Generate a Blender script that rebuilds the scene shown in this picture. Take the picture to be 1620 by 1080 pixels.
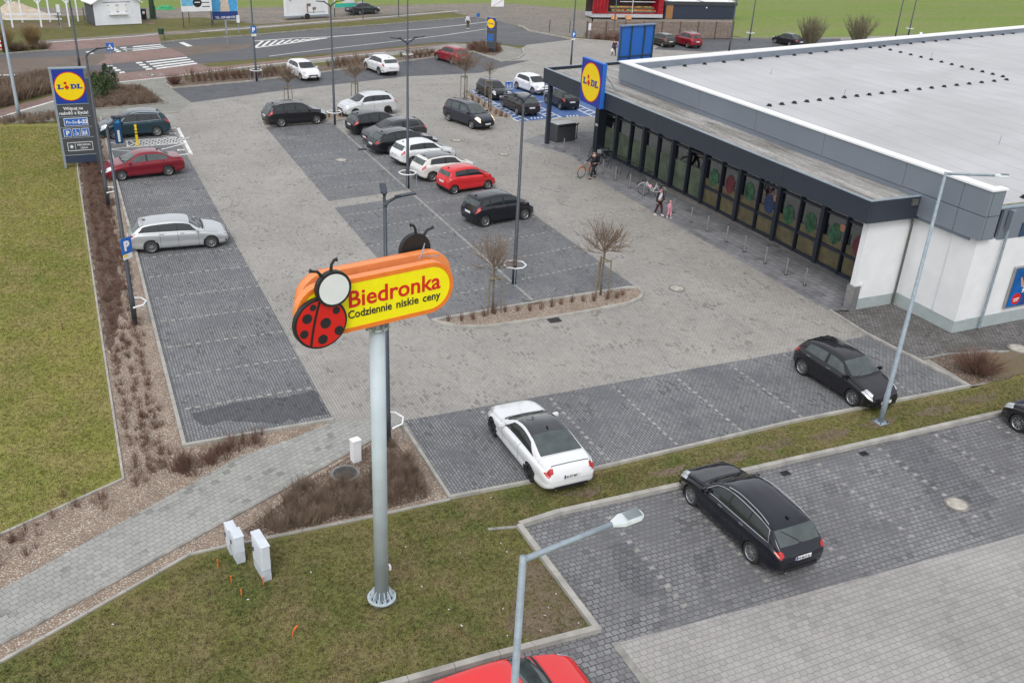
import bpy, bmesh, math, random
import numpy as np
from mathutils import Vector, Matrix
random.seed(7)
for o in list(bpy.data.objects): bpy.data.objects.remove(o)
scene = bpy.context.scene
COL = scene.collection
rad = math.radians
# ------------------------------------------------------------------ camera
F, PITCH, ROLL, YAW, CAMH = 1460.0, .4575, -.0545, .4525, 16.3
def _rot():
    fwd = np.array([math.sin(YAW)*math.cos(PITCH), math.cos(YAW)*math.cos(PITCH), -math.sin(PITCH)])
    r = np.cross(fwd, [0, 0, 1]); r /= np.linalg.norm(r); d = np.cross(fwd, r)
    return np.array([r*math.cos(ROLL)+d*math.sin(ROLL), -r*math.sin(ROLL)+d*math.cos(ROLL), fwd])
RM = _rot()
cam = bpy.data.cameras.new('camera'); camo = bpy.data.objects.new('camera', cam); COL.objects.link(camo)
cam.sensor_width = 36; cam.lens = 36*F/1620; cam.clip_start = .2; cam.clip_end = 2500
M4 = Matrix(((RM[0][0], -RM[1][0], -RM[2][0], 0), (RM[0][1], -RM[1][1], -RM[2][1], 0), (RM[0][2], -RM[1][2], -RM[2][2], CAMH), (0, 0, 0, 1)))
camo.matrix_world = M4
scene.camera = camo
# ------------------------------------------------------------------ world and sun (overcast)
SUN_EL, SUN_AZ = rad(48), rad(215)      # azimuth clockwise from +Y
world = bpy.data.worlds.new('World'); scene.world = world; world.use_nodes = True
wn = world.node_tree.nodes; wl = world.node_tree.links
sky = wn.new('ShaderNodeTexSky'); sky.sky_type = 'NISHITA'; sky.sun_disc = False
sky.sun_elevation = SUN_EL; sky.sun_rotation = SUN_AZ; sky.air_density = 1; sky.dust_density = 4; sky.ozone_density = 1
hs = wn.new('ShaderNodeHueSaturation'); hs.inputs['Saturation'].default_value = .22
mx = wn.new('ShaderNodeMix'); mx.data_type = 'RGBA'; mx.inputs[0].default_value = .55
mx.inputs[7].default_value = (6.6, 6.85, 7.3, 1)
wl.new(sky.outputs[0], hs.inputs['Color']); wl.new(hs.outputs[0], mx.inputs[6])
wl.new(mx.outputs[2], wn['Background'].inputs[0]); wn['Background'].inputs[1].default_value = .14
sun = bpy.data.lights.new('sun', 'SUN'); sun.energy = .9; sun.angle = rad(24); sun.color = (1, .97, .93)
suno = bpy.data.objects.new('sun', sun); COL.objects.link(suno)
sd = Vector((math.sin(SUN_AZ)*math.cos(SUN_EL), math.cos(SUN_AZ)*math.cos(SUN_EL), math.sin(SUN_EL)))
suno.rotation_euler = sd.to_track_quat('Z', 'Y').to_euler(); suno.location = (0, 0, 60)
vs = scene.view_settings; vs.view_transform = 'Standard'; vs.look = 'None'; vs.exposure = 0.3; vs.gamma = 1

# ------------------------------------------------------------------ measuring the place: ground points seen from the camera post
def ray(x, y): return RM.T @ np.array([(x-810)/F, (y-540)/F, 1])
def G(x, y, z=0.0):
    d = ray(x, y); t = (z-CAMH)/d[2]; return (float(d[0]*t), float(d[1]*t))
def GP(pts, z=0.0): return [G(x, y, z) for x, y in pts]

# ------------------------------------------------------------------ materials
MATS = {}
def new_mat(name):
    m = bpy.data.materials.new(name); m.use_nodes = True; MATS[name] = m
    return m, m.node_tree.nodes, m.node_tree.links, m.node_tree.nodes['Principled BSDF']
def plain(name, col, rough=.6, metal=0, coat=0, var=.12, scale=6, bump=0, emit=None, spec=None):
    """plain paint, metal or plastic with slight uneven tone"""
    m, n, l, b = new_mat(name)
    g = n.new('ShaderNodeNewGeometry'); t = n.new('ShaderNodeTexNoise'); t.inputs['Scale'].default_value = scale; t.inputs['Detail'].default_value = 4
    l.new(g.outputs['Position'], t.inputs['Vector'])
    r = n.new('ShaderNodeMapRange'); r.inputs[1].default_value = .3; r.inputs[2].default_value = .7; r.inputs[3].default_value = 1-var; r.inputs[4].default_value = 1+var
    l.new(t.outputs[0], r.inputs[0])
    mu = n.new('ShaderNodeVectorMath'); mu.operation = 'SCALE'; mu.inputs[0].default_value = col[:3]; l.new(r.outputs[0], mu.inputs['Scale'])
    l.new(mu.outputs[0], b.inputs['Base Color'])
    b.inputs['Roughness'].default_value = rough; b.inputs['Metallic'].default_value = metal; b.inputs['Coat Weight'].default_value = coat; b.inputs['Coat Roughness'].default_value = .04
    if spec is not None: b.inputs['Specular IOR Level'].default_value = spec
    if bump:
        bp = n.new('ShaderNodeBump'); bp.inputs['Strength'].default_value = bump; bp.inputs['Distance'].default_value = .02; l.new(t.outputs[0], bp.inputs['Height']); l.new(bp.outputs[0], b.inputs['Normal'])
    if emit: b.inputs['Emission Color'].default_value = (*emit[:3], 1); b.inputs['Emission Strength'].default_value = emit[3]
    return m
def mathn(n, l, op, a, b=None, c=None):
    x = n.new('ShaderNodeMath'); x.operation = op
    for i, v in enumerate((a, b, c)):
        if v is None: continue
        if isinstance(v, (int, float)): x.inputs[i].default_value = v
        else: l.new(v, x.inputs[i])
    return x.outputs[0]
def mixc(n, l, fac, a, b, mode='MIX'):
    x = n.new('ShaderNodeMix'); x.data_type = 'RGBA'; x.blend_type = mode
    for i, v in ((0, fac), (6, a), (7, b)):
        if isinstance(v, (int, float)): x.inputs[i].default_value = v
        elif isinstance(v, tuple): x.inputs[i].default_value = (*v[:3], 1)
        else: l.new(v, x.inputs[i])
    return x.outputs[2]
def noise(n, l, pos, scale, detail=5, rough=.55, dist=0):
    t = n.new('ShaderNodeTexNoise'); t.inputs['Scale'].default_value = scale; t.inputs['Detail'].default_value = detail; t.inputs['Roughness'].default_value = rough; t.inputs['Distortion'].default_value = dist
    l.new(pos, t.inputs['Vector']); return t.outputs[0]
def ramp(n, l, v, lo, hi, a=0., b=1.):
    r = n.new('ShaderNodeMapRange'); r.inputs[1].default_value = lo; r.inputs[2].default_value = hi; r.inputs[3].default_value = a; r.inputs[4].default_value = b; l.new(v, r.inputs[0]); return r.outputs[0]
def paver(name, c1, c2, joint, w, h, zig=0.0, stain=.35, rot=0.0, mort=.012, jd=1.0, wet=(.5, .62), staincol=None, offset=.5, zper=None, odd_k=.3):
    """concrete block paving, joints and per-block tone from a brick grid, optional bone-shaped (zigzag) joints"""
    m, n, l, b = new_mat(name)
    geo = n.new('ShaderNodeNewGeometry'); mp = n.new('ShaderNodeMapping'); mp.inputs['Rotation'].default_value[2] = rot
    l.new(geo.outputs['Position'], mp.inputs['Vector'])
    sp = n.new('ShaderNodeSeparateXYZ'); l.new(mp.outputs[0], sp.inputs[0])
    x, y = sp.outputs[0], sp.outputs[1]
    if zig:
        zp = zper or w
        def tri(v, per, amp): return mathn(n, l, 'MULTIPLY', mathn(n, l, 'SUBTRACT', mathn(n, l, 'PINGPONG', v, per/2), per/4), amp*4/per)
        x2 = mathn(n, l, 'ADD', x, tri(y, 2*h, zig)); y2 = mathn(n, l, 'ADD', y, tri(x, zp, zig))
        x, y = x2, y2
    cb = n.new('ShaderNodeCombineXYZ'); l.new(x, cb.inputs[0]); l.new(y, cb.inputs[1])
    br = n.new('ShaderNodeTexBrick'); l.new(cb.outputs[0], br.inputs['Vector']); br.offset = offset
    br.inputs['Scale'].default_value = 1; br.inputs['Brick Width'].default_value = w; br.inputs['Row Height'].default_value = h
    br.inputs['Mortar Size'].default_value = mort; br.inputs['Mortar Smooth'].default_value = .3; br.inputs['Bias'].default_value = 0
    br.inputs['Color1'].default_value = (*c1, 1); br.inputs['Color2'].default_value = (*c2, 1); br.inputs['Mortar'].default_value = (*joint, 1)
    pos = geo.outputs['Position']
    big = noise(n, l, pos, .22, 6, .62, .6); mid = noise(n, l, pos, 1.7, 6, .65); fine = noise(n, l, pos, 38, 3, .6)
    k = mathn(n, l, 'MULTIPLY', ramp(n, l, big, .3, .7, .86, 1.12), ramp(n, l, mid, .3, .7, .92, 1.08))
    k = mathn(n, l, 'MULTIPLY', k, ramp(n, l, fine, .25, .75, .86, 1.14))
    b2 = n.new('ShaderNodeTexBrick'); l.new(cb.outputs[0], b2.inputs['Vector']); b2.offset = offset
    for q_, v_ in (('Scale', 1), ('Brick Width', w), ('Row Height', h), ('Mortar Size', 0), ('Bias', 0)): b2.inputs[q_].default_value = v_
    b2.inputs['Color1'].default_value = (0, 0, 0, 1); b2.inputs['Color2'].default_value = (1, 1, 1, 1)
    s2 = n.new('ShaderNodeSeparateColor'); l.new(b2.outputs[0], s2.inputs[0])
    odd = mathn(n, l, 'MULTIPLY', ramp(n, l, s2.outputs[0], .78, .84), ramp(n, l, noise(n, l, pos, .8, 5, .65), .5, .58, .12, 1))   # single darker blocks, mostly in groups
    k = mathn(n, l, 'MULTIPLY', k, mathn(n, l, 'SUBTRACT', 1.0, mathn(n, l, 'MULTIPLY', odd, odd_k)))
    sc = n.new('ShaderNodeVectorMath'); sc.operation = 'SCALE'; l.new(br.outputs[0], sc.inputs[0]); l.new(k, sc.inputs['Scale'])
    # damp and dirt patches whose shape follows the blocks
    blk = noise(n, l, pos, .55, 7, .7, .3)
    dm = ramp(n, l, blk, wet[0], wet[1], 0, stain)
    streak = n.new('ShaderNodeMapping'); streak.inputs['Scale'].default_value = (.9, .16, 1); l.new(pos, streak.inputs['Vector'])
    st = ramp(n, l, noise(n, l, streak.outputs[0], 1.1, 5, .65), .54, .68, 0, stain*.6)
    dm = mathn(n, l, 'MAXIMUM', dm, st)
    sc2 = tuple(staincol) if staincol else tuple(v*.45 for v in c2)
    col = mixc(n, l, dm, sc.outputs[0], sc2)
    l.new(col, b.inputs['Base Color'])
    l.new(mathn(n, l, 'SUBTRACT', ramp(n, l, mid, .3, .7, .7, .82), mathn(n, l, 'MULTIPLY', dm, .35)), b.inputs['Roughness'])
    b.inputs['Specular IOR Level'].default_value = .35
    bp = n.new('ShaderNodeBump'); bp.inputs['Strength'].default_value = .6*jd; bp.inputs['Distance'].default_value = .012; bp.invert = True
    hh = mathn(n, l, 'SUBTRACT', br.outputs['Fac'], mathn(n, l, 'MULTIPLY', fine, .3)); l.new(hh, bp.inputs['Height']); l.new(bp.outputs[0], b.inputs['Normal'])
    return m
def ground_mat(name, cols, scales=(.12, 1.1, 14), rough=.95, bump=.6, stretch=None, bd=.05, gain=.2):
    """soil, grass or gravel: four tones mixed by noise of falling size"""
    m, n, l, b = new_mat(name)
    geo = n.new('ShaderNodeNewGeometry'); pos = geo.outputs['Position']
    if stretch:
        mp = n.new('ShaderNodeMapping'); mp.inputs['Rotation'].default_value[2] = stretch[0]; mp.inputs['Scale'].default_value = (stretch[1], stretch[2], 1); l.new(pos, mp.inputs['Vector']); pos = mp.outputs[0]
    a = noise(n, l, pos, scales[0], 6, .6, .5); c = noise(n, l, pos, scales[1], 6, .7, .4); d = noise(n, l, pos, scales[2], 4, .75)
    e = noise(n, l, pos, scales[2]*4.2, 2, .7)
    c0 = mixc(n, l, ramp(n, l, a, .38, .62), cols[0], cols[1])
    c1 = mixc(n, l, ramp(n, l, c, .42, .66), c0, cols[2])
    c2 = mixc(n, l, ramp(n, l, d, .45, .75, 0, .8), c1, cols[3])
    k = mathn(n, l, 'MULTIPLY', ramp(n, l, e, .3, .7, 1-gain*2, 1+gain*2), ramp(n, l, d, .36, .64, 1-gain, 1+gain))
    sc = n.new('ShaderNodeVectorMath'); sc.operation = 'SCALE'; l.new(c2, sc.inputs[0]); l.new(k, sc.inputs['Scale'])
    l.new(sc.outputs[0], b.inputs['Base Color']); b.inputs['Roughness'].default_value = rough; b.inputs['Specular IOR Level'].default_value = .15
    bp = n.new('ShaderNodeBump'); bp.inputs['Strength'].default_value = bump; bp.inputs['Distance'].default_value = bd
    l.new(mathn(n, l, 'ADD', d, mathn(n, l, 'MULTIPLY', e, .8)), bp.inputs['Height']); l.new(bp.outputs[0], b.inputs['Normal'])
    return m
def gravel_mat(name, tones, cell=26):
    m, n, l, b = new_mat(name)
    geo = n.new('ShaderNodeNewGeometry'); v = n.new('ShaderNodeTexVoronoi'); v.inputs['Scale'].default_value = cell; l.new(geo.outputs['Position'], v.inputs['Vector'])
    sx = n.new('ShaderNodeSeparateColor'); l.new(v.outputs['Color'], sx.inputs[0])
    c = mixc(n, l, ramp(n, l, sx.outputs[0], .2, .8), tones[0], tones[1]); c = mixc(n, l, ramp(n, l, sx.outputs[1], .72, .8), c, tones[2])
    c = mixc(n, l, ramp(n, l, v.outputs['Distance'], .35, .75, 0, .75), c, tones[3])
    c = mixc(n, l, ramp(n, l, noise(n, l, geo.outputs['Position'], .9, 5, .65), .45, .7, 0, .55), c, tones[3])
    l.new(c, b.inputs['Base Color']); b.inputs['Roughness'].default_value = .9; b.inputs['Specular IOR Level'].default_value = .2
    bp = n.new('ShaderNodeBump'); bp.invert = True; bp.inputs['Distance'].default_value = .03; bp.inputs['Strength'].default_value = .8; l.new(v.outputs['Distance'], bp.inputs['Height']); l.new(bp.outputs[0], b.inputs['Normal'])
    return m
def paint(name, col, metal=0.0, rough=.3, coat=1.0):
    m, n, l, b = new_mat(name)
    geo = n.new('ShaderNodeNewGeometry'); t = noise(n, l, geo.outputs['Position'], 3, 5, .7); f = noise(n, l, geo.outputs['Position'], 60, 2, .7)
    sp = n.new('ShaderNodeSeparateXYZ'); tc = n.new('ShaderNodeTexCoord'); l.new(tc.outputs['Object'], sp.inputs[0])
    low = ramp(n, l, sp.outputs[2], .12, .5, .3, 0)   # road dirt on the sills and bumpers
    dirt = mathn(n, l, 'MULTIPLY', low, ramp(n, l, t, .35, .7))
    dirt = mathn(n, l, 'ADD', dirt, ramp(n, l, t, .4, .8, 0, .006)); b.inputs['Specular IOR Level'].default_value = .15
    dk = max(col) < .1; c = mixc(n, l, dirt, col, (.028, .026, .026) if dk else (.14, .13, .12)); l.new(c, b.inputs['Base Color'])
    b.inputs['Metallic'].default_value = metal; b.inputs['Coat Weight'].default_value = coat; b.inputs['Coat Roughness'].default_value = .05
    l.new(ramp(n, l, t, .3, .8, rough, rough+.22), b.inputs['Roughness']); return m

LIGHT_PAVE = paver('light_block_paving', (.37, .35, .322), (.325, .308, .285), (.19, .182, .168), .20, .10, stain=.22, rot=rad(90), mort=.008, wet=(.56, .7))
DARK_PAVE = paver('dark_block_paving', (.243, .246, .252), (.182, .184, .189), (.075, .076, .082), .20, .10, stain=.6, rot=rad(90), mort=.014, wet=(.50, .60), staincol=(.11, .112, .122))
DAMP_PAVE = paver('damp_dark_block_paving', (.115, .118, .128), (.09, .092, .102), (.055, .056, .06), .20, .10, stain=.4, rot=rad(90), mort=.012, wet=(.46, .6), staincol=(.07, .072, .08))
DAMP_BONE = paver('damp_bone_paving', (.18, .18, .188), (.14, .141, .149), (.05, .05, .055), .20, .165, zig=.012, stain=.4, rot=rad(0), mort=.013, wet=(.46, .58), staincol=(.1, .1, .106))
BONE_DARK = paver('dark_bone_paving', (.245, .245, .25), (.19, .19, .195), (.055, .055, .06), .20, .165, zig=.012, stain=.65, rot=rad(0), mort=.013, wet=(.46, .58), staincol=(.125, .124, .13), offset=.5)
BONE_MID = paver('dark_bone_paving_far', (.125, .13, .14), (.092, .096, .106), (.04, .042, .046), .20, .165, zig=.014, stain=.6, rot=rad(0), mort=.011, wet=(.47, .6), staincol=(.06, .062, .068))
BONE_LIGHT = paver('light_bone_paving', (.36, .345, .33), (.325, .312, .298), (.21, .20, .188), .20, .165, zig=.012, stain=.12, rot=rad(0), mort=.009, wet=(.58, .74), odd_k=.12)
PATH_PAVE = paver('path_bone_paving', (.35, .35, .33), (.31, .31, .29), (.19, .188, .17), .22, .18, zig=.013, stain=.25, rot=rad(-28), mort=.008, wet=(.57, .68))
SLAB = paver('storefront_slabs', (.26, .26, .272), (.215, .215, .227), (.06, .06, .065), .6, .4, stain=.5, rot=rad(90), mort=.012, wet=(.5, .64))
RED_PAVE = paver('red_block_paving', (.31, .205, .18), (.27, .18, .155), (.15, .10, .09), .2, .1, stain=.25, rot=rad(8))
BROWN_PAVE = paver('brown_block_paving', (.20, .155, .125), (.17, .13, .105), (.1, .08, .065), .2, .1, stain=.35, rot=rad(8))
SIDE_PAVE = paver('grey_sidewalk_paving', (.33, .325, .29), (.29, .285, .255), (.16, .155, .14), .2, .1, stain=.25, rot=rad(8))
WALL_PAVE = paver('damp_dark_paving', (.21, .20, .195), (.15, .145, .14), (.05, .048, .045), .20, .13, stain=.7, rot=rad(0), mort=.015, wet=(.46, .58), staincol=(.075, .068, .06))
ASPHALT = ground_mat('asphalt', ((.12, .122, .13), (.15, .15, .155), (.10, .102, .11), (.155, .155, .16)), (.05, .6, 20), .85, .15, stretch=(rad(-8), .3, 1.6))
DIRT = ground_mat('dirt_road', ((.19, .175, .155), (.26, .22, .18), (.15, .145, .135), (.30, .26, .22)), (.08, .5, 4), .95, .4, stretch=(rad(-5), .5, 1.6))
LAWN = ground_mat('lawn_grass', ((.28, .265, .075), (.20, .215, .055), (.32, .26, .11), (.15, .17, .04)), (.16, .7, 7), .95, 1, gain=.33)
LAWN_NEAR = ground_mat('worn_lawn_grass', ((.20, .19, .065), (.125, .145, .045), (.25, .195, .10), (.10, .11, .033)), (.3, .8, 8), .95, 1, gain=.36)
VERGE = ground_mat('verge_grass', ((.15, .15, .05), (.105, .12, .035), (.19, .155, .08), (.08, .085, .025)), (.2, 1.3, 10), .95, .7)
BARE = ground_mat('bare_soil', ((.20, .15, .11), (.24, .185, .14), (.17, .145, .07), (.13, .10, .065)), (.3, 1.2, 12), .95, .7)
FIELD = ground_mat('crop_field', ((.16, .23, .05), (.19, .25, .065), (.22, .22, .10), (.13, .185, .04)), (.012, .12, 2.5), .95, .4, stretch=(rad(-4), .25, 2.2))
GRAVEL = gravel_mat('gravel', ((.42, .33, .26), (.29, .22, .17), (.6, .54, .47), (.17, .125, .095)))
MULCH = gravel_mat('bark_mulch', ((.22, .16, .12), (.15, .105, .08), (.4, .34, .28), (.07, .048, .036)), 22)
CONC = plain('kerb_concrete', (.36, .345, .315), .9, var=.22, scale=1.8, bump=.4)
CONC_D = plain('dirty_concrete', (.27, .26, .24), .9, var=.3, scale=3, bump=.4)
WHITE_LINE = plain('road_marking_white', (.68, .68, .66), .7, var=.2, scale=2.5)
STONE_LINE = plain('pale_marking_stone', (.29, .285, .265), .8, var=.3, scale=4)
BLUE_GROUND = plain('blue_ground_paint', (.065, .13, .31), .7, var=.3, scale=2.5)
ANTH = plain('anthracite_steel', (.05, .058, .072), .45, .3, var=.12)
GALV = plain('galvanised_steel', (.27, .32, .365), .6, .15, var=.15, scale=8)
PALE_STEEL = plain('pale_blue_painted_steel', (.47, .54, .58), .6, .0, var=.08, scale=2)
WHITE = plain('white_paint', (.72, .73, .74), .5, var=.05, scale=2)
WHITE_BR = plain('bright_white_metal', (.82, .83, .84), .4, var=.03)
RENDER = plain('white_render', (.74, .75, .76), .85, var=.05, scale=1.2)
PLINTH = plain('grey_plinth_render', (.36, .41, .41), .85, var=.08, scale=2)
STEELB = plain('brushed_steel', (.42, .42, .42), .4, .8, var=.1)
CLAD = plain('grey_cladding', (.235, .268, .318), .42, .35, var=.03, scale=.7)
FASC = plain('dark_blue_grey_cladding', (.034, .042, .06), .45, .2, var=.06, scale=.8)
BLACK = plain('black_plastic', (.014, .014, .016), .5, var=.1)
RUBBER = plain('tyre_rubber', (.022, .022, .022), .85, var=.2)
RIM = plain('alloy_rim', (.42, .43, .44), .35, .8, var=.1)
RIM_D = plain('dark_alloy_rim', (.05, .05, .055), .35, .6, var=.1)
CHROME = plain('chrome_trim', (.75, .76, .78), .18, 1, var=.03)
GLASS = plain('tinted_car_glass', (.016, .02, .022), .06, 0, 0, var=.2, scale=2, spec=.7)
GLASS_L = plain('clear_car_glass', (.055, .07, .07), .07, 0, 0, var=.25, scale=3, spec=.8)
LAMP_G = plain('headlamp_lens', (.55, .57, .6), .12, .3, 1, var=.25, scale=14)
RED_L = plain('red_tail_lamp', (.42, .01, .008), .3, 0, .4, var=.25, scale=14)
PLATE = plain('number_plate_white', (.7, .7, .7), .5, var=.05)
SIGN_BLUE = plain('sign_blue', (.01, .04, .30), .4, var=.05)
SIGN_BLUE_L = plain('light_sign_blue', (.02, .13, .48), .4, var=.05)
YELLOW = plain('sign_yellow', (.86, .62, .0), .4, var=.03)
YELLOW_B = plain('bright_yellow_panel', (.92, .80, .0), .35, var=.03)
SRED = plain('sign_red', (.62, .012, .01), .35, var=.04)
ORANGE = plain('orange_frame', (.80, .20, .02), .4, var=.06)
ORANGE_L = plain('faded_orange_side', (.80, .27, .09), .5, var=.08)
DGREY = plain('dark_grey_panel', (.06, .065, .072), .5, var=.08)
BARK = plain('grey_bark', (.16, .14, .11), .9, var=.3, scale=8, bump=.5)
TWIG = plain('brown_twigs', (.20, .145, .105), .9, var=.3, scale=3)
TWIG_R = plain('reddish_brown_twigs', (.155, .088, .064), .9, var=.35, scale=2)
TWIG_Y = plain('straw_coloured_twigs', (.24, .17, .075), .9, var=.3, scale=2)
LEAF = plain('evergreen_leaf', (.045, .075, .022), .7, var=.4, scale=3)
WOOD = plain('weathered_wood', (.2, .165, .11), .85, var=.3, scale=9, bump=.3)
SKIN = plain('skin', (.45, .28, .21), .6)
CL_BLACK = plain('black_cloth', (.016, .015, .02), .9)
CL_WHITE = plain('white_cloth', (.7, .7, .72), .9)
CL_PINK = plain('pink_cloth', (.72, .32, .4), .9)
CL_PURPLE = plain('purple_cloth', (.06, .025, .08), .9)
CL_MAROON = plain('maroon_cloth', (.055, .018, .024), .9)
CL_OLIVE = plain('olive_cloth', (.07, .06, .03), .9)
HAIR = plain('dark_hair', (.012, .01, .009), .7)

# ------------------------------------------------------------------ mesh helpers
class MB:
    def __init__(s): s.v = []; s.f = []; s.m = []; s.mats = []
    def mi(s, m):
        if m not in s.mats: s.mats.append(m)
        return s.mats.index(m)
    def add(s, vs, fs, m):
        o = len(s.v); s.v += [tuple(map(float, p)) for p in vs]; k = s.mi(m)
        for f in fs: s.f.append([i+o for i in f]); s.m.append(k)
        return s
    def box(s, c, size, m, rz=0.0, rot=None):
        x, y, z = (q/2 for q in size); R3 = rot if rot else Matrix.Rotation(rz, 3, 'Z')
        vs = [Vector(c)+R3@Vector((a*x, b*y, d*z)) for a in (-1, 1) for b in (-1, 1) for d in (-1, 1)]
        return s.add(vs, [(0, 1, 3, 2), (4, 6, 7, 5), (0, 4, 5, 1), (2, 3, 7, 6), (0, 2, 6, 4), (1, 5, 7, 3)], m)
    def tube(s, pts, r, m, n=8, cap=True):
        pts = [Vector(p) for p in pts]; rs = r if isinstance(r, (list, tuple)) else [r]*len(pts); vs = []; fs = []
        up = None
        for i, p in enumerate(pts):
            d = (pts[min(i+1, len(pts)-1)]-pts[max(i-1, 0)]).normalized()
            if up is None: up = d.orthogonal().normalized()
            up = (up-d*up.dot(d)); up = up.normalized() if up.length > 1e-5 else d.orthogonal().normalized()
            sd_ = d.cross(up)
            for k in range(n):
                a = 2*math.pi*k/n; vs.append(p+(up*math.cos(a)+sd_*math.sin(a))*rs[i])
        for i in range(len(pts)-1):
            for k in range(n): a = i*n+k; b = i*n+(k+1) % n; fs.append((a, b, b+n, a+n))
        if cap: fs.append(tuple(range(n-1, -1, -1))); fs.append(tuple(range((len(pts)-1)*n, len(pts)*n)))
        return s.add(vs, fs, m)
    def prism(s, poly, z0, z1, m):
        n = len(poly); a = sum(poly[i][0]*poly[(i+1) % n][1]-poly[(i+1) % n][0]*poly[i][1] for i in range(n))
        if a < 0: poly = poly[::-1]
        vs = [(x, y, z0) for x, y in poly]+[(x, y, z1) for x, y in poly]
        return s.add(vs, [tuple(range(n-1, -1, -1)), tuple(range(n, 2*n))]+[(i, (i+1) % n, n+(i+1) % n, n+i) for i in range(n)], m)
    def plate(s, poly, y0, y1, m):
        """outline in x,z given thickness between y0 (front) and y1 (back)"""
        n = len(poly); a = sum(poly[i][0]*poly[(i+1) % n][1]-poly[(i+1) % n][0]*poly[i][1] for i in range(n))
        if a < 0: poly = poly[::-1]
        vs = [(x, y0, z) for x, z in poly]+[(x, y1, z) for x, z in poly]
        return s.add(vs, [tuple(range(n)), tuple(range(2*n-1, n-1, -1))]+[(i, n+i, n+(i+1) % n, (i+1) % n) for i in range(n)], m)
    def build(s, name, parent=None, smooth=False, loc=(0, 0, 0), rz=0):
        me = bpy.data.meshes.new(name); me.from_pydata(s.v, [], s.f)
        for m in s.mats: me.materials.append(m)
        me.polygons.foreach_set('material_index', s.m); me.update()
        if smooth: me.polygons.foreach_set('use_smooth', [True]*len(me.polygons))
        o = bpy.data.objects.new(name, me); COL.objects.link(o); o.location = loc; o.rotation_euler = (0, 0, rz)
        if parent: o.parent = parent
        return o
def smooth_angle(o, deg=35):
    me = o.data; bm = bmesh.new(); bm.from_mesh(me); lim = rad(deg)
    for e in bm.edges: e.smooth = len(e.link_faces) == 2 and e.calc_face_angle(0) < lim
    for f in bm.faces: f.smooth = True
    bm.to_mesh(me); bm.free(); return o
def bevel(o, w, seg=2):
    bm = bmesh.new(); bm.from_mesh(o.data)
    es = [e for e in bm.edges if len(e.link_faces) == 2 and e.calc_face_angle(0) > .5]
    bmesh.ops.bevel(bm, geom=es, offset=w, segments=seg, affect='EDGES', clamp_overlap=True); bm.to_mesh(o.data); bm.free(); return o
def tag(o, label=None, cat=None, group=None, kind=None):
    for k, v in (('label', label), ('category', cat), ('group', group), ('kind', kind)):
        if v: o[k] = v
    return o
def empty(name, loc, rz=0.0, label=None, cat=None, group=None):
    o = bpy.data.objects.new(name, None); COL.objects.link(o); o.empty_display_size = .2
    o.location = loc if len(loc) == 3 else (*loc, 0); o.rotation_euler = (0, 0, rz); return tag(o, label, cat, group)
def copy_tree(o, parent=None):
    c = o.copy(); COL.objects.link(c)
    if parent: c.parent = parent
    for ch in [q for q in COL.objects if q.parent == o]: copy_tree(ch, c)
    return c
def circle(cx, cz, r, n=40, r2=None, a0=0, a1=2*math.pi):
    return [(cx+r*math.cos(a0+(a1-a0)*k/n), cz+(r2 or r)*math.sin(a0+(a1-a0)*k/n)) for k in range(n)]
def text_obj(s, size, name, m, parent, loc, rx=90, rz=0, bold=0.0, align='LEFT', ext=.004, sx=1.0, shear=0, tilt=0):
    cu = bpy.data.curves.new('t', 'FONT'); cu.body = s; cu.size = size; cu.offset = bold; cu.extrude = ext; cu.align_x = align; cu.shear = shear; cu.resolution_u = 3; cu.space_line = .85
    t = bpy.data.objects.new('t', cu); COL.objects.link(t); dg = bpy.context.evaluated_depsgraph_get()
    me = bpy.data.meshes.new_from_object(t.evaluated_get(dg)); bpy.data.objects.remove(t)
    me.transform(Matrix.Rotation(rad(rx), 4, 'X') @ Matrix.Rotation(tilt, 4, 'Z') @ Matrix.Diagonal((sx, 1, 1, 1)))
    me.materials.clear(); me.materials.append(m); me.name = name
    o = bpy.data.objects.new(name, me); COL.objects.link(o); o.location = loc; o.rotation_euler = (0, 0, rz)
    if parent: o.parent = parent
    return o
LAYER = [0]
def sheet(name, polys, m, layer, kind='structure', world_pts=False, label=None):
    """a flat sheet on the ground; each layer lies 4 mm above the one below"""
    mb = MB(); z = -.06+layer*.004
    for p in polys:
        w = p if world_pts else GP(p); n = len(w)
        a = sum(w[i][0]*w[(i+1) % n][1]-w[(i+1) % n][0]*w[i][1] for i in range(n))
        if a < 0: w = w[::-1]
        mb.add([(x, y, z) for x, y in w], [tuple(range(n))], m)
    o = mb.build(name); bm = bmesh.new(); bm.from_mesh(o.data); bmesh.ops.triangulate(bm, faces=bm.faces[:]); bm.to_mesh(o.data); bm.free()
    return tag(o, kind=kind, label=label)
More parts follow.
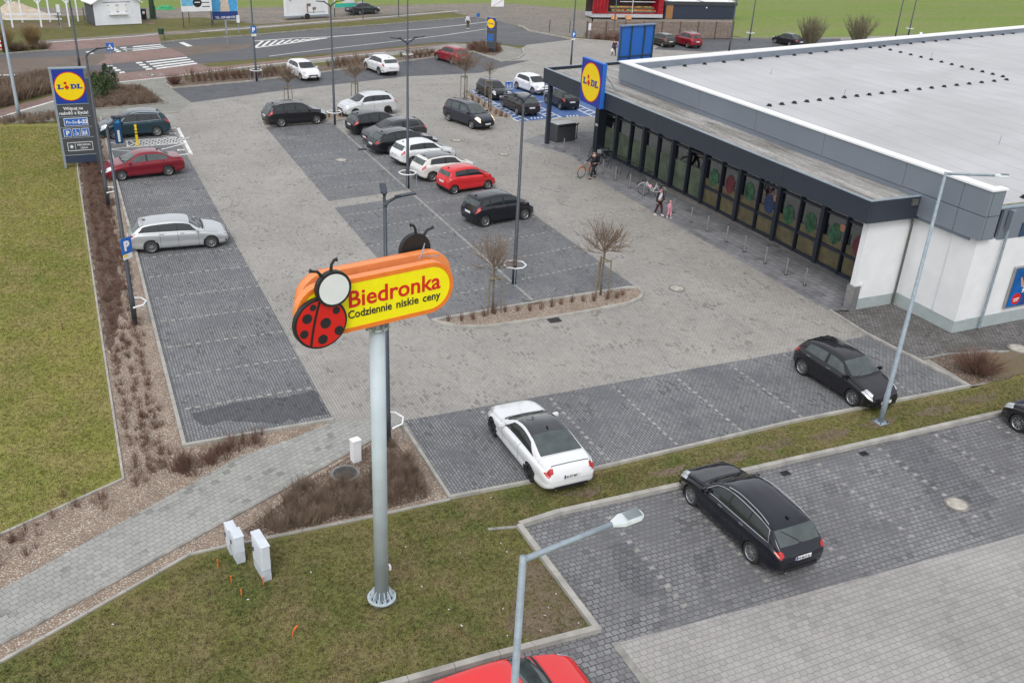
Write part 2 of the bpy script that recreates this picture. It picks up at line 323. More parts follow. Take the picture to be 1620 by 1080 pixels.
def kerb(name, pts, w=.12, h=.07, m=None, world_pts=False, close=False):
    w2 = pts if world_pts else GP(pts); mb = MB(); P = [Vector((x, y, 0)) for x, y in w2]; n = len(P)
    L = []; R_ = []
    for i in range(n):
        a = P[i-1] if i > 0 or close else P[i]; b = P[(i+1) % n] if i < n-1 or close else P[i]
        d1 = (P[i]-a).normalized() if (P[i]-a).length > 1e-6 else None; d2 = (b-P[i]).normalized() if (b-P[i]).length > 1e-6 else None
        d = ((d1 or d2)+(d2 or d1)).normalized(); nn = Vector((-d.y, d.x, 0)); k = 1.0
        if d1 is not None and d2 is not None: k = 1/max(.5, math.sqrt((1+d1.dot(d2))/2))
        L.append(P[i]+nn*w/2*k); R_.append(P[i]-nn*w/2*k)
    for i in range(n if close else n-1):
        j = (i+1) % n
        seg = max(1, round((P[j]-P[i]).length/1.0))
        for s_ in range(seg):
            g = .006/max((P[j]-P[i]).length, .1); t0 = s_/seg+g; t1 = (s_+1)/seg-g
            q = [L[i].lerp(L[j], t0), L[i].lerp(L[j], t1), R_[i].lerp(R_[j], t1), R_[i].lerp(R_[j], t0)]
            mb.prism([(v.x, v.y) for v in q], -.1, h+random.uniform(-.004, .004), m or CONC)
    return tag(mb.build(name), kind='structure')

#==PART2==
def rough(poly, amp=.25, step=.35):
    w = GP(poly); out = []; random.seed(len(poly)*7+3)
    for i in range(len(w)):
        a = Vector(w[i]); b = Vector(w[(i+1) % len(w)]); n = max(1, int((b-a).length/step))
        for k in range(n): out.append(tuple(a.lerp(b, k/n)+Vector((random.gauss(0, amp*.35), random.gauss(0, amp*.35)))))
    return out
# ================================================================== THE GROUND
MULCH_D = gravel_mat('dark_bed_soil', ((.17, .115, .085), (.11, .075, .055), (.3, .24, .19), (.06, .04, .03)), 24)
sheet('field', [[(-900, -300), (1200, -300), (1200, 1500), (-900, 1500)]], FIELD, 0, world_pts=True)
# paved yard of the shop: light blocks
sheet('verge', [[(-60, 70), (-60, 134), (24, 133.3), (52, 137), (72, 128), (82, 100), (40, 60)]], VERGE, 1, world_pts=True)
sheet('dirt_road', [[(0, 12), (150, 12), (400, 12), (600, 9), (700, 6), (790, 5), (840, 8), (900, 13), (940, 18), (935, 60), (890, 56), (840, 48), (818, 40), (752, 27), (700, 16), (610, 24), (410, 38), (320, 27), (240, 30), (130, 24), (0, 30)],
                    [(935, 20), (1158, 20), (1158, 60), (940, 62)]], DIRT, 2)
sheet('bare_ground', [[(10, 36), (110, 35), (112, 43), (20, 45)], [(225, 31), (248, 32), (244, 38), (226, 38)]], BARE, 3)
sheet('far_footpath', [[(60, 64), (250, 50.5), (410, 40), (610, 24.5), (725, 15.5), (727, 18), (612, 29), (410, 45), (250, 56), (60, 69)]], DIRT, 3)
sheet('red_crossing_paving', [[(61, 68), (210, 58), (250, 54.5), (256, 67.3), (118, 78.3), (78, 80)]], RED_PAVE, 4)
sheet('road', [[(-140, 97), (0, 86), (78, 80), (118, 78), (256, 67.3), (304, 63), (400, 56), (504, 46.7), (610, 39), (690, 32.5), (752, 27.2), (790, 33), (820, 42), (836, 49), (885, 58.2), (901, 63.2), (833, 71.5), (821, 72.6), (779, 66.8), (690, 67), (610, 75.5), (523, 84), (449, 90), (410, 92.5), (313, 100), (247, 109), (200, 114), (140, 119), (52, 123.5), (0, 133), (-140, 150)]], ASPHALT, 5)
sheet('median_paving', [[(-140, 108), (0, 93), (136, 87.5), (262, 76), (272, 74.6), (330, 70.6), (400, 69), (398, 73), (382, 77.6), (330, 84), (297, 88.4), (200, 98.5), (135, 104), (78, 111), (0, 117), (-140, 133)]], BROWN_PAVE, 6)
sheet('median_crossing_paving', [[(165, 85.5), (268, 75.3), (296, 88), (200, 98.5), (150, 103), (168, 92)]], RED_PAVE, 7)
sheet('cycle_path', [[(-140, 205), (0, 172), (85, 150), (140, 121), (200, 114.3), (247, 109.3), (313, 100.3), (449, 94), (523, 87), (610, 77.5), (700, 69.5), (722, 66.8), (720, 69), (610, 81), (523, 90), (414, 102), (384, 105.5), (265, 121), (181, 130), (88, 158), (0, 183), (-140, 222)]], RED_PAVE, 6)
sheet('verge_by_road', [[(318, 101), (410, 94), (449, 91), (520, 86), (470, 92), (414, 97.5), (360, 104), (330, 105)]], VERGE, 7)
sheet('sidewalk', [[(-140, 222), (0, 184), (88, 159), (181, 131), (265, 122), (384, 106.5), (414, 103), (523, 91), (610, 82), (720, 69), (760, 69), (800, 72), (826, 77), (829, 87), (793, 97.5), (748, 84), (690, 80), (582, 92), (462, 103), (400, 110), (290, 120), (262, 133), (272, 140), (303, 162), (282, 180), (200, 180), (160, 186), (0, 196), (-140, 232)]], SIDE_PAVE, 6)
# yard
yard = [(160, 184), (282, 179), (303, 161), (272, 140), (400, 128.5), (506, 115.5), (577, 105.5), (690, 91), (748, 82), (793, 97.5), (829, 87), (826, 76), (833, 71), (901, 63), (905, 60), (1000, 70), (1040, 62), (1240, 61.5), (1400, 57), (1700, 44), (1700, 300), (1700, 560), (1540, 612), (1532, 611), (1250, 668), (935, 743), (715, 785), (637, 675), (640, 664), (620, 673), (590, 694), (527, 664), (292, 705), (186, 292)]
sheet('parking_yard', [yard], LIGHT_PAVE, 8)
sheet('dark_parking_stalls', [
    [(159, 186), (262, 184), (527, 662), (292, 703), (186, 292), (172, 240)],
    [(640, 664), (1260, 553), (1372, 530), (1532, 611), (1250, 667), (935, 742), (715, 784)]], DARK_PAVE, 9)
sheet('middle_parking_stalls', [[(12.1, 32.8), (17.0, 32.9), (17.0, 49.0), (12.1, 48.1)], [(12.1, 49.3), (17.0, 50.2), (17.0, 67.4), (12.1, 67.0)], [(17.12, 32.9), (22.3, 33.1), (22.3, 64), (17.12, 64)]], DARK_PAVE, 9, world_pts=True)
sheet('far_parking_stalls', [[(272, 140), (400, 129), (577, 106), (690, 91), (748, 82), (793, 97), (840, 95), (760, 115), (640, 121), (430, 145), (303, 162)], [(1035, 78), (1060, 61), (1170, 61.5), (1330, 61), (1330, 68), (1170, 78), (1120, 82)]], paver('far_dark_paving', (.125, .13, .14), (.1, .104, .114), (.07, .072, .08), .4, .2, stain=.3, rot=rad(15)), 9)
sheet('storefront_pavement', [[(823, 222), (860, 212), (960, 206), (1030, 290), (1400, 470), (1345, 492), (1312, 490), (1207, 432), (1040, 338), (958, 291), (905, 246)]], SLAB, 9)
sheet('wall_side_pavement', [[(1312, 490), (1345, 490), (1407, 478), (1507, 524), (1700, 484), (1700, 556), (1560, 552), (1460, 567), (1400, 540)]], WALL_PAVE, 9)
sheet('blue_parking_stalls', [[(30.9, 64.6), (36.5, 65.4), (41.2, 64.2), (41.2, 77.6), (30.9, 76.6)]], BLUE_GROUND, 10, world_pts=True)
# lawns, beds, path
sheet('lawn', [[(-400, 196), (0, 195), (121, 195), (123, 270), (162, 540), (195, 757), (0, 845), (-400, 1030)]], LAWN, 8)
sheet('planting_bed_gravel', [[(121, 195), (160, 186), (186, 292), (292, 705), (527, 665), (470, 690), (380, 720), (0, 931), (-300, 1085), (-400, 1030), (0, 845), (195, 757), (162, 540), (123, 270)]], GRAVEL, 9)
sheet('bed_soil', [rough([(123, 200), (150, 196), (166, 292), (184, 380), (192, 470), (186, 520), (176, 560), (166, 545), (163, 520), (125, 270)], .14, .3)], MULCH_D, 10, world_pts=True)
sheet('footpath', [[(-400, 1150), (0, 931), (380, 720), (470, 690), (527, 664), (590, 660), (640, 664), (587, 695), (405, 796), (0, 1017), (-400, 1230)]], PATH_PAVE, 10)
sheet('gravel_strip', [[(-400, 1230), (0, 1017), (405, 796), (587, 695), (620, 673), (640, 676), (712, 788), (590, 815), (420, 850), (357, 862), (300, 875), (0, 1045), (-400, 1275)]], GRAVEL, 9)
sheet('shrub_bed_mulch', [[(500, 752), (590, 700), (618, 690), (672, 752), (676, 786), (590, 810), (400, 850), (385, 838)]], MULCH, 10)
sheet('front_lawn', [[(-400, 1275), (0, 1045), (300, 875), (357, 862), (420, 850), (590, 815), (712, 788), (935, 743), (1250, 668), (1532, 611), (1580, 602), (1700, 575), (1700, 628), (1600, 650), (1200, 742), (885, 812), (822, 832), (945, 995), (645, 1075), (500, 1240), (-400, 1500)]], LAWN_NEAR, 8)
BS = [[(835, 880), (870, 895), (930, 975), (925, 990), (850, 1010), (800, 1000), (815, 930)], [(1010, 745), (1090, 715), (1280, 685), (1400, 655), (1500, 630), (1580, 618), (1570, 632), (1400, 672), (1250, 712), (1100, 742), (1030, 757)], ]
sheet('bare_soil', [rough(BS[0], .3, .3)]+[rough([(1020+x, y-3+q), (1045+x, y-12+q), (1090+x, y-18+q), (1085+x, y-6+q), (1050+x, y+3+q)], .18, .25) for x, y, q in ((0, 752, 0), (95, 735, -4), (170, 715, -6), (255, 697, -3), (330, 683, -8), (420, 660, -4), (490, 640, -3), (-130, 790, -6))], BARE, 9, world_pts=True)
sheet('bare_soil', [[(1555, 560), (1700, 540), (1700, 585), (1620, 590), (1570, 600)]], BARE, 11)
sheet('near_parking_stalls', [[(26, 13.3), (75, 12.0), (75, 18.7), (26, 18.8)]], BONE_DARK, 5, world_pts=True)
sheet('near_lane', [[(14, -8), (75, -8), (75, 12.0), (26, 13.3), (14, 13.8)]], BONE_LIGHT, 6, world_pts=True)
sheet('front_lawn', [[(26, 18.7), (75, 18.7), (75, 21.2), (26, 21.2)]], LAWN_NEAR, 4, world_pts=True)
sheet('wall_side_pavement', [[(32, 21.2), (75, 21.2), (75, 24.6), (32, 24.6)]], WALL_PAVE, 3, world_pts=True)
sheet('corner_bed_gravel', [[(1470, 567), (1500, 560), (1590, 556), (1600, 597), (1538, 608)]], MULCH, 10)
sheet('near_parking_stalls', [[(823, 834), (885, 814), (1200, 744), (1600, 652), (1700, 630), (1700, 822), (1620, 843), (1215, 952), (970, 1017), (1030, 1100), (1100, 1300), (500, 1300), (645, 1077), (945, 997)]], BONE_DARK, 8)
sheet('damp_patch', [rough([(300, 652), (380, 634), (500, 617), (522, 655), (440, 668), (390, 662), (320, 672)], .22, .25)], DAMP_PAVE, 10, world_pts=True)
sheet('damp_patch', [rough([(1395, 700), (1450, 688), (1500, 720), (1545, 765), (1580, 790), (1550, 810), (1480, 800), (1450, 760), (1410, 725)], .3, .25), rough([(960, 860), (1000, 850), (1040, 900), (1030, 950), (990, 930)], .28, .22), rough([(1095, 880), (1130, 870), (1140, 900), (1110, 915)], .25, .2), rough([(1298, 765), (1318, 762), (1330, 778), (1312, 784)], .1, .15)], DAMP_BONE, 9, world_pts=True)
sheet('near_lane', [[(970, 1017), (1215, 952), (1620, 843), (1750, 806), (2100, 1400), (1120, 1400), (1030, 1100)]], BONE_LIGHT, 9)
sheet('lane_edge_stones', [[(967, 1016), (978, 1013), (1046, 1100), (1030, 1100)]], CONC_D, 10)
# kerbs
kerb('kerb', [(159, 186), (172, 240), (186, 292), (214, 395), (250, 540), (292, 705), (405, 685), (527, 664)])
kerb('kerb', [(637, 670), (640, 676), (712, 787), (935, 743), (1250, 668), (1532, 611), (1372, 529), (1312, 491)], w=.11)
kerb('lawn_edging', [(772, 836), (819, 832)], w=.1, h=.0, m=CONC_D)
kerb('kerb', [(822, 831), (885, 811), (1200, 741), (1600, 650), (1760, 616)], w=.17, h=.1)
kerb('kerb', [(821, 832), (944, 996), (790, 1036), (645, 1077), (560, 1100)], w=.17, h=.1)
kerb('lawn_edging', [(121, 196), (123, 270), (162, 540), (195, 757), (0, 845), (-300, 985)], w=.07, h=.03)
kerb('path_edging', [(-300, 1176), (0, 1018), (405, 797), (587, 696), (622, 674)], w=.08, h=.02, m=CONC_D)
kerb('lawn_edging', [(-300, 1218), (0, 1046), (200, 933), (300, 876), (357, 863), (420, 851), (590, 816), (712, 789)], w=.08, h=.02)
kerb('kerb', [(262, 133), (272, 140), (400, 128.5), (506, 115.5), (577, 105.5), (690, 91), (748, 82), (793, 97.5), (820, 93), (829, 86), (826, 77)], w=.15, h=.08)
kerb('kerb', [(160, 184), (282, 178)], w=.12, h=.06)
kerb('bed_edging', [(150, 173), (225, 167), (264, 163), (240, 146), (222, 134)], w=.1, h=.06, m=CONC_D)
kerb('kerb', [(752, 27), (690, 32.4), (610, 39), (504, 46.7), (400, 56), (304, 63), (256, 67.3)], w=.2, h=.08, m=CONC_D)
kerb('kerb', [(78, 80), (0, 86), (-120, 96)], w=.2, h=.08, m=CONC_D)
kerb('kerb', [(820, 41), (828, 43.6), (836, 49), (885, 58.2), (905, 62), (960, 66), (1010, 71)], w=.25, h=.1)
kerb('kerb', [(1000, 71), (1040, 62), (1170, 61), (1240, 60)], w=.2, h=.1, m=CONC_D)
kerb('bed_edging', [(1460, 568), (1502, 560), (1595, 556)], w=.08, h=.04, m=CONC_D)
# long pale joint lines between stall rows
def strip(pts, w, z, mb, m=STONE_LINE):
    for a, b in zip(pts[:-1], pts[1:]):
        A = Vector(a); B = Vector(b); d = (B-A).normalized(); nn = Vector((-d.y, d.x))*w/2
        mb.add([(*(A+nn), z), (*(A-nn), z), (*(B-nn), z), (*(B+nn), z)], [(0, 1, 2, 3)], m)
mb = MB(); strip([(17.06, 33.2), (17.06, 48.9)], .13, -.0195, mb); strip([(17.06, 50.2), (17.06, 66.5)], .13, -.0195, mb)
tag(mb.build('row_divider_line'), kind='structure')
def dashes(a, b, mb, step=.33, size=(.17, .12), z=-.0195, m=STONE_LINE, jit=.02):
    A = Vector(a); B = Vector(b); d = (B-A); n = max(1, int(d.length/step)); ang = math.atan2(d.y, d.x)
    for i in range(n):
        p = A+d*((i+.5)/n)+Vector((random.uniform(-jit, jit), random.uniform(-jit, jit)))
        R2 = Matrix.Rotation(ang, 2); hx, hy = size[0]/2, size[1]/2
        mb.add([(*(p+R2@Vector(q)), z) for q in ((-hx, -hy), (hx, -hy), (hx, hy), (-hx, hy))], [(0, 1, 2, 3)], m)
mb = MB()
for k in range(0, 15):      # left row
    y = 28.75+2.43*k
    if y > 60: break
    dashes((1.75, y-.02*k*0), (6.25, y+.01*k), mb)
for k in range(0, 13):      # middle rows lie at a slight angle
    y = 34.6+2.42*k
    if y < 66: dashes((12.2, y), (17.0, y+.8), mb)
    if y < 63: dashes((17.2, y+.9), (22.25, y+1.75), mb)
for k in range(1, 9):       # right rows of the yard
    x = 8.6+2.63*k
    if x < 29: dashes((x, 20.9), (x+.02, 25.3), mb, m=STONE_LINE)
tag(mb.build('stall_marking_stones'), kind='structure')
mb = MB()
def bones(a, b, mb, step=.36, z=-.0235):
    A = Vector(a); B = Vector(b); d = (B-A); n = max(1, int(d.length/step)); u = d.normalized(); v = Vector((-u.y, u.x))
    for i in range(n):
        p = A+d*((i+.5)/n)+Vector((random.uniform(-.01, .01), 0))
        o = [(-.08, -.085), (-.05, 0), (-.08, .085), (0, .07), (.08, .085), (.05, 0), (.08, -.085), (0, -.07)]
        mb.add([(*(p+u*s+v*t), z) for s, t in o[::-1]], [tuple(range(8))], STONE_LINE)
g1 = G(965, 852); g2 = G(1100, 975)
xs = [12.35+2.62*k for k in range(0, 8)]
for x in xs: bones((x, 14.25), (x+.02, 18.55), mb)
tag(mb.build('near_stall_marking_stones'), kind='structure')
# painted markings
mb = MB()
def line_px(pts, w, z=-.0275, m=WHITE_LINE): strip(GP(pts), w, z, mb, m)
def quad(pts, z=-.0275, m=WHITE_LINE, px=True):
    w = GP(pts) if px else pts; n = len(w)
    a = sum(w[i][0]*w[(i+1) % n][1]-w[(i+1) % n][0]*w[i][1] for i in range(n))
    if a < 0: w = w[::-1]
    mb.add([(x, y, z) for x, y in w], [tuple(range(n))], m)
def z2(pts): return [(200+x/7.714, y/7.714) for x, y in pts]
for q in ([(235, 748), (735, 692), (750, 705), (250, 762)], [(275, 776), (775, 716), (790, 728), (290, 790)], [(315, 802), (815, 740), (832, 754), (332, 817)], [(355, 828), (855, 763), (870, 776), (372, 842)]): quad(z2(q))
for q in ([(110, 760), (185, 752), (205, 768), (130, 776)], [(150, 786), (225, 778), (242, 792), (168, 801)], [(188, 812), (262, 804), (280, 820), (207, 828)], [(228, 838), (305, 828), (322, 844), (245, 854)]): quad(z2(q))
for q in ([(0, 571), (415, 537), (427, 546), (0, 584)], [(0, 598), (448, 556), (462, 566), (0, 606)], [(0, 616), (480, 574), (495, 580), (0, 628)]): quad(z2(q))
quad(z2([(638, 520), (695, 512), (808, 560), (745, 568)]))
def z1(pts): return [(x/7.714, y/7.714) for x, y in pts]
for q in ([(1465, 578), (1620, 566), (1620, 576), (1475, 588)], [(1495, 597), (1620, 588), (1620, 598), (1508, 607)], [(1525, 614), (1620, 606), (1620, 618), (1540, 626)], [(1045, 628), (1110, 622), (1125, 636), (1060, 642)], [(1080, 648), (1135, 642), (1150, 653), (1095, 660)], [(1355, 586), (1405, 580), (1420, 594), (1370, 600)], [(1375, 604), (1435, 598), (1450, 610), (1392, 618)], [(1408, 622), (1465, 616), (1482, 628), (1425, 636)],
          [(1305, 798), (1365, 792), (1388, 808), (1325, 814)], [(1352, 824), (1412, 816), (1432, 834), (1372, 842)], [(1395, 850), (1455, 842), (1478, 858), (1418, 868)], [(1445, 878), (1510, 868), (1530, 884), (1465, 894)]): quad(z1(q))
line_px([(0, 118.5), (28, 118)], .5); line_px([(88, 158.5), (181, 130.4), (265, 121.5), (384, 106), (414, 102.8), (523, 91), (610, 82)], .22); line_px([(0, 184.5), (88, 158.5)], .22)
line_px([(61, 67.5), (135, 62.8), (210, 57.5), (250, 53.5)], .25); line_px([(317, 50), (410, 43), (517, 34), (610, 26.5), (725, 17)], .25)
def z3(pts): return [(400+x/7.714, y/7.714) for x, y in pts]
line_px(z3([(20, 500), (500, 465), (900, 452), (1250, 425), (1620, 390)]), .3); line_px(z3([(30, 582), (500, 520), (900, 462)]), .4); line_px(z3([(1620, 388), (2100, 350), (2500, 310), (2900, 262)]), .2)
for k in range(9):
    t = k/9; a = (30+t*780, 575-t*108); b = (30+t*780+150, 500-t*38-8); line_px(z3([(a[0], a[1]), (min(b[0]-60, 900), b[1]+8)]), .3)
line_px(z3([(200, 685), (420, 655), (900, 598), (1320, 550), (1620, 515), (2300, 435), (2900, 345)]), .16)
# bicycle sign on the cycle path
for cx, cy in ((233, 118.0), (244, 117.0)):
    c = GP([(cx, cy)])[0]
    for k in range(14):
        a0 = k/14*6.283; a1 = (k+1)/14*6.283
        strip([(c[0]+.62*math.cos(a0), c[1]+.62*math.sin(a0)), (c[0]+.62*math.cos(a1), c[1]+.62*math.sin(a1))], .14, -.0275, mb)
line_px([(233, 118), (236.5, 115), (243, 117)], .14); line_px([(233, 118), (239, 119), (243, 117)], .14)
# charging stalls by the tall sign
def z4(pts): return [(150+x/9, 160+y/9) for x, y in pts]
Z4 = -.0195
for pts, w in (([(1050, 388), (1190, 375)], .14), ([(1180, 372), (1375, 758)], .22), ([(1370, 745), (1190, 762)], .16), ([(200, 590), (320, 585)], .12), ([(200, 685), (460, 655), (1275, 592)], .14), ([(440, 560), (1240, 508)], .12), ([(450, 560), (470, 650)], .12),
               ([(225, 700), (265, 830)], .12), ([(230, 690), (580, 710)], .12), ([(945, 685), (1275, 600)], .12), ([(950, 495), (1230, 515)], .12), ([(180, 540), (195, 600)], .12)): strip(GP(z4(pts)), w, Z4, mb, WHITE_LINE)
for k in range(9):
    x0 = 470+k*85; strip(GP(z4([(x0, 645-k*6), (x0+190, 548-k*5)])), .1, Z4, mb, WHITE_LINE)
    if k < 8: strip(GP(z4([(x0+30, 562-k*5), (x0+170, 630-k*6)])), .1, Z4, mb, WHITE_LINE)
# white markings of the blue stalls
Z5 = -.0155
for pts in ([(30.95, 64.7), (30.95, 76.5)], [(31.9, 64.8), (31.9, 76.5)], [(33.95, 65.1), (33.95, 71)], [(35.0, 65.2), (35.0, 71)], [(37.7, 65), (37.7, 71)], [(38.7, 64.8), (38.7, 71)], [(30.95, 70.9), (41, 71.1)], [(33.9, 71), (33.9, 76.6)], [(35.0, 71), (35.0, 76.8)], [(38.0, 71), (38.0, 77)], [(40.9, 64.3), (40.9, 77)]): strip(pts, .14, Z5, mb, WHITE_LINE)
for x0, x1 in ((31, 31.9), (34, 35), (37.75, 38.65)):
    for k in range(14): strip([(x0, 64.9+k*.85), (x1, 65.4+k*.85)], .13, Z5, mb, WHITE_LINE)
for x0 in (32.4, 35.6, 39.1):
    for k in range(4): strip([(x0+.3*k, 65.3), (x0+.3*k+.16, 65.7)], .12, Z5, mb, WHITE_LINE)
tag(mb.build('painted_markings'), kind='structure')
mb = MB()
for i, (tx, ty) in enumerate(((1088, 452), (1205, 686))):
    c = GP([(150+tx/9, 160+ty/9)])[0]
t1 = text_obj('EV', .45, 'stall_lettering', WHITE_LINE, None, (*GP([(268, 211.5)])[0], -.02), rx=0, rz=0, bold=.02, ext=.001); tag(t1, kind='structure')
t1 = text_obj('EV', .45, 'stall_lettering', WHITE_LINE, None, (*GP([(280.5, 238)])[0], -.02), rx=0, rz=0, bold=.02, ext=.001); tag(t1, kind='structure')
# island with kerb between the rows and the lane
isl = [(12.2, 32.62), (12.25, 32.45), (12.9, 31.75), (14.0, 31.35), (16.5, 31.3), (19, 31.38), (21.0, 31.55), (21.8, 31.9), (22.25, 32.45), (22.3, 32.95), (21.9, 33.1), (17, 32.95)]
sheet('island_gravel', [isl], GRAVEL, 12, world_pts=True); kerb('island_kerb', isl, w=.15, h=.07, world_pts=True, close=True)
isl2 = [GP([p])[0] for p in ((733, 146), (739, 143), (765, 160), (808, 184), (809, 188), (775, 188), (745, 160))]
sheet('island_gravel', [isl2], GRAVEL, 12, world_pts=True); kerb('island_kerb', isl2, w=.15, h=.07, world_pts=True, close=True)
isl3 = [GP([p])[0] for p in ((415, 187), (430, 170), (470, 160), (590, 148), (600, 158), (545, 190), (530, 193), (470, 198))]
isl3 = [(12.0, 67.3), (12.2, 69.0), (14.5, 69.6), (22.0, 71.2), (22.4, 69.8), (17.2, 67.8)]
sheet('island_gravel', [isl3], GRAVEL, 12, world_pts=True); kerb('island_kerb', isl3, w=.15, h=.07, world_pts=True, close=True)
sheet('roadside_bed_gravel', [[(262, 132), (267, 122), (290, 120), (400, 110), (462, 103), (582, 92), (690, 80), (748, 75), (790, 72.5), (797, 80), (748, 82), (690, 90), (577, 104.5), (506, 114.5), (400, 127), (275, 138)]], MULCH, 9)
sheet('roadside_verge', [[(290, 120), (400, 110), (462, 103), (582, 92), (690, 80), (692, 82.5), (584, 96), (463, 108), (400, 116), (300, 124.5)]], VERGE, 10)
sheet('corner_bed_mulch', [[(146, 134), (181, 131.5), (220, 134.5), (240, 146), (264, 163), (225, 167), (150, 173)], [(778-5, 76), (790, 76), (797, 80), (782, 88), (765, 85), (740, 82)], [(920, 62), (925, 53), (1000, 52), (1000, 70), (960, 65)]], MULCH, 10)
# manhole covers and drains (things set into the ground)
def cover(px, r, label, m, oval=False):
    x, y = G(*px); mb = MB(); z0 = -.03
    mb.prism(circle(0, 0, r*1.28, 30), z0, .004, plain('cover_surround', (.2, .19, .175), .9, var=.3, scale=6, bump=.4) if 'cover_surround' not in MATS else MATS['cover_surround'])
    e = empty('manhole_cover', (x, y, 0), 0, label, 'manhole cover'); mb.build('frame_ring', e)
    m2 = MB(); m2.prism(circle(0, 0, r, 30), z0, .010, m)
    for k in range(-3, 4):
        hl = math.sqrt(max(.01, (r*.82)**2-(k*r*.24)**2)); m2.box((0, k*r*.24, .012), (2*hl, r*.06, .006), m)
    m2.build('lid', e); return e
LID = plain('pale_concrete_lid', (.42, .39, .34), .85, var=.25, scale=5)
LID_D = plain('dark_iron_lid', (.07, .068, .066), .7, .3, var=.3)
cover((1071, 456), .30, 'pale round manhole cover in the open lane between the island and the shop', LID)
cover((1514, 797), .30, 'pale manhole cover in the dark near stalls right of the black estate', LID)
cover((546, 748), .36, 'black round cover in the shrub bed beside the white marker box', LID_D)
cover((540, 253), .3, 'pale manhole cover in the empty stalls left of the white hatchback', LID)
cover((1612, 551), .36, 'pale oval cover in bare ground beside the corner shrub', LID)
cover((722, 222), .3, 'pale manhole cover in the lane just below the dark people carrier', LID)
cover((797, 244), .28, 'pale manhole cover in the lane left of the man with the bicycle', LID)
def drain(px, label, rz=0, sc=1.0):
    x, y = G(*px); mb = MB(); mb.box((0, 0, -.01), (.55, .4, .03), LID_D)
    e = empty('drain_grate', (x, y, 0), rz, label, 'drain'); mb.build('frame', e); m2 = MB()
    for k in range(-4, 5): m2.box((k*.055, 0, .008), (.022, .32, .016), BLACK)
    m2.build('grille', e); e.scale = (sc, sc, 1)
drain((877, 506), 'dark drain grate against the lower kerb of the shrub island')
drain((841, 478), 'dark drain grate at the upper kerb of the shrub island')
drain((1367, 717), 'rusty drain grate beside the near kerb right of the black estate', sc=.55)
drain((1243, 748), 'drain grate in the near stalls by the roof of the black estate', sc=.55)
drain((573, 236), 'dark drain grate at the rear wheel of the dark grey estate')
#==PART3==
# ================================================================== CARS
def pchip(xs, ys):
    xs = np.array(xs, float); ys = np.array(ys, float); h = np.diff(xs); dl = np.diff(ys)/h; d = np.zeros(len(xs))
    for i in range(1, len(xs)-1):
        if dl[i-1]*dl[i] > 0: w1 = 2*h[i]+h[i-1]; w2 = h[i]+2*h[i-1]; d[i] = (w1+w2)/(w1/dl[i-1]+w2/dl[i])
    d[0] = dl[0]; d[-1] = dl[-1]
    def f(x):
        x = min(max(x, xs[0]), xs[-1]); i = min(int(np.searchsorted(xs, x, side='right'))-1, len(xs)-2); t = (x-xs[i])/h[i]
        return float(ys[i]*(1+2*t)*(1-t)**2+d[i]*h[i]*t*(1-t)**2+ys[i+1]*t*t*(3-2*t)+d[i+1]*h[i]*t*t*(t-1))
    return f
# s runs from the front bumper (0) to the rear (1) as fraction of length; heights as fraction of H
TYPES = {
 'hatch': dict(L=4.1, W=1.76, H=1.49, wb=2.56, fo=.82, top=[(0, .37), (.012, .44), (.05, .52), (.12, .585), (.235, .665), (.27, .70), (.43, .945), (.5, .985), (.6, 1.0), (.75, .985), (.875, .925), (.95, .72), (.978, .60), (1, .50)], c=.262, r=.425, e=.885, g=.962, win=(.30, .395, .565, .60, .80, .86, .83), three=False),
 'wagon': dict(L=4.72, W=1.83, H=1.46, wb=2.81, fo=.88, top=[(0, .36), (.012, .43), (.04, .52), (.11, .60), (.24, .675), (.275, .70), (.40, .93), (.47, .98), (.56, 1.0), (.72, .98), (.845, .925), (.952, .70), (.975, .62), (1, .52)], c=.268, r=.395, e=.855, g=.958, win=(.305, .37, .505, .52, .69, .702, .885), three=True),
 'sedan': dict(L=4.5, W=1.76, H=1.47, wb=2.62, fo=.86, top=[(0, .36), (.012, .43), (.04, .52), (.11, .60), (.235, .67), (.27, .70), (.405, .93), (.47, .985), (.55, 1.0), (.65, .985), (.73, .93), (.84, .755), (.87, .735), (.96, .715), (.985, .64), (1, .5)], c=.262, r=.40, e=.73, g=.845, win=(.30, .375, .51, .535, .71, .80, .77), three=False),
 'coupe': dict(L=4.64, W=1.87, H=1.35, wb=2.81, fo=.80, top=[(0, .36), (.012, .45), (.04, .55), (.12, .63), (.27, .70), (.31, .725), (.43, .93), (.5, .985), (.55, 1.0), (.62, .98), (.70, .925), (.84, .79), (.88, .765), (.965, .755), (.985, .66), (1, .5)], c=.31, r=.435, e=.655, g=.85, win=(.34, .42, .60, .605, .62, .80, .735), three=False),
 'suv': dict(L=4.5, W=1.85, H=1.65, wb=2.67, fo=.88, top=[(0, .38), (.012, .46), (.045, .56), (.11, .62), (.23, .675), (.265, .70), (.40, .94), (.47, .985), (.56, 1.0), (.76, .98), (.88, .92), (.95, .73), (.975, .62), (1, .5)], c=.26, r=.395, e=.885, g=.96, win=(.30, .365, .525, .555, .72, .74, .86), three=True),
 'mpv': dict(L=4.2, W=1.74, H=1.58, wb=2.6, fo=.80, top=[(0, .36), (.012, .44), (.05, .52), (.10, .57), (.19, .63), (.225, .665), (.40, .945), (.48, .985), (.6, 1.0), (.78, .985), (.90, .94), (.96, .74), (.98, .62), (1, .5)], c=.215, r=.39, e=.905, g=.965, win=(.265, .36, .53, .56, .75, .77, .885), three=True),
 'city': dict(L=3.45, W=1.62, H=1.47, wb=2.34, fo=.68, top=[(0, .37), (.012, .46), (.05, .54), (.11, .60), (.19, .65), (.225, .685), (.40, .945), (.48, .985), (.6, 1.0), (.78, .98), (.89, .92), (.955, .72), (.98, .6), (1, .5)], c=.215, r=.395, e=.895, g=.96, win=(.265, .365, .58, .61, .80, .86, .84), three=False),
}
_wheels = {}
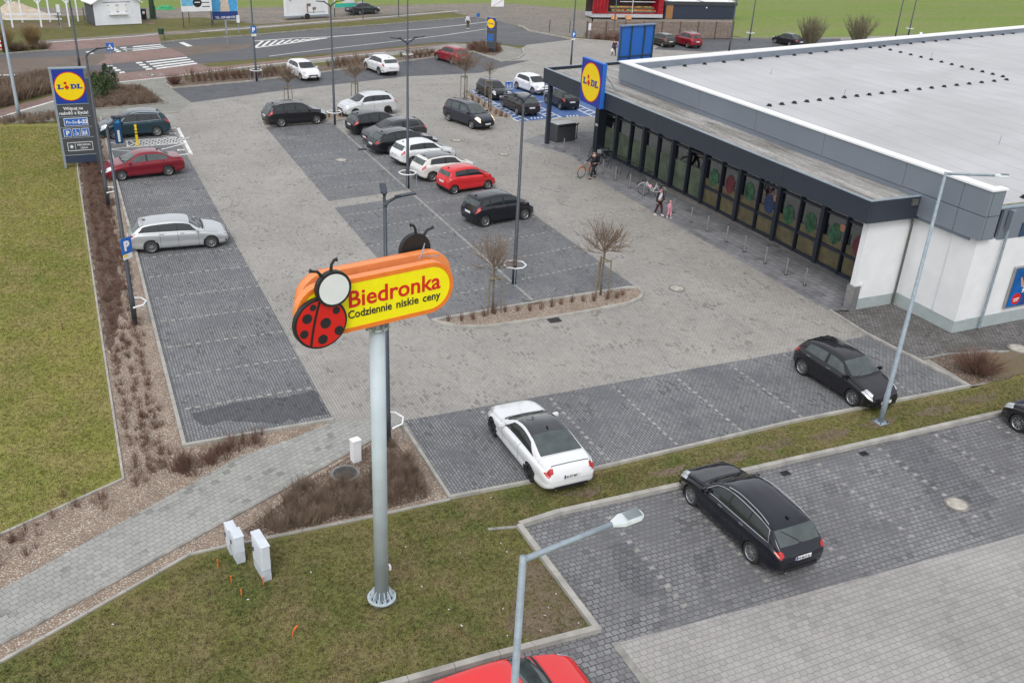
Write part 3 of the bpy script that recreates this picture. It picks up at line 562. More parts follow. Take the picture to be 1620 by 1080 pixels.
def wheel_meshes(R, w, dark, spokes):
    key = (round(R, 3), dark, spokes)
    if key in _wheels: return _wheels[key]
    def lathe(prof, n, m, mb):
        vs = []; fs = []
        for k in range(n):
            a = 2*math.pi*k/n
            for (y, r) in prof: vs.append((r*math.cos(a), y, r*math.sin(a)))
        q = len(prof)
        for k in range(n):
            for j in range(q-1): fs.append((k*q+j, k*q+j+1, ((k+1) % n)*q+j+1, ((k+1) % n)*q+j))
        mb.add(vs, fs, m)
    h = w/2; t = MB(); lathe([(h*.7, R*.62), (h*.95, R*.70), (h, R*.84), (h*.8, R*.97), (h*.4, R), (-h*.4, R), (-h*.8, R*.97), (-h, R*.84), (-h, R*.6)], 32, RUBBER, t)
    rm = RIM_D if dark else RIM; rmb = MB(); lathe([(h*.80, R*.70), (h*.92, R*.665), (h*.80, R*.63), (h*.1, R*.60), (h*.05, .001)], 32, rm, rmb)
    rmb2 = MB(); lathe([(h*.2, R*.61), (h*.18, .001)], 24, BLACK, rmb2)
    rmb.add(rmb2.v, rmb2.f, BLACK)
    for k in range(spokes):
        a = 2*math.pi*k/spokes
        for off in ((-.07, .07) if spokes <= 6 else (0,)):
            c_, s_ = math.cos(a), math.sin(a); sw = R*(.055 if spokes <= 6 else .05)
            def P(r, q, y): return (r*c_-(q)*s_, y, r*s_+(q)*c_)
            r0, r1 = R*.1, R*.65; q0 = off*R*.7; q1 = off*R*2.0
            vs = [P(r0, q0-sw, h*.62), P(r0, q0+sw, h*.62), P(r1, q1+sw*.8, h*.84), P(r1, q1-sw*.8, h*.84), P(r0, q0-sw, h*.25), P(r0, q0+sw, h*.25), P(r1, q1+sw*.8, h*.3), P(r1, q1-sw*.8, h*.3)]
            rmb.add(vs, [(0, 1, 2, 3), (0, 4, 5, 1), (1, 5, 6, 2), (2, 6, 7, 3), (3, 7, 4, 0)], rm)
    lathe([(h*.70, .001), (h*.70, R*.11), (h*.3, R*.15)], 16, rm, rmb)
    to = t.build('tyre', smooth=True); ro = rmb.build('rim'); r = (to.data, ro.data)
    bpy.data.objects.remove(to); bpy.data.objects.remove(ro); _wheels[key] = r; return r

def make_car(name, label, cat, kind, col, loc, heading, L=None, W=None, H=None, wb=None, metal=0.0, rough=.3, rails=None, glass=None, clad=False, roofm=None, dark_rims=False, spokes=5, R=None, plate='', parked=True, group=None, tail=True, chrome=False, lowdetail=False, belt_k=1.0, topmod=None, paint_mat=None, handle_m=None, lights_on=False):
    T = dict(TYPES[kind]); L = L or T['L']; W = W or T['W']; H = H or T['H']; wb = wb or T['wb']; fo = T['fo']*L/T['L']; R = R or (.345 if kind in ('suv',) else .325 if kind not in ('city',) else .285)
    glass = glass or GLASS
    body_m = paint_mat or paint('car_paint_'+name+'_%d' % len(MATS), col, metal, rough)
    top = pchip([a*L for a, b in T['top']], [b*H for a, b in T['top']])
    bz = pchip([0, .1*L, T['c']*L, .6*L, .9*L, L], [H*.36, H*.50, H*.605*belt_k, H*.635*belt_k, H*.66*belt_k, H*.52])
    hw = pchip([0, .02*L, .06*L, .13*L, .25*L, .5*L, .8*L, .92*L, .97*L, .99*L, L], [W*.335, W*.40, W*.452, W*.484, W*.497, W*.5, W*.497, W*.475, W*.445, W*.42, W*.38])
    zb = pchip([0, .03*L, .12*L, .5*L, .88*L, .97*L, L], [H*.2, H*.155, H*.14, H*.135, H*.15, H*.2, H*.25])
    Hm = H*.985; cab_lo = H*.66
    def rows(s):
        w = hw(s); t = top(s); b = min(bz(s), t-.03*H); z0 = zb(s); h = min(max((t-b)/(H*.36), 0), 1)
        yt = w*(.895-.215*h); ze = t-.02*H-.035*h*H
        if t-b < .09*H: ze = t-.018*H
        ze = max(ze, b+.004)
        return [(w*.80, z0), (w*.94, z0+.015), (w*.98, z0+.09), (w*.975, .5*(z0+b)-.03), (w*1.0, z0+.74*(b-z0)), (w*.975, b-.035), (w*.925, b), (w*(.895-.215*h*.02), b+.004+.02*h), (yt, ze), (yt*.90, ze+(t-ze)*.55), (yt*.5, t-.004-.008*h), (0, t)]
    NR = 12
    def Pt(s, v):
        r = rows(s); v = min(max(v, 0), NR-1); i = min(int(v), NR-2); t = v-i
        p1 = r[i]; p2 = r[i+1]; p0 = r[i-1] if i > 0 else p1; p3 = r[i+2] if i+2 < NR else (-r[NR-2][0], r[NR-2][1])
        def tan(a, b, c):
            l1 = math.dist(a, b)+1e-6; l2 = math.dist(b, c)+1e-6; L12 = math.dist(p1, p2)
            return tuple(((c[k]-b[k])/l2*l1/(l1+l2)+(b[k]-a[k])/l1*l2/(l1+l2))*L12*.85 for k in (0, 1))
        m1 = tan(p0, p1, p2) if i > 0 else (p2[0]-p1[0], p2[1]-p1[1]); m2 = tan(p1, p2, p3)
        if 7 <= v <= 8: return (p1[0]+(p2[0]-p1[0])*t+.012*math.sin(math.pi*t), p1[1]+(p2[1]-p1[1])*t)
        h00 = 2*t**3-3*t*t+1; h10 = t**3-2*t*t+t; h01 = -2*t**3+3*t*t; h11 = t**3-t*t
        return tuple(h00*p1[k]+h10*m1[k]+h01*p2[k]+h11*m2[k] for k in (0, 1))
    X = lambda s: fo+wb/2-s     # s to local x, forward is +x
    def P3(s, v, side=1):
        y, z = Pt(s, v); return Vector((X(s), y*side, z))
    def Nrm(s, v, side=1):
        a = P3(s+.01, v, side)-P3(s-.01, v, side); b = P3(s, min(v+.04, NR-1), side)-P3(s, v-.04, side); n = a.cross(b)*side; n.normalize()
        return n
    e = empty(name, (*loc, -.02), heading, label, cat, group)
    N = 46 if not lowdetail else 30
    ss = sorted(set([round(L*(.5-.5*math.cos(math.pi*(k/N)))*.5+L*k/N*.5, 4) for k in range(N+1)]))
    vv = []
    for i in range(NR-1):
        q = {0: 1, 1: 1, 2: 3, 3: 4, 4: 3, 5: 2, 6: 2, 7: 3, 8: 3, 9: 2, 10: 2}[i]
        vv += [i+k/q for k in range(q)]
    vv.append(NR-1)
    Ra = R*1.10; ax = [fo, fo+wb]; az = R
    verts = []; faces = []; idx = {}
    for side in (1, -1):
        for i, s in enumerate(ss):
            for j, v in enumerate(vv):
                if side == -1 and v == NR-1: idx[(side, i, j)] = idx[(1, i, j)]; continue
                p = P3(s, v, side); ins = False
                if v < 6:
                    for a in ax:
                        dx = s-a; dz = p.z-az; d = math.hypot(dx, dz)
                        if abs(d-Ra) < .045 and d > 1e-4:
                            k = Ra/d; s2 = a+dx*k; z2_ = az+dz*k; p = Vector((X(s2), p.y, z2_)); 
                idx[(side, i, j)] = len(verts); verts.append(p)
    for side in (1, -1):
        for i in range(len(ss)-1):
            for j in range(len(vv)-1):
                q = [idx[(side, i, j)], idx[(side, i+1, j)], idx[(side, i+1, j+1)], idx[(side, i, j+1)]]
                if vv[j] < 6:
                    cx = sum(verts[k].x for k in q)/4; cz = sum(verts[k].z for k in q)/4
                    if any(math.hypot(cx-X(a), cz-az) < Ra*.985 for a in ax): continue
                if len(set(q)) < 4: q = list(dict.fromkeys(q))
                if side == -1: q = q[::-1]
                faces.append(q)
        for i, fl in ((0, False), (len(ss)-1, True)):
            pass
    for i, fl in ((0, 1), (len(ss)-1, 0)):
        for j in range(len(vv)-1):
            a, b, c, d = idx[(1, i, j)], idx[(1, i, j+1)], idx[(-1, i, j+1)], idx[(-1, i, j)]
            q = [a, b, c, d] if b != c else [a, b, d]
            faces.append(q if fl else q[::-1])
    mb = MB(); mb.add(verts, faces, body_m); bo = mb.build('body', e); smooth_angle(bo, 50)
    def patch(s0a, s1a, v0, v1, m, side=1, off=.006, s0b=None, s1b=None, nu=8, nv=5, mbx=None):
        s0b = s0a if s0b is None else s0b; s1b = s1a if s1b is None else s1b
        vs = []; fs = []
        for j in range(nv+1):
            t = j/nv; v = v0+(v1-v0)*t; a = s0a+(s0b-s0a)*t; b = s1a+(s1b-s1a)*t
            for i in range(nu+1):
                s = a+(b-a)*i/nu; vs.append(P3(s, v, side)+Nrm(s, v, side)*off)
        for j in range(nv):
            for i in range(nu):
                q = j*(nu+1)+i; f_ = (q, q+1, q+nu+2, q+nu+1); fs.append(f_ if side == 1 else f_[::-1])
        return (mbx or MB()).add(vs, fs, m)
    def wide(s0, s1, vin, m, off=.007, s0m=None, s1m=None, nu=8):
        """a patch right across the car from edge row vin to vin, s bounds may curve: value at edge and at middle"""
        s0m = s0 if s0m is None else s0m; s1m = s1 if s1m is None else s1m
        cols = []
        n = 8
        for side in (-1, 1):
            rng = range(n+1) if side == -1 else range(n-1, -1, -1)
            for j in rng:
                t = j/n; v = vin+(NR-1-vin)*t; k = t*(2-t); a = s0+(s0m-s0)*k; b = s1+(s1m-s1)*k
                cols.append([P3(a+(b-a)*i/nu, min(v, NR-1-.001), side)+Nrm(a+(b-a)*i/nu, min(v, NR-1.05), side)*off for i in range(nu+1)])
        vs = [p for c in cols for p in c]; fs = []
        for j in range(len(cols)-1):
            for i in range(nu): q = j*(nu+1)+i; fs.append((q, q+1, q+nu+2, q+nu+1))
        return MB().add(vs, fs, m)
    c, r_, en, g = (T[k]*L for k in ('c', 'r', 'e', 'g'))
    wide(c+.05*L*.4, r_-.006*L, 8.55, glass, s0m=c-.008*L, s1m=r_-.014*L).build('windscreen', e, True)
    wide(c-.012*L, c+.006*L, 8.2, BLACK, off=.004, s0m=c-.028*L, s1m=c-.006*L, nu=2).build('scuttle', e, True)
    rw = wide(en+.012*L, g-.004*L, 8.7, GLASS_L if glass is not GLASS_L else glass, s0m=en+.006*L, s1m=g+.0*L); rw.build('rear_window', e, True)
    w0, w0t, wB, wB2, wC, wCb, wCt = (q*L for q in T['win'])
    VL, VH = 7.10, 7.88
    for side in (1, -1):
        fw = patch(w0, wB, VL, VH, glass, side, s0b=w0t+.012*L, s1b=wB+.004*L); fw.build('side_window', e, True)
        pb = MB(); patch(wB-.002*L, wB2+.002*L, VL, VH, BLACK, side, off=.004, nu=2, mbx=pb)
        if T['three']: patch(wC-.002*L, wCb+.002*L, VL, VH, BLACK, side, off=.004, nu=2, mbx=pb)
        pb.build('door_pillar', e, True)
        if wC > wB2+.05*L:
            if T['three']:
                patch(wB2, wC, VL, VH, glass, side).build('side_window', e, True)
                patch(wCb, min(wCt+.02*L, g-.03*L), VL, VH, glass, side, s1b=wCt-.03*L).build('side_window', e, True)
            else: patch(wB2, wCb-.01*L, VL, VH, glass, side, s1b=wCt-.01*L).build('side_window', e, True)
        else: patch(wB2, wCb-.005*L, VL, VH, glass, side, s1b=wCt-.04*L).build('side_window', e, True)
        if chrome:
            t = MB(); pts = [P3(w0-.01*L+(wCt+.01*L-w0)*k/14, 6.95, side)+Nrm(w0+(wCt-w0)*k/14, 7.05, side)*.008 for k in range(15)]
            pts2 = [P3(w0t+(wCt-.03*L-w0t)*k/12, 7.96, side)+Nrm(w0t+(wCt-w0t)*k/12, 7.9, side)*.01 for k in range(13)]
            pt3 = pts+pts2[::-1]+[pts[0]]
            t.tube(pt3, .011, CHROME, 5); t.build('window_trim', e)
        seams = MB(); sl = [w0+.005*L, (wB+wB2)/2] + ([wC+.0*L] if T['three'] else ([wCt-.01*L] if kind not in ('coupe',) else []))
        for s_ in sl:
            v0s = 1.3
            if abs(s_-ax[1]) < Ra*1.02: v0s = 4.6
            patch(s_-.006, s_+.006, v0s, 6.95, BLACK, side, off=.0025, nu=1, nv=14, mbx=seams)
        patch(w0, wCt-.02*L, 1.25, 1.42, BLACK, side, off=.0025, nu=16, nv=1, mbx=seams)
        seams.build('door_seams', e)
        if not lowdetail:
            hd = MB()
            for s_ in ([wB-.035*L] + ([] if kind == 'coupe' else [wC-.02*L if T['three'] else wCt-.05*L])):
                p = P3(s_, 5.15, side); hd.box(p+Vector((0, side*.012, 0)), (.17, .03, .032), handle_m or (CHROME if chrome else body_m))
            hd.build('door_handles', e)
        mr = MB(); ps = w0+.012*L; p = P3(ps, 7.0, side)
        mr.box((p.x, p.y+side*.13, p.z+.06), (.12, .2, .13), body_m); mr.box((p.x+.0, p.y+side*.02, p.z+.0), (.08, .1, .05), BLACK); mo = mr.build('side_mirror', e); bevel(mo, .03, 2)
        hl = patch(.010*L, .12*L, 4.95, 8.9, LAMP_G, side, off=.010, s0b=.035*L, s1b=.10*L, nu=8, nv=10); ho = hl.build('headlight', e, True)
        tl_top = 7.2 if kind in ('hatch', 'mpv', 'city', 'wagon', 'suv') else 6.0
        tl0 = .93 if kind != 'coupe' else .935
        tl = MB()
        if kind in ('coupe', 'sedan', 'wagon'):
            patch(L*.945, L*.993, 5.25, 8.9 if kind != 'sedan' else 8.3, RED_L, side, off=.010, s0b=L*.974, s1b=L*.990, nu=6, nv=12, mbx=tl)
        else: patch(L*.925, L*.993, 4.7, 7.3, RED_L, side, off=.009, s0b=L*(g/L-.045), s1b=L*(g/L+.004), nu=6, nv=8, mbx=tl)
        tl.build('tail_light', e, True)
        if clad:
            cm = MB(); patch(.02*L, .98*L, .6, 2.6, BLACK, side, off=.006, nu=60, nv=2, mbx=cm)
            # drop faces inside the arches
            keep = [k for k, f_ in enumerate(cm.f) if not any(math.hypot(sum(cm.v[q][0] for q in f_)/4-X(a), sum(cm.v[q][2] for q in f_)/4-az) < Ra*1.0 for a in ax)]
            cm.f = [cm.f[k] for k in keep]; cm.m = [cm.m[k] for k in keep]
            for a in ax:
                n = 22; vs = []; fs = []
                for k in range(n+1):
                    th = math.pi*(-.08+1.16*k/n); 
                    for rr in (Ra*.985, Ra*1.13):
                        s_ = a+rr*math.cos(th); z_ = az+rr*math.sin(th); vs.append((X(s_), side*(hw(min(max(s_, 0), L))*1.0+.008), z_))
                for k in range(n): f_ = (2*k, 2*k+1, 2*k+3, 2*k+2); fs.append(f_ if side == 1 else f_[::-1])
                cm.add(vs, fs, BLACK)
            cm.build('side_cladding', e)
        if rails:
            rl = MB(); s0_, s1_ = r_+.06*L, en-.03*L
            pts = [P3(s0_+(s1_-s0_)*k/10, 8.55, side)+Vector((0, 0, .015+.035*min(1, 4*min(k/10, 1-k/10)))) for k in range(11)]
            rl.tube(pts, .016, rails, 6); rl.build('roof_rail', e)
    # panel joints across the bonnet and boot
    jo = MB()
    for s_, mid in ((.045, .022), (T['c']-.02, T['c']-.035)):
        q = wide(s_*L, s_*L+.007, 6.3, BLACK, off=.0025, s0m=mid*L, s1m=mid*L+.007, nu=1); jo.add(q.v, q.f, BLACK)
    for side in (1, -1): patch(.05*L, (T['c']-.01)*L, 6.35, 6.42, BLACK, side, off=.0025, nu=12, nv=1, mbx=jo)
    if kind in ('sedan', 'coupe'):
        q = wide(.862*L, .862*L+.007, 6.6, BLACK, off=.0025, s0m=.855*L, s1m=.855*L+.007, nu=1); jo.add(q.v, q.f, BLACK)
        for side in (1, -1): patch(.86*L, .985*L, 6.5, 6.58, BLACK, side, off=.0025, nu=8, nv=1, mbx=jo)
    else:
        for side in (1, -1): patch(en+.01*L, .985*L, 7.9, 7.97, BLACK, side, off=.0025, nu=10, nv=1, mbx=jo)
    jo.build('panel_joints', e)
    # nose and tail
    gr = MB(); gr.box((X(0)+.0, 0, H*.335), (.05, W*.46, H*.085), BLACK); gr.box((X(0)-.0, 0, H*.215), (.06, W*.6, H*.08), BLACK)
    for q in (-1, 1): gr.box((X(.035*L), q*W*.36, H*.23), (.1, W*.12, H*.06), BLACK)
    gr.build('grille', e)
    if chrome or metal > .3:
        t = MB(); t.box((X(0)+.028, 0, H*.38), (.012, W*.44, .018), CHROME); t.build('grille_trim', e)
    pl = MB(); pl.box((X(0)+.035, 0, H*.275), (.015, .5, .11), PLATE); po = pl.build('number_plate', e)
    zr = H*(.60 if kind in ('sedan', 'coupe') else .47); zr = H*.50 if kind == 'coupe' else zr
    if kind == 'sedan': zr = H*.46
    pl = MB(); pl.box((X(L)-.02, 0, zr), (.02, .52, .115), PLATE); pl.box((X(L)-.022, .235, zr), (.022, .045, .115), SIGN_BLUE); po = pl.build('number_plate', e)
    if plate: text_obj(plate, .095, 'plate_lettering', BLACK, po, (X(L)-.034, .20, zr-.035), rz=rad(-90), ext=.002, bold=.002)
    rb = MB(); rb.box((X(L)+.02, 0, H*.235), (.06, W*.6, H*.07), BLACK)
    if kind in ('coupe', 'wagon'):
        for q in (-1, 1): rb.tube([(X(L)+.1, q*W*.27, H*.19), (X(L)-.02, q*W*.27, H*.19)], .035, CHROME, 10)
    rb.build('rear_diffuser', e)
    if kind in ('hatch', 'wagon', 'suv', 'mpv', 'city'):
        sp = wide(en-.012*L, en+.018*L, 8.7, body_m, off=.02, s1m=en+.024*L, nu=3); sp.build('roof_spoiler', e, True)
        lb = MB(); lb.box((X(g)+.0, 0, top(g)+.02), (.02, .08, .02), BLACK); 
        pts = [P3(g-.01*L, 10.9, 1)+Vector((-.02, 0, .015)), P3(en+.03*L, 9.6, 1)+Vector((-.03, 0, .015))]; lb.tube(pts, .008, BLACK, 4); lb.build('rear_wiper', e)
    if roofm:
        wide(r_+.004*L, en+.022*L, 8.5, roofm, off=.005, nu=10).build('roof_panel', e, True)
    if kind == 'coupe':
        lp = wide(.958*L, .964*L, 8.6, BLACK, off=.012, nu=2); lp.build('boot_lip', e, True)
    wp = MB()
    for q in (-.32, .12):
        a = P3(c-.012*L, 10.5, 1); wp.tube([(X(c-.016*L), q*W, top(c-.016*L)+.02), (X(c+.035*L), (q+.26)*W, top(c+.035*L)+.0)], .008, BLACK, 4)
    wp.build('wipers', e)
    an = MB(); an.box((X(en-.03*L), 0, top(en-.03*L)+.03), (.12, .03, .05), BLACK); an.build('antenna', e)
    # underside and arch linings
    ub = MB(); ub.box((X(L/2), 0, H*.2), (L*.84, W*.62, H*.14), BLACK)
    for a in ax:
        for side in (1, -1):
            n = 14; vs = []; fs = []
            for k in range(n+1):
                th = math.pi*(-.15+1.3*k/n)
                for y_ in (hw(a)*.985, hw(a)*.58): vs.append((X(a)+(Ra)*math.cos(th), side*y_, az+Ra*math.sin(th)))
            for k in range(n): fs.append((2*k, 2*k+2, 2*k+3, 2*k+1))
            o_ = len(vs); vs.append((X(a), side*hw(a)*.58, az)); fs += [(o_, 2*k+1, 2*k+3) for k in range(n)]
            ub.add(vs, fs, BLACK)
    ub.build('underbody', e)
    tm, rm = wheel_meshes(R, .215, dark_rims, spokes)
    for a in ax:
        for side in (1, -1):
            t = bpy.data.objects.new('wheel', tm); COL.objects.link(t); t.parent = e; t.location = (X(a), side*(hw(a)-.115), R)
            t.rotation_euler = (0, random.uniform(0, 2), 0) if side == 1 else (math.pi, random.uniform(0, 2), 0)
            rr = bpy.data.objects.new('rim', rm); COL.objects.link(rr); rr.parent = t
    return e, X, P3, Nrm
def at_contact(front, rear, side, W, head=None):
    """centre of the wheelbase from the points where the two visible tyres meet the ground; side=+1 when the car's left side is seen"""
    A = Vector(G(*front)); B = Vector(G(*rear)); d = (A-B).normalized(); h = math.atan2(d.y, d.x) if head is None else rad(head)
    lf = Vector((-math.sin(h), math.cos(h))); m = (A+B)/2-lf*side*(W/2-.06); return (m.x, m.y), h
GR = None
def car(name, label, cat, kind, col, front, rear, side, head=None, **k):
    W = k.get('W') or TYPES[kind]['W']; loc, h = at_contact(front, rear, side, W, head)
    return make_car(name, label, cat, kind, col, loc, h, **k)
BLK = (.012, .012, .016); WHT = (.75, .76, .77)
# nearest cars
bm = car('coupe_car', 'white two door coupe with black roof and black wheels in the empty dark stalls', 'car', 'coupe', WHT, (779, 687), (838, 760), 1, 90, roofm=plain('black_roof_film', (.018, .02, .024), .12, 0, 1, var=.1), dark_rims=True, glass=GLASS, plate='AI 4T MP', rough=.2)
car('estate_car', 'black estate car with silver roof rails in the near stalls, seen from behind', 'car', 'wagon', (.006, .007, .014), (1090, 797), (1187, 887), 1, 91, L=4.68, W=1.85, rails=CHROME, chrome=True, metal=.3, plate='PY 8UT 21', rough=.22)
car('hatchback_car', 'black hatchback facing the kerb and the tall galvanised lamp post', 'car', 'hatch', (.008, .008, .011), (1347, 641), (1265, 591), -1, -87, L=4.03, W=1.71, glass=GLASS_L, handle_m=CHROME, spokes=9)
make_car('hatchback_car', 'black car cut off by the right edge, its nose at the near kerb', 'car', 'hatch', (.007, .007, .01), (29.3, 16.3), rad(92), L=4.2, W=1.78, spokes=9)
make_car('hatchback_car', 'bright red car cut off at the bottom edge beside the front lawn', 'car', 'hatch', (.72, .028, .03), (6.4, 12.68), rad(2), L=4.3, W=1.78, glass=GLASS_L, rough=.45)
# left row
car('estate_car', 'silver estate car alone in the middle of the left row', 'car', 'wagon', (.52, .54, .55), (335, 392), (241, 400), -1, -2, L=4.5, wb=2.7, metal=.55, spokes=10, rough=.3)
car('saloon_car', 'dark red saloon car in the left row beside the charging stall', 'car', 'sedan', (.20, .006, .018), (195, 286), (266, 277.5), 1, 188, metal=.2, spokes=9, glass=GLASS_L)
car('suv_car', 'dark teal sport utility car parked behind the charging point', 'car', 'suv', (.012, .04, .055), (183, 220.5), (249, 215.3), 1, 185, metal=.3, rails=CHROME, chrome=True)
# middle rows
car('suv_car', 'black sport utility car at the left end of the tree island', 'car', 'suv', (.01, .01, .013), (502, 196), (445, 201), -1, 8, L=4.48, rails=CHROME, clad=True)
car('suv_car', 'silver white sport utility car behind the lamp post at the tree island', 'car', 'suv', (.66, .68, .70), (559, 186), (617, 181), 1, 188, metal=.3, dark_rims=True)
make_car('suv_car', 'black compact sport utility car first in the packed row, below the silver one', 'car', 'suv', (.009, .009, .012), (19.5, 64.2), rad(9), L=4.4, H=1.52, rough=.35)
make_car('estate_car', 'dark grey car facing left, second from the far end of the packed row', 'car', 'hatch', (.06, .062, .07), (19.85, 61.6), rad(189), L=4.5, metal=.5)
make_car('estate_car', 'black estate car with silver roof rails, third in the packed row', 'car', 'wagon', (.012, .012, .016), (19.75, 58.95), rad(10), L=4.8, rails=CHROME, metal=.2)
make_car('hatchback_car', 'white hatchback with tall red tail lamps behind the middle lamp post', 'car', 'hatch', (.74, .75, .76), (20.05, 55.9), rad(11), L=4.25, W=1.77)
make_car('hatchback_car', 'cream white hatchback between the white and the red hatchbacks', 'car', 'hatch', (.70, .69, .66), (20.1, 52.35), rad(10), L=4.1, W=1.74, dark_rims=False, roofm=plain('grey_glass_roof', (.09, .095, .1), .15, 0, .6))
car('city_car', 'small bright red city car at the near end of the packed row', 'car', 'city', (.60, .018, .022), (774.5, 298), (715, 308), -1, 11, spokes=9)
car('people_carrier_car', 'black tall compact car parked alone below the red city car', 'car', 'mpv', (.006, .007, .012), (831, 347), (766, 359), -1, 11, L=3.95, W=1.76, H=1.59, wb=2.6, spokes=9)
# far row
car('hatchback_car', 'white hatchback facing the camera in the far row by the road', 'car', 'hatch', (.75, .76, .78), (475, 131), (459, 115), -1, -80, L=4.3, W=1.8, spokes=5)
car('suv_car', 'white sport utility car with grey bumpers in the far row, seen from behind', 'car', 'suv', (.72, .73, .74), (579, 110), (600, 119), 1, 100, clad=True, spokes=9)
car('suv_car', 'red compact sport utility car at the right end of the far row', 'car', 'suv', (.28, .01, .022), (691, 95), (716, 102), 1, 104, L=4.25, H=1.6, metal=.2)
o_, X_, P_, N_ = car('people_carrier_car', 'dark blue grey people carrier driving in the lane with its headlamps lit', 'car', 'mpv', (.025, .028, .045), (745.5, 204.5), (710.5, 191), -1, -74, L=4.65, W=1.76, H=1.68, wb=2.82, metal=.3, rails=BLACK, glass=GLASS_L)
LIT = plain('lit_headlamp', (.9, .8, .6), .2, emit=(1, .75, .45, 1.2))
for ch in list(o_.children):
    if ch.name.startswith('headlight'): ch.data.materials[0] = LIT
# blue stalls
car('hatchback_car', 'small black car facing the camera at the left of the blue stalls', 'car', 'city', (.012, .012, .014), (777, 159), (754, 148), -1, -86, L=3.6, W=1.65)
car('hatchback_car', 'white hatchback at the back of the blue stalls', 'car', 'hatch', (.76, .77, .79), (841.5, 149), (818, 141), -1, -82, L=4.1)
car('estate_car', 'black estate car seen from behind in the left blue stall', 'car', 'wagon', (.014, .014, .017), (795, 170), (817.5, 181), 1, 90, L=4.6, H=1.5, metal=.2)
car('hatchback_car', 'black hatchback with red tail lamps behind the canopy column', 'car', 'hatch', (.009, .009, .011), (863.6, 162.6), (886, 173.7), 1, 90, L=3.97, W=1.68)
# beyond the road and the yard
car('saloon_car', 'dark grey saloon parked on the verge beyond the road', 'car', 'sedan', (.06, .065, .075), (599, 21.4), (564.5, 24), -1, 20, L=4.85, W=1.86, metal=.5, lowdetail=True)
def car_rear(name, label, kind, col, rl, rr_, **k):
    A = Vector(G(*rl)); B = Vector(G(*rr_)); d = (B-A).normalized(); h = math.atan2(d.y, d.x)+math.pi/2
    wb = k.get('wb') or TYPES[kind]['wb']; f_ = Vector((math.cos(h), math.sin(h))); m = (A+B)/2+f_*wb/2
    return make_car(name, label, 'car', kind, col, (m.x, m.y), h, lowdetail=True, **k)
car_rear('hatchback_car', 'dark olive grey hatchback parked against the slatted fence', 'mpv', (.05, .048, .042), (1045.5, 75), (1067, 74.5), metal=.4, W=1.72, L=3.9, H=1.5)
o_, X_, P_, N_ = car_rear('estate_car', 'dark red tall estate car with roof bars against the slatted fence', 'mpv', (.22, .008, .018), (1085.5, 76), (1107, 75.5), W=1.8, H=1.7, rails=CHROME)
mbx = MB()
for q in (0.1, .9): mbx.box((q-.9, 0, 1.74), (.07, 1.3, .04), CHROME)
mbx.build('roof_bars', o_)
car_rear('saloon_car', 'black saloon by the bare bushes beyond the shop roof', 'sedan', (.01, .01, .014), (1242.5, 74), (1270, 73), L=4.6)
#==PART4==
# ================================================================== THE SHOP
ROOFM, n_, l_, b_ = new_mat('roof_membrane')
g_ = n_.new('ShaderNodeNewGeometry'); sp_ = n_.new('ShaderNodeSeparateXYZ'); l_.new(g_.outputs['Position'], sp_.inputs[0])
wob = mathn(n_, l_, 'MULTIPLY', noise(n_, l_, g_.outputs['Position'], .35, 3), .12)
px_ = mathn(n_, l_, 'PINGPONG', mathn(n_, l_, 'ADD', sp_.outputs[0], wob), .76)
seam = ramp(n_, l_, px_, 0, .06, 1, 0)
py_ = mathn(n_, l_, 'PINGPONG', sp_.outputs[1], 6.3); seam = mathn(n_, l_, 'MAXIMUM', seam, ramp(n_, l_, py_, 0, .03, .6, 0))
a_ = noise(n_, l_, g_.outputs['Position'], .16, 6, .6, .8); c_ = noise(n_, l_, g_.outputs['Position'], 1.6, 6, .7)
base_ = mixc(n_, l_, ramp(n_, l_, a_, .35, .65), (.41, .41, .415), (.50, .50, .51)); base_ = mixc(n_, l_, ramp(n_, l_, c_, .5, .75, 0, .4), base_, (.44, .43, .41))
base_ = mixc(n_, l_, mathn(n_, l_, 'MULTIPLY', seam, .75), base_, (.30, .30, .30)); l_.new(base_, b_.inputs['Base Color']); b_.inputs['Roughness'].default_value = .6
ROOF_D = ground_mat('dirty_canopy_roof', ((.36, .35, .33), (.17, .155, .14), (.50, .49, .47), (.10, .09, .08)), (.35, .8, 4), .85, .3, stretch=(0, 2.4, .22))
STORE = empty('shop_building', (32.9, 24.4, 0), 0, 'large flat roofed shop hall with white walls, grey cladding and dark glazed front canopy', 'shop building')
def W3(mb, name): # world coordinates to shop coordinates
    mb.v = [(x-32.9, y-24.4, z) for x, y, z in mb.v]; return mb.build(name, STORE)
SK = math.tan(rad(13.2))
def north(x, y0=53.2): return y0+(x-32.6)*SK
XE = 92.0
mb = MB(); mb.prism([(32.9, 24.45), (XE, 24.45), (XE, north(XE)-.4), (40.5, 54.8), (40.5, 28.06), (32.9, 28.06)], .0, 4.1, RENDER)
mb.prism([(30.24, 27.76), (30.5, 27.76), (32.9, 27.76), (32.9, 28.06), (30.24, 28.06)], .45, 4.3, RENDER)
W3(mb, 'wall')
mb = MB(); mb.prism([(32.86, 24.40), (XE, 24.40), (XE, 24.44), (32.89, 24.44), (32.89, 27.72), (32.86, 27.72)], -.06, .52, PLINTH)
mb.prism([(30.55, 27.72), (32.86, 27.72), (32.86, 27.755), (30.55, 27.755)], -.06, .5, PLINTH); mb.prism([(30.5, 27.77), (32.9, 27.77), (32.9, 28.04), (30.5, 28.04)], -.06, .46, PLINTH)
W3(mb, 'plinth')
mb = MB(); mb.prism([(30.14, 27.66), (30.5, 27.66), (30.5, 28.1), (30.14, 28.1)], -.05, 1.15, STEELB); mb.box((30.55, 27.7, 1.2), (.1, .12, .12), WHITE); W3(mb, 'corner_guard')
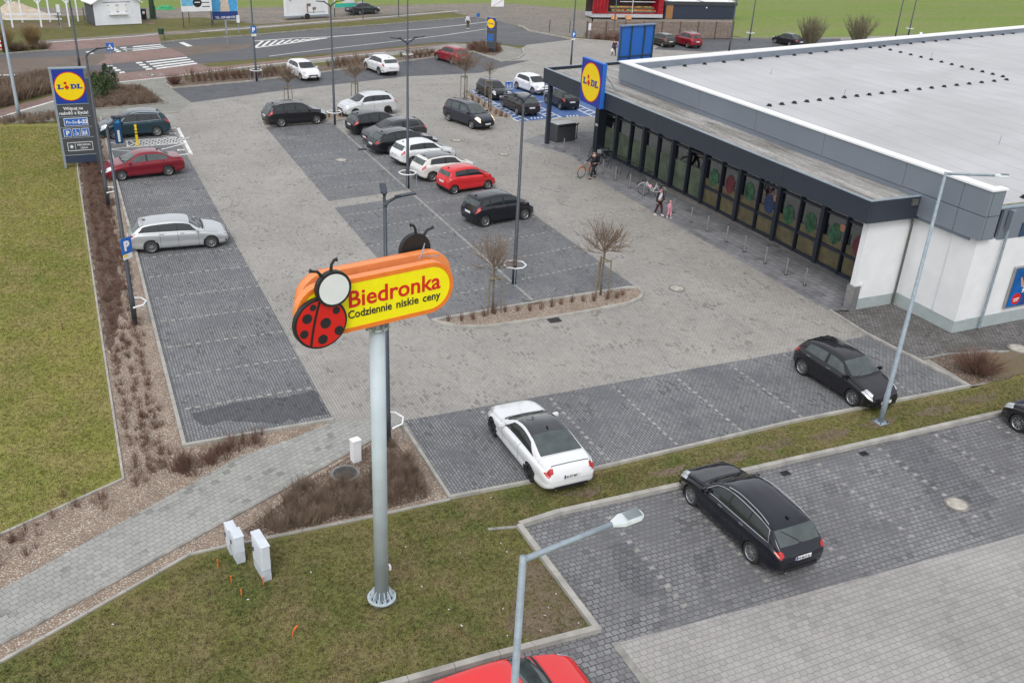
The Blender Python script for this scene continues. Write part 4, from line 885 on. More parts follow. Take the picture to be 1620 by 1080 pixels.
# corner pilaster
mb = MB(); mb.prism([(32.84, 24.38), (33.5, 24.38), (33.5, 24.41), (32.87, 24.41), (32.87, 25.6), (32.84, 25.6)], .52, 4.2, RENDER); W3(mb, 'corner_pilaster')
# wall above the canopy and north part
mb = MB(); mb.prism([(32.75, 24.75), (XE, 24.75), (XE, north(XE)-.2), (32.75, 53.0)], 4.1, 5.42, CLAD); W3(mb, 'upper_wall')
# cladding panels: west face, 2.9 m modules with dark joints
mb = MB(); ys = [24.16, 25.5, 28.6, 33.8, 39.0, 44.2, 49.2, 53.25]
for i in range(len(ys)-1):
    y0, y1 = ys[i]+.012, ys[i+1]-.012
    zlo = 4.28 if ys[i+1] <= 28.7 else 5.30
    mb.box((32.66, (y0+y1)/2, 5.83), (.14, y1-y0, 1.06), CLAD)
    if zlo < 5: mb.box((32.66, (y0+y1)/2, 4.775), (.14, y1-y0, .99), CLAD)
mb.box((33.08, 24.23, 5.83), (.66, .14, 1.06), CLAD); mb.box((33.08, 24.23, 4.775), (.66, .14, .99), CLAD)
W3(mb, 'cladding_panels')
mb = MB(); mb.prism([(32.68, 24.22), (33.3, 24.22), (33.3, 24.8), (32.76, 24.8), (32.76, 53.0), (32.68, 53.0)], 4.3, 6.34, BLACK); W3(mb, 'cladding_joints')
mb = MB(); mb.box((32.67, 40.6, 5.15), (.06, 25.0, .26), CLAD); W3(mb, 'wall_flashing')
# parapet cap: west and slanting north
mb = MB(); mb.prism([(32.54, 24.1), (33.45, 24.1), (33.45, 24.5), (33.1, 24.5), (33.1, 53.0-.35), (XE, north(XE)-1.0), (XE, north(XE)), (32.54, 53.35)], 6.36, 6.44, WHITE_BR); W3(mb, 'parapet_cap')
mb = MB(); mb.prism([(32.9, 52.6), (XE, north(XE)-.9), (XE, north(XE)-.1), (32.6, 53.2)], 5.3, 6.36, CLAD); mb.prism([(32.74, 24.3), (33.05, 24.3), (33.05, 52.7), (32.74, 52.9)], 5.4, 6.36, WHITE); W3(mb, 'parapet')
# roof: falls to the south gutter
def rz_(y): return 5.52+min(max((y-24.7)/11, 0), 1)*.42
mb = MB(); q = [24.62, 28, 32, 35.7, 53]
for i in range(4):
    y0, y1 = q[i], q[i+1]
    yn0 = [(33.0, y0), (XE, y0)]; top_ = [(XE, y1), (33.0, y1)]
    if i == 3: top_ = [(XE, north(XE)-.8), (33.0, 52.8)]
    pts = yn0+top_; mb.add([(x, y, rz_(y)) for x, y in pts], [(0, 1, 2, 3)], ROOFM)
W3(mb, 'roof')
mb = MB(); mb.tube([(33.3, 24.55, 5.44), (XE, 24.55, 5.44)], .085, GALV, 8); mb.box(((XE+33.3)/2, 24.66, 5.50), (XE-33.3, .1, .06), plain('mossy_edge', (.2, .19, .13), .9, var=.4, scale=3)); W3(mb, 'gutter')
mb = MB(); mb.box(((XE+34.0)/2, 24.5, 4.72), (XE-34.1, .12, 1.3), CLAD); W3(mb, 'south_band')
mb = MB(); mb.box(((XE+35.3)/2, 24.43, 4.4), (XE-35.4, .06, .62), plain('dark_blue_window', (.03, .06, .12), .12, var=.3)); W3(mb, 'window_strip')
mb = MB(); mb.box((34.35, 24.28, 5.0), (.2, .2, .8), CLAD); mb.tube([(34.35, 24.26, 4.7), (34.35, 24.26, .05)], .06, GALV, 10); W3(mb, 'downpipe')
DP = plain('olive_grey_downpipe', (.11, .115, .105), .5, .2)
mb = MB(); mb.tube([(32.25, 27.55, 4.85), (32.4, 27.58, 4.4), (32.62, 27.62, 4.05), (32.66, 27.62, 3.8), (32.66, 27.62, .05)], .055, DP, 10); mb.box((32.25, 27.5, 4.95), (.34, .26, .28), DP); W3(mb, 'downpipe')
# roof anchors: three dark rows
DOT = plain('black_roof_anchor', (.02, .02, .022), .8)
dots = [G(1217+x*19.75, 168-x*2.15, 5.94) for x in range(20)]+[(33.6+k*0, 0) for k in range(0)]
dots += [G(1392+k*16.2, 76+k*3.85, 5.94) for k in range(13)]+[(33.9+k*1.95, north(33.9+k*1.95)-1.05) for k in range(26)]+[(33.7+k*2.2, 25.1) for k in range(3)]
for k, (x, y) in enumerate(dots[:92]):
    mb = MB(); z = rz_(y); mb.prism(circle(x, y, .17, 10), z, z+.03, DOT); mb.prism(circle(x, y, .11, 10), z+.03, z+.12, DOT); W3(mb, 'roof_anchor')
for (px, py) in ((1219, 118), (1335, 152), (1580, 228), (1473, 91)):
    x, y = G(px, py, 5.94); mb = MB(); mb.tube([(x, y, 5.9), (x+.05, y, 6.35)], .02, GALV, 5); W3(mb, 'lightning_rod')
x, y = G(1455, 62, 6.2); mb = MB(); mb.tube([(x, y, 5.9), (x, y, 6.75)], .12, WHITE, 10); W3(mb, 'roof_vent_pipe')
# canopy
CY0, CY1 = 27.45, 58.35
mb = MB(); mb.prism([(29.9, CY0+.15), (32.75, CY0+.15), (32.75, 53.2), (37.5, north(37.5, 53.2)), (37.5, 59.9), (29.9, CY1-.2)], 4.25, 5.0, FASC)
W3(mb, 'canopy_core')
mb = MB(); mb.prism([(29.92, CY0+.18), (32.7, CY0+.18), (32.6, 53.2), (37.4, north(37.4)), (37.4, 59.8), (29.92, CY1-.2)], 5.0, 5.02, ROOF_D); W3(mb, 'canopy_roof')
mb = MB(); yb = [CY0, 33.0, 38.5, 44.0, 49.5, 54.0, CY1]
for i in range(6): mb.box((29.81, (yb[i]+yb[i+1])/2, 4.68), (.14, yb[i+1]-yb[i]-.015, .98), FASC)
mb.box((31.3, CY0+.07, 4.68), (2.84, .14, .98), FASC)
mb.prism([(29.74, CY1), (37.5, CY1+1.62), (37.5, CY1+1.76), (29.74, CY1+.14)], 4.19, 5.17, FASC)
W3(mb, 'fascia')
mb = MB(); mb.prism([(29.72, CY0-.02), (29.9, CY0-.02), (29.9, CY1), (29.72, CY1)], 5.172, 5.20, GALV); mb.prism([(29.9, CY0-.02), (32.6, CY0-.02), (32.6, CY0+.16), (29.9, CY0+.16)], 5.172, 5.20, GALV)
mb.prism([(29.72, CY1), (37.5, CY1+1.6), (37.5, CY1+1.8), (29.72, CY1+.17)], 5.172, 5.20, GALV); W3(mb, 'fascia_cap')
mb = MB(); mb.box((30.1, 58.0, 2.1), (.26, .26, 4.25), FASC); W3(mb, 'canopy_column')
mb = MB(); mb.prism([(33.0, 54.2), (38, 55.4), (38, 59.0), (33.0, 57.5)], 0, .0, FASC) if False else mb.box((36.5, 55.6, 2.1), (7.0, .3, 4.3), FASC); W3(mb, 'end_wall')
# glazed front: pairs of leaves between thick posts
GLZ = plain('shop_glass', (.022, .032, .032), .07, var=.5, scale=.8, spec=.8)
INNER = ground_mat('pane_reflections', ((.05, .06, .055), (.11, .12, .10), (.03, .04, .04), (.14, .14, .12)), (.5, 1.4, 3), .25, .02, stretch=(0, 1.2, .4))
OCHRE = plain('ochre_window_film', (.15, .128, .07), .35, var=.3, scale=2.5)
FGREEN = plain('green_fruit_sticker', (.035, .12, .06), .3, var=.7, scale=4); FRED = plain('red_fruit_sticker', (.15, .025, .035), .3, var=.4, scale=5); FBLUE = plain('blue_grape_sticker', (.025, .05, .13), .5, var=.4, scale=8); FPEACH = plain('peach_sticker', (.45, .22, .12), .5, var=.3)
GX = 32.9
kx = 0
SGL, n_, l_, b_ = new_mat('clear_shop_glass'); n_.remove(b_)
tr_ = n_.new('ShaderNodeBsdfTransparent'); tr_.inputs[0].default_value = (.42, .47, .46, 1); gl2 = n_.new('ShaderNodeBsdfGlossy'); gl2.inputs['Roughness'].default_value = .03; gl2.inputs['Color'].default_value = (.9, .95, 1, 1)
fr_ = n_.new('ShaderNodeFresnel'); fr_.inputs[0].default_value = 1.6; ms_ = n_.new('ShaderNodeMixShader'); l_.new(mathn(n_, l_, 'ADD', mathn(n_, l_, 'MULTIPLY', fr_.outputs[0], 1.5), .10), ms_.inputs[0]); l_.new(tr_.outputs[0], ms_.inputs[1]); l_.new(gl2.outputs[0], ms_.inputs[2]); l_.new(ms_.outputs[0], n_['Material Output'].inputs[0])
# what stands behind the glass
mb = MB(); mb.box((36.8, 41.5, .0), (7.4, 26.6, .06), plain('shop_floor_tiles', (.30, .27, .22), .3, var=.15)); W3(mb, 'inner_floor')
mb = MB(); mb.box((40.4, 41.5, 2.05), (.1, 26.6, 4.1), plain('inner_wall_paint', (.40, .36, .26), .7, var=.25, scale=1.2)); W3(mb, 'inner_wall')
PRD = [plain('goods_%d' % q, c_, .6, var=.4, scale=6) for q, c_ in enumerate(((.4, .1, .06), (.45, .35, .1), (.12, .25, .12), (.1, .15, .35), (.45, .42, .38), (.2, .12, .08)))]
random.seed(15)
for k in range(9):
    y_ = 29.8+k*2.7; mb = MB(); mb.box((35.9, y_, .75), (1.9, .7, 1.5), DGREY); sh_ = W3(mb, 'display_shelf'); mb = MB()
    for j in range(26): mb.box((35.1+random.random()*1.6-32.9, y_+random.choice((-.36, .36, 0))-24.4, random.choice((.5, 1.0, 1.6))), (.22, .12, random.uniform(.15, .3)), random.choice(PRD))
    mb.build('goods', sh_)
LMP = plain('ceiling_lamp_strip', (.9, .85, .7), .5, emit=(1, .86, .6, 5))
for k in range(7): mb = MB(); mb.box((35.5, 30.3+k*3.6, 3.7), (2.6, .14, .05), LMP); W3(mb, 'ceiling_lamp')
y_edges = [28.08, 29.75, 31.42, 33.08, 34.75, 36.42, 38.08, 39.75, 41.42, 43.08, 44.75, 46.42, 48.1, 49.75, 51.4, 53.2, 55.0]
for i in range(len(y_edges)-1):
    y0, y1 = y_edges[i], y_edges[i+1]; fr = empty('shop_window', (0, 0, 0)); fr.parent = STORE
    bpy.data.objects.remove(fr)
    mb = MB(); thick = .24 if i % 2 == 1 else .08
    mb.box((GX-.06, y0, 2.1), (.26 if i % 2 == 1 else .16, thick, 4.2), FASC)
    mb.box((GX-.01, (y0+y1)/2, .06), (.14, y1-y0, .14), FASC); mb.box((GX-.01, (y0+y1)/2, 2.75), (.12, y1-y0, .10), FASC); 
    if i < 9: mb.box((GX-.01, (y0+y1)/2, 1.05), (.10, y1-y0, .16), FASC)
    w = W3(mb, 'window'); 
    mb = MB(); mb.v = []; mb.box((GX+.03-32.9, (y0+y1)/2-24.4, 2.1), (.02, y1-y0-.01, 4.1), SGL); p = mb.build('pane', w)
    mb = MB(); 
    if i < 9:
        mb.box((GX+.012-32.9, (y0+y1)/2-24.4, .56), (.012, y1-y0-.28, .82), OCHRE); mb.box((GX+.012-32.9, (y0+y1)/2-24.4, 1.35), (.012, y1-y0-.28, .42), OCHRE)
        sm_ = [FGREEN, FRED, FGREEN, FGREEN, FGREEN, FBLUE, FGREEN, FRED, FGREEN][i]
        cy, cz, r0 = (y0+y1)/2-24.4+random.uniform(-.1, .1), 1.75+random.uniform(-.1, .25), .48
        n = 24; pts = [(cy+r0*.85*math.cos(t*6.283/n)*(1+.04*math.sin(t*1.9+i)), cz+r0*1.1*math.sin(t*6.283/n)*(1+.05*math.sin(t*2.7+i))) for t in range(n)]
        mb.add([(GX-32.9+.003, a, b) for a, b in pts], [tuple(range(n-1, -1, -1))], sm_)
        if i in (1, 2, 5): pts = circle(cy-.42, cz+.45, .2, 14); mb.add([(GX-32.9+.001, a, b) for a, b in pts], [tuple(range(13, -1, -1))], FPEACH if i != 1 else FGREEN)
    else: mb.box((GX+.012-32.9, (y0+y1)/2-24.4, 1.0), (.012, y1-y0-.5, 1.7), plain('pale_green_film', (.12, .15, .10), .4, var=.4, scale=1.5) if 'pale_green_film' not in MATS else MATS['pale_green_film'])
    mb.build('window_film', w)
mb = MB(); mb.box((32.7, 55.15, 2.1), (.7, .5, 4.2), FASC); W3(mb, 'end_post')
mb = MB(); mb.box((32.3, 55.0, 1.9), (.05, .3, .16), WHITE); W3(mb, 'wall_label')
# seat of the door canopy rail
# round sign logo, built flat in local x,z facing -y
def slab_L(x0, z0, w, h, st, mb, m, y=-.0):
    mb.plate([(x0, z0), (x0+w, z0), (x0+w, z0+h*.34), (x0+w-st*.45, z0+h*.34), (x0+w-st*.45, z0+st*.55), (x0+st*1.45, z0+st*.55), (x0+st*1.45, z0+h-st*.5), (x0+st*1.85, z0+h-st*.5), (x0+st*1.85, z0+h), (x0, z0+h), (x0, z0+h-st*.5), (x0+st*.42, z0+h-st*.5), (x0+st*.42, z0+st*.5), (x0, z0+st*.5)], y-.012, y, m)
def slab_D(x0, z0, w, h, st, mb, m, y=0.):
    def arc(r1, r2, cx, n=12): return [(cx+r1*math.sin(math.pi*k/n), z0+h/2+r2*math.cos(math.pi*k/n)) for k in range(n+1)]
    cx = x0+w*.45; o = arc(w*.55, h/2, cx); i = arc(w*.55-st, h/2-st*.5, cx)
    for k in range(len(o)-1): mb.plate([o[k], o[k+1], i[k+1], i[k]], y-.012, y, m)
    mb.plate([(x0, z0+h-st*.5), (cx, z0+h-st*.5), (cx, z0+h), (x0, z0+h)], y-.012, y, m); mb.plate([(x0, z0), (cx, z0), (cx, z0+st*.5), (x0, z0+st*.5)], y-.012, y, m)
    mb.plate([(x0+st*.35, z0+st*.5), (x0+st*1.35, z0+st*.5), (x0+st*1.35, z0+h-st*.5), (x0+st*.35, z0+h-st*.5)], y-.012, y, m)
def round_logo(parent, cx, cz, S, y):
    mb = MB(); mb.plate(circle(cx, cz, S*.46, 56), y-.012, y, SRED); mb.build('logo_ring', parent)
    mb = MB(); mb.plate(circle(cx, cz, S*.435, 56), y-.02, y-.012, YELLOW); d = mb.build('logo_disc', parent)
    mb = MB(); h = S*.15; st = S*.055; yy = y-.021
    slab_L(cx-S*.365, cz-h*.5, S*.18, h, st, mb, SIGN_BLUE, yy); slab_D(cx+S*.02, cz-h*.5, S*.185, h, st, mb, SIGN_BLUE, yy); slab_L(cx+S*.205, cz-h*.5, S*.165, h, st, mb, SIGN_BLUE, yy)
    mb.plate(circle(cx-S*.12, cz+S*.115, S*.045, 20), yy-.012, yy, SRED); k = S*.075
    mb.plate([(cx-S*.09-k, cz-.02*S), (cx-S*.09, cz-.02*S-k*1.1), (cx-S*.09+k, cz-.02*S), (cx-S*.09, cz-.02*S+k)], yy-.012, yy, SRED); mb.build('logo_letters', parent)
s = empty('roof_sign', (29.42, 51.25, 4.2), rad(-90), 'blue square sign with round yellow and red emblem on the corner of the shop canopy', 'sign')
mb = MB(); mb.box((0, .14, 1.34), (2.7, .28, 2.72), SIGN_BLUE_L); bevel(mb.build('sign_box', s), .02, 1)
mb = MB(); mb.box((0, -.006, 1.34), (2.6, .02, 2.62), SIGN_BLUE); mb.build('sign_face', s)
round_logo(s, 0, 1.36, 2.62, -.018)
mb = MB(); 
for q in (-.8, .8): mb.tube([(q, .28, 2.2), (q, 1.4, .95)], .035, GALV, 6)
mb.build('bracket', s)
# the large blue sign seen from behind on the far side
x0, y0 = G(981, 97, 5.4); s = empty('roof_sign', (38.9, 61.4, 4.6), rad(13), 'large blue sign seen from behind with a dark frame, beyond the shop roof', 'sign')
mb = MB(); mb.box((0, .1, 1.5), (3.5, .12, 2.75), SIGN_BLUE_L); mb.build('sign_box', s)
fm = plain('dark_teal_frame', (.045, .075, .09), .5, .3); mb = MB()
for q in (-1.72, -.62, .72, 1.72): mb.box((q, .0, 1.5), (.08, .1, 2.8), fm)
for q in (.32, 1.0-.3): mb.box((0, -.01, q), (3.5, .08, .06), fm)
mb.box((0, .05, 2.9), (3.6, .3, .08), plain('blue_grey_frame', (.16, .22, .33), .5)); mb.build('frame', s)
mb = MB()
for q in (-1.4, 1.4): mb.tube([(q, .0, .3), (q, -.0, -4.6)], .08, fm, 8)
mb.build('post', s)
# poster on the south wall
s = empty('wall_poster', (37.2, 24.40, 1.72), 0, 'blue advertising poster with white lettering on the white side wall of the shop', 'poster')
mb = MB(); mb.box((0, -.04, 0), (3.0, .1, 1.95), STEELB); bevel(mb.build('frame', s), .02, 1)
mb = MB(); mb.box((0, -.095, 0), (2.84, .02, 1.8), plain('poster_blue', (.0, .10, .36), .4, var=.35, scale=1.6)); mb.build('printed_sheet', s)
PG = plain('poster_green_shirt', (.02, .28, .2), .6, var=.3); PS = plain('poster_skin', (.5, .3, .22), .6)
mb = MB(); mb.plate(circle(-.30, .60, .15, 20, .17), -.115, -.106, PS); mb.plate([(-.75, .25), (-.5, .42), (-.1, .42), (.2, .1), (.1, -.15), (-.5, -.15), (-.55, .1)], -.112, -.106, PG); mb.plate([(-1.05, .45), (-.98, .48), (-.72, .12), (-.62, .1), (-.7, -.02), (-.85, 0)], -.113, -.106, PS)
mb.plate([(-.45, -.16), (.1, -.16), (.15, -.9), (-.1, -.9), (-.18, -.4), (-.25, -.9), (-.55, -.9)], -.112, -.106, plain('poster_jeans', (.02, .05, .2), .7)); mb.build('printed_figure', s)
mb = MB(); mb.plate(circle(-.95, -.55, .27, 26), -.116, -.106, SRED); mb.build('red_badge', s)
mb = MB(); mb.plate([(-1.12, -.60), (-.78, -.56), (-.78, -.50), (-1.12, -.54)], -.122, -.117, WHITE); mb.plate([(-1.10, -.68), (-.82, -.65), (-.82, -.61), (-1.10, -.64)], -.122, -.117, WHITE); mb.build('badge_mark', s)
text_obj('#TE', .52, 'poster_lettering', WHITE_BR, s, (-.72, -.118, -.22), bold=.02, shear=.2)
#==PART5==
# ================================================================== LAMP POSTS
def lamp_post(name, base, H, label, arms, m=ANTH, r=(.09, .05), ring='full', sign=None, group=None, kindh='flat', base_plate=False):
    """arms: list of (heading deg, length, rise)"""
    e = empty(name, (*base, -.03), 0, label, 'street lamp', group)
    mb = MB(); mb.tube([(0, 0, 0), (0, 0, 1.2), (0, 0, 1.22), (0, 0, H-.25 if kindh != 'near' else H)], [r[0]*1.15, r[0]*1.15, r[0], r[1]], m, 12)
    if base_plate: mb.box((0, 0, .03), (.42, .42, .03), GALV)
    mb.build('post', e, True)
    if base_plate:
        mb = MB()
        for a in range(4): mb.tube([(.16*(1 if a % 2 else -1), .16*(1 if a > 1 else -1), .04), (.16*(1 if a % 2 else -1), .16*(1 if a > 1 else -1), .1)], .018, BLACK, 6)
        mb.build('bolt', e)
    for (hd, ln, rise) in arms:
        h = rad(hd); c_, s_ = math.cos(h), math.sin(h); mb = MB(); R_ = .22
        pts = [(0, 0, H-.3)]+[(c_*R_*(1-math.cos(t)), s_*R_*(1-math.cos(t)), H-.3+R_*math.sin(t)) for t in (.5, 1.0, 1.4)]+[(c_*ln, s_*ln, H+rise)]
        if kindh == 'near': pts = [(0, 0, H-.05), (c_*ln, s_*ln, H+rise)]
        mb.tube(pts, [r[1]*.95]*(len(pts)-1)+[.035], m, 10); a = mb.build('arm', e, True)
        R3 = Matrix.Rotation(h, 3, 'Z') @ Matrix.Rotation(-math.atan2(rise+.08, ln)*(.7 if kindh == 'near' else .25), 3, 'Y')
        L2 = .55 if kindh != 'near' else .66
        hb = MB(); p = Vector((c_*ln, s_*ln, H+rise)); hm = m if kindh == 'flat' else plain('pale_lamp_housing', (.62, .66, .68), .4) if 'pale_lamp_housing' not in MATS else MATS['pale_lamp_housing']
        if kindh == 'flat':
            hb.box(p+R3@Vector((L2/2, 0, 0)), (L2, .19, .05), hm, rot=R3); hb.box(p+R3@Vector((.0, 0, 0)), (.18, .11, .08), hm, rot=R3)
        else:
            hb.add([p+R3@(Vector(q)*.66) for q in ((-.05, -.06, -.04), (-.05, .06, -.04), (.18, .17, -.05), (.55, .16, -.05), (.66, .08, -.04), (.66, -.08, -.04), (.55, -.16, -.05), (.18, -.17, -.05), (-.05, -.05, .05), (-.05, .05, .05), (.18, .15, .06), (.55, .14, .05), (.64, .07, .04), (.64, -.07, .04), (.55, -.14, .05), (.18, -.15, .06))],
                   [(0, 1, 2, 3, 4, 5, 6, 7), (15, 14, 13, 12, 11, 10, 9, 8), (0, 8, 9, 1), (1, 9, 10, 2), (2, 10, 11, 3), (3, 11, 12, 4), (4, 12, 13, 5), (5, 13, 14, 6), (6, 14, 15, 7), (7, 15, 8, 0)], hm)
        hd_ = hb.build('lamp_head', e); bevel(hd_, .012, 2)
        if kindh == 'near':
            fin = MB(); 
            for k in range(10): fin.box(p+R3@Vector((.18+k*.0224, 0, .044)), (.008, .16, .022), plain('cooling_fin', (.3, .34, .35), .5) if 'cooling_fin' not in MATS else MATS['cooling_fin'], rot=R3)
            fin.build('cooling_fins', hd_)
        ln_ = MB(); ln_.box(p+R3@Vector((.24 if kindh == 'near' else .32, 0, -.036 if kindh == 'near' else -.03)), (.22, .13, .012), plain('lamp_glass', (.5, .5, .48), .2) if 'lamp_glass' not in MATS else MATS['lamp_glass'], rot=R3); ln_.build('lamp_glass', hd_)
    if ring:
        mb = MB(); zr, rr = .95, .52; n = 8; half = ring == 'half'
        ks = range(n+1) if not half else range(-2, 3)
        a0 = rad(22.5) if not half else 0
        pts = [(rr*math.cos(a0+k*2*math.pi/n), rr*math.sin(a0+k*2*math.pi/n), zr) for k in ks]
        if half: pts = [(0.05, pts[0][1], zr)]+pts+[(0.05, pts[-1][1], zr)]
        g = MB(); g.tube(pts, .032, WHITE_BR, 8); go = g.build('guard_ring', e)
        gl = MB()
        for q in (pts[1:-1:2] if not half else [pts[3]]): gl.tube([q, (q[0], q[1], 0)], .022, GALV, 6)
        gl.build('guard_legs', go)
    if sign:
        z, hd, kind = sign; h = rad(hd); sg = MB(); R3 = Matrix.Rotation(h, 3, 'Z')
        c = Vector((0, 0, z))+R3@Vector((0, -.13, 0))
        sg.box(c, (.5, .03, .62), SIGN_BLUE_L, rot=R3); sg.box(c+Vector((0, 0, -.43)), (.42, .03, .2), WHITE, rot=R3); so = sg.build('parking_sign', e)
        text_obj('P', .5, 'sign_lettering', WHITE_BR, so, tuple(c+R3@Vector((-.14, -.02, -.17))), rz=h, bold=.025)
        y = MB(); y.box(c+R3@Vector((-.1, -.018, -.38)), (.2, .01, .08), YELLOW, rot=R3); y.build('yellow_label', so)
    return e
AW = 200  # arms roughly across the yard
gl_ = 'anthracite lamp posts of the shop car park'
lamp_post('street_lamp', G(214, 512), 8.05, 'anthracite lamp post with blue parking sign in the planting bed beside the silver estate', [(15, .45, .1)], ring='half', sign=(3.35, 40, 'P'), group=gl_)
lamp_post('street_lamp', G(172, 327), 8.0, 'anthracite lamp post close behind the tall shop totem', [(15, .6, .1)], ring='half', group=gl_)
lamp_post('street_lamp', G(613.7, 703), 8.25, 'anthracite two armed lamp post close behind the yellow sign pylon', [(10, .42, .0), (78, .16, .10)], ring='half', group=gl_)
lamp_post('street_lamp', G(645, 297), 8.45, 'anthracite two armed lamp post in the middle of the packed row', [(10, .5, .1), (190, .5, .1)], group=gl_)
lamp_post('street_lamp', G(529.5, 197), 8.45, 'anthracite two armed lamp post between the black and the silver sport utility cars', [(10, .5, .1), (190, .5, .1)], group=gl_)
lamp_post('street_lamp', G(813, 448), 8.5, 'anthracite lamp post between the two staked trees at the island', [(13, .5, .1), (193, .5, .1)], group=gl_)
lamp_post('street_lamp', G(406, 128), 8.3, 'anthracite lamp post with small parking sign at the left end of the far row', [(15, .6, .1)], sign=(4.3, 10, 'P'), group=gl_)
lamp_post('street_lamp', G(645, 101), 8.4, 'anthracite lamp post at the kerb between the white and red cars of the far row', [(15, .6, .1)], group=gl_)
lamp_post('street_lamp', G(903, 104), 8.4, 'anthracite lamp post standing just beyond the canopy end', [(15, .6, .1)], ring=None, sign=(3.1, 10, 'P'), group=gl_)
lamp_post('street_lamp', G(970, 60), 8.4, 'anthracite lamp post rising in front of the fruit stall', [(15, .6, .1)], group=gl_)
lamp_post('street_lamp', G(1153, 83), 8.4, 'anthracite lamp post beyond the shop roof at the right end of the fence', [(15, .6, .1)], ring=None, group=gl_)
lamp_post('street_lamp', G(1185.5, 64), 8.4, 'anthracite lamp post with white guard ring at the edge of the green field', [(15, .6, .1)], group=gl_)
lamp_post('street_lamp', G(1416, 60), 8.4, 'left one of the two leaning lamp posts over the far shop roof edge', [(15, .6, .1)], ring=None, group=gl_)
lamp_post('street_lamp', G(1437, 56), 8.4, 'right one of the two lamp posts over the far shop roof edge, with guard ring', [(15, .6, .1)], group=gl_)
lamp_post('street_lamp', G(127, 112), 7.2, 'dark road lamp rising behind the shop totem', [(15, 1.2, .1)], ring=None, r=(.1, .06))
rb = G(1393, 667); tip = G(1582, 278, 9.05)
lamp_post('street_lamp', rb, 9.05, 'tall galvanised lamp post on the grass strip before the black hatchback', [(math.degrees(math.atan2(tip[1]-rb[1], tip[0]-rb[0])), 1.45, .02)], m=GALV, r=(.085, .045), ring=None, kindh='near', base_plate=True)
nb = G(828, 877, 9.0); tip = G(985, 822, 9.15)
lamp_post('street_lamp', nb, 9.0, 'galvanised lamp post with pale head rising from the bottom edge', [(math.degrees(math.atan2(tip[1]-nb[1], tip[0]-nb[0])), 1.25, .16)], m=GALV, r=(.075, .045), ring=None, kindh='near', base_plate=True)
lamp_post('street_lamp', G(31, 188), 8.5, 'pale galvanised lamp post at the left edge by the hedge', [(180, 1.0, .1)], m=GALV, ring=None, r=(.11, .07))
# ================================================================== YELLOW SIGN PYLON
bp = Vector(G(604, 948)); SA = rad(11)
PY = empty('shop_pylon', (bp.x, bp.y, 0), 0, 'tall pale blue steel pole carrying the yellow shop sign with ladybird discs', 'pylon sign')
mb = MB(); mb.tube([(0, 0, .1), (0, 0, 8.2)], .175, PALE_STEEL, 32); mb.build('pole', PY, True)
mb = MB(); mb.prism(circle(0, 0, .36, 36), .08, .115, PALE_STEEL); mb.build('base_flange', PY)
mb = MB()
for k in range(12):
    a = k*math.pi/6; R3 = Matrix.Rotation(a, 3, 'Z')
    mb.add([R3@Vector(q) for q in ((.18, -.008, .115), (.34, -.008, .115), (.34, -.008, .15), (.19, -.008, .38), (.18, .008, .115), (.34, .008, .115), (.34, .008, .15), (.19, .008, .38))], [(0, 1, 2, 3), (7, 6, 5, 4), (1, 5, 6, 2), (2, 6, 7, 3), (0, 4, 5, 1)], PALE_STEEL)
mb.build('stiffener_ribs', PY)
for k in range(12):
    a = (k+.5)*math.pi/6; mb = MB(); mb.tube([(.28*math.cos(a), .28*math.sin(a), .115), (.28*math.cos(a), .28*math.sin(a), .19)], .018, DGREY, 6); mb.build('bolt', PY)
mb = MB(); mb.box((0, -.0, .03), (.62, .62, .12), plain('mossy_footing', (.10, .10, .06), .95, var=.4, scale=6, bump=.5), rz=.12); mb.build('footing', PY)
mb = MB(); mb.box((.21, -.02, 1.0), (.05, .12, .12), WHITE); mb.build('label_plate', PY)
mb = MB(); R3 = Matrix.Rotation(SA, 3, 'Z')
mb.prism(circle(0, 0, .24, 24), 7.6, 7.66, PALE_STEEL)
for k in range(8):
    a = k*math.pi/4+.2; mb.box((.24*math.cos(a), .24*math.sin(a), 7.68), (.05, .05, .16), STEELB, rz=a)
for q in (-.14, .14): mb.box(R3@Vector((0, q, 8.3)), (3.0, .05, .08), STEELB, rz=SA); mb.box(R3@Vector((0, q, 8.7)), (3.0, .05, .08), STEELB, rz=SA)
mb.build('sign_carrier', PY)
def pill(cx, cz, hl, hh, n=20): return [(cx+hl-hh+hh*math.cos(t), cz+hh*math.sin(t)) for t in [-math.pi/2+math.pi*k/n for k in range(n+1)]]+[(cx-hl+hh+hh*math.cos(t), cz+hh*math.sin(t)) for t in [math.pi/2+math.pi*k/n for k in range(n+1)]]
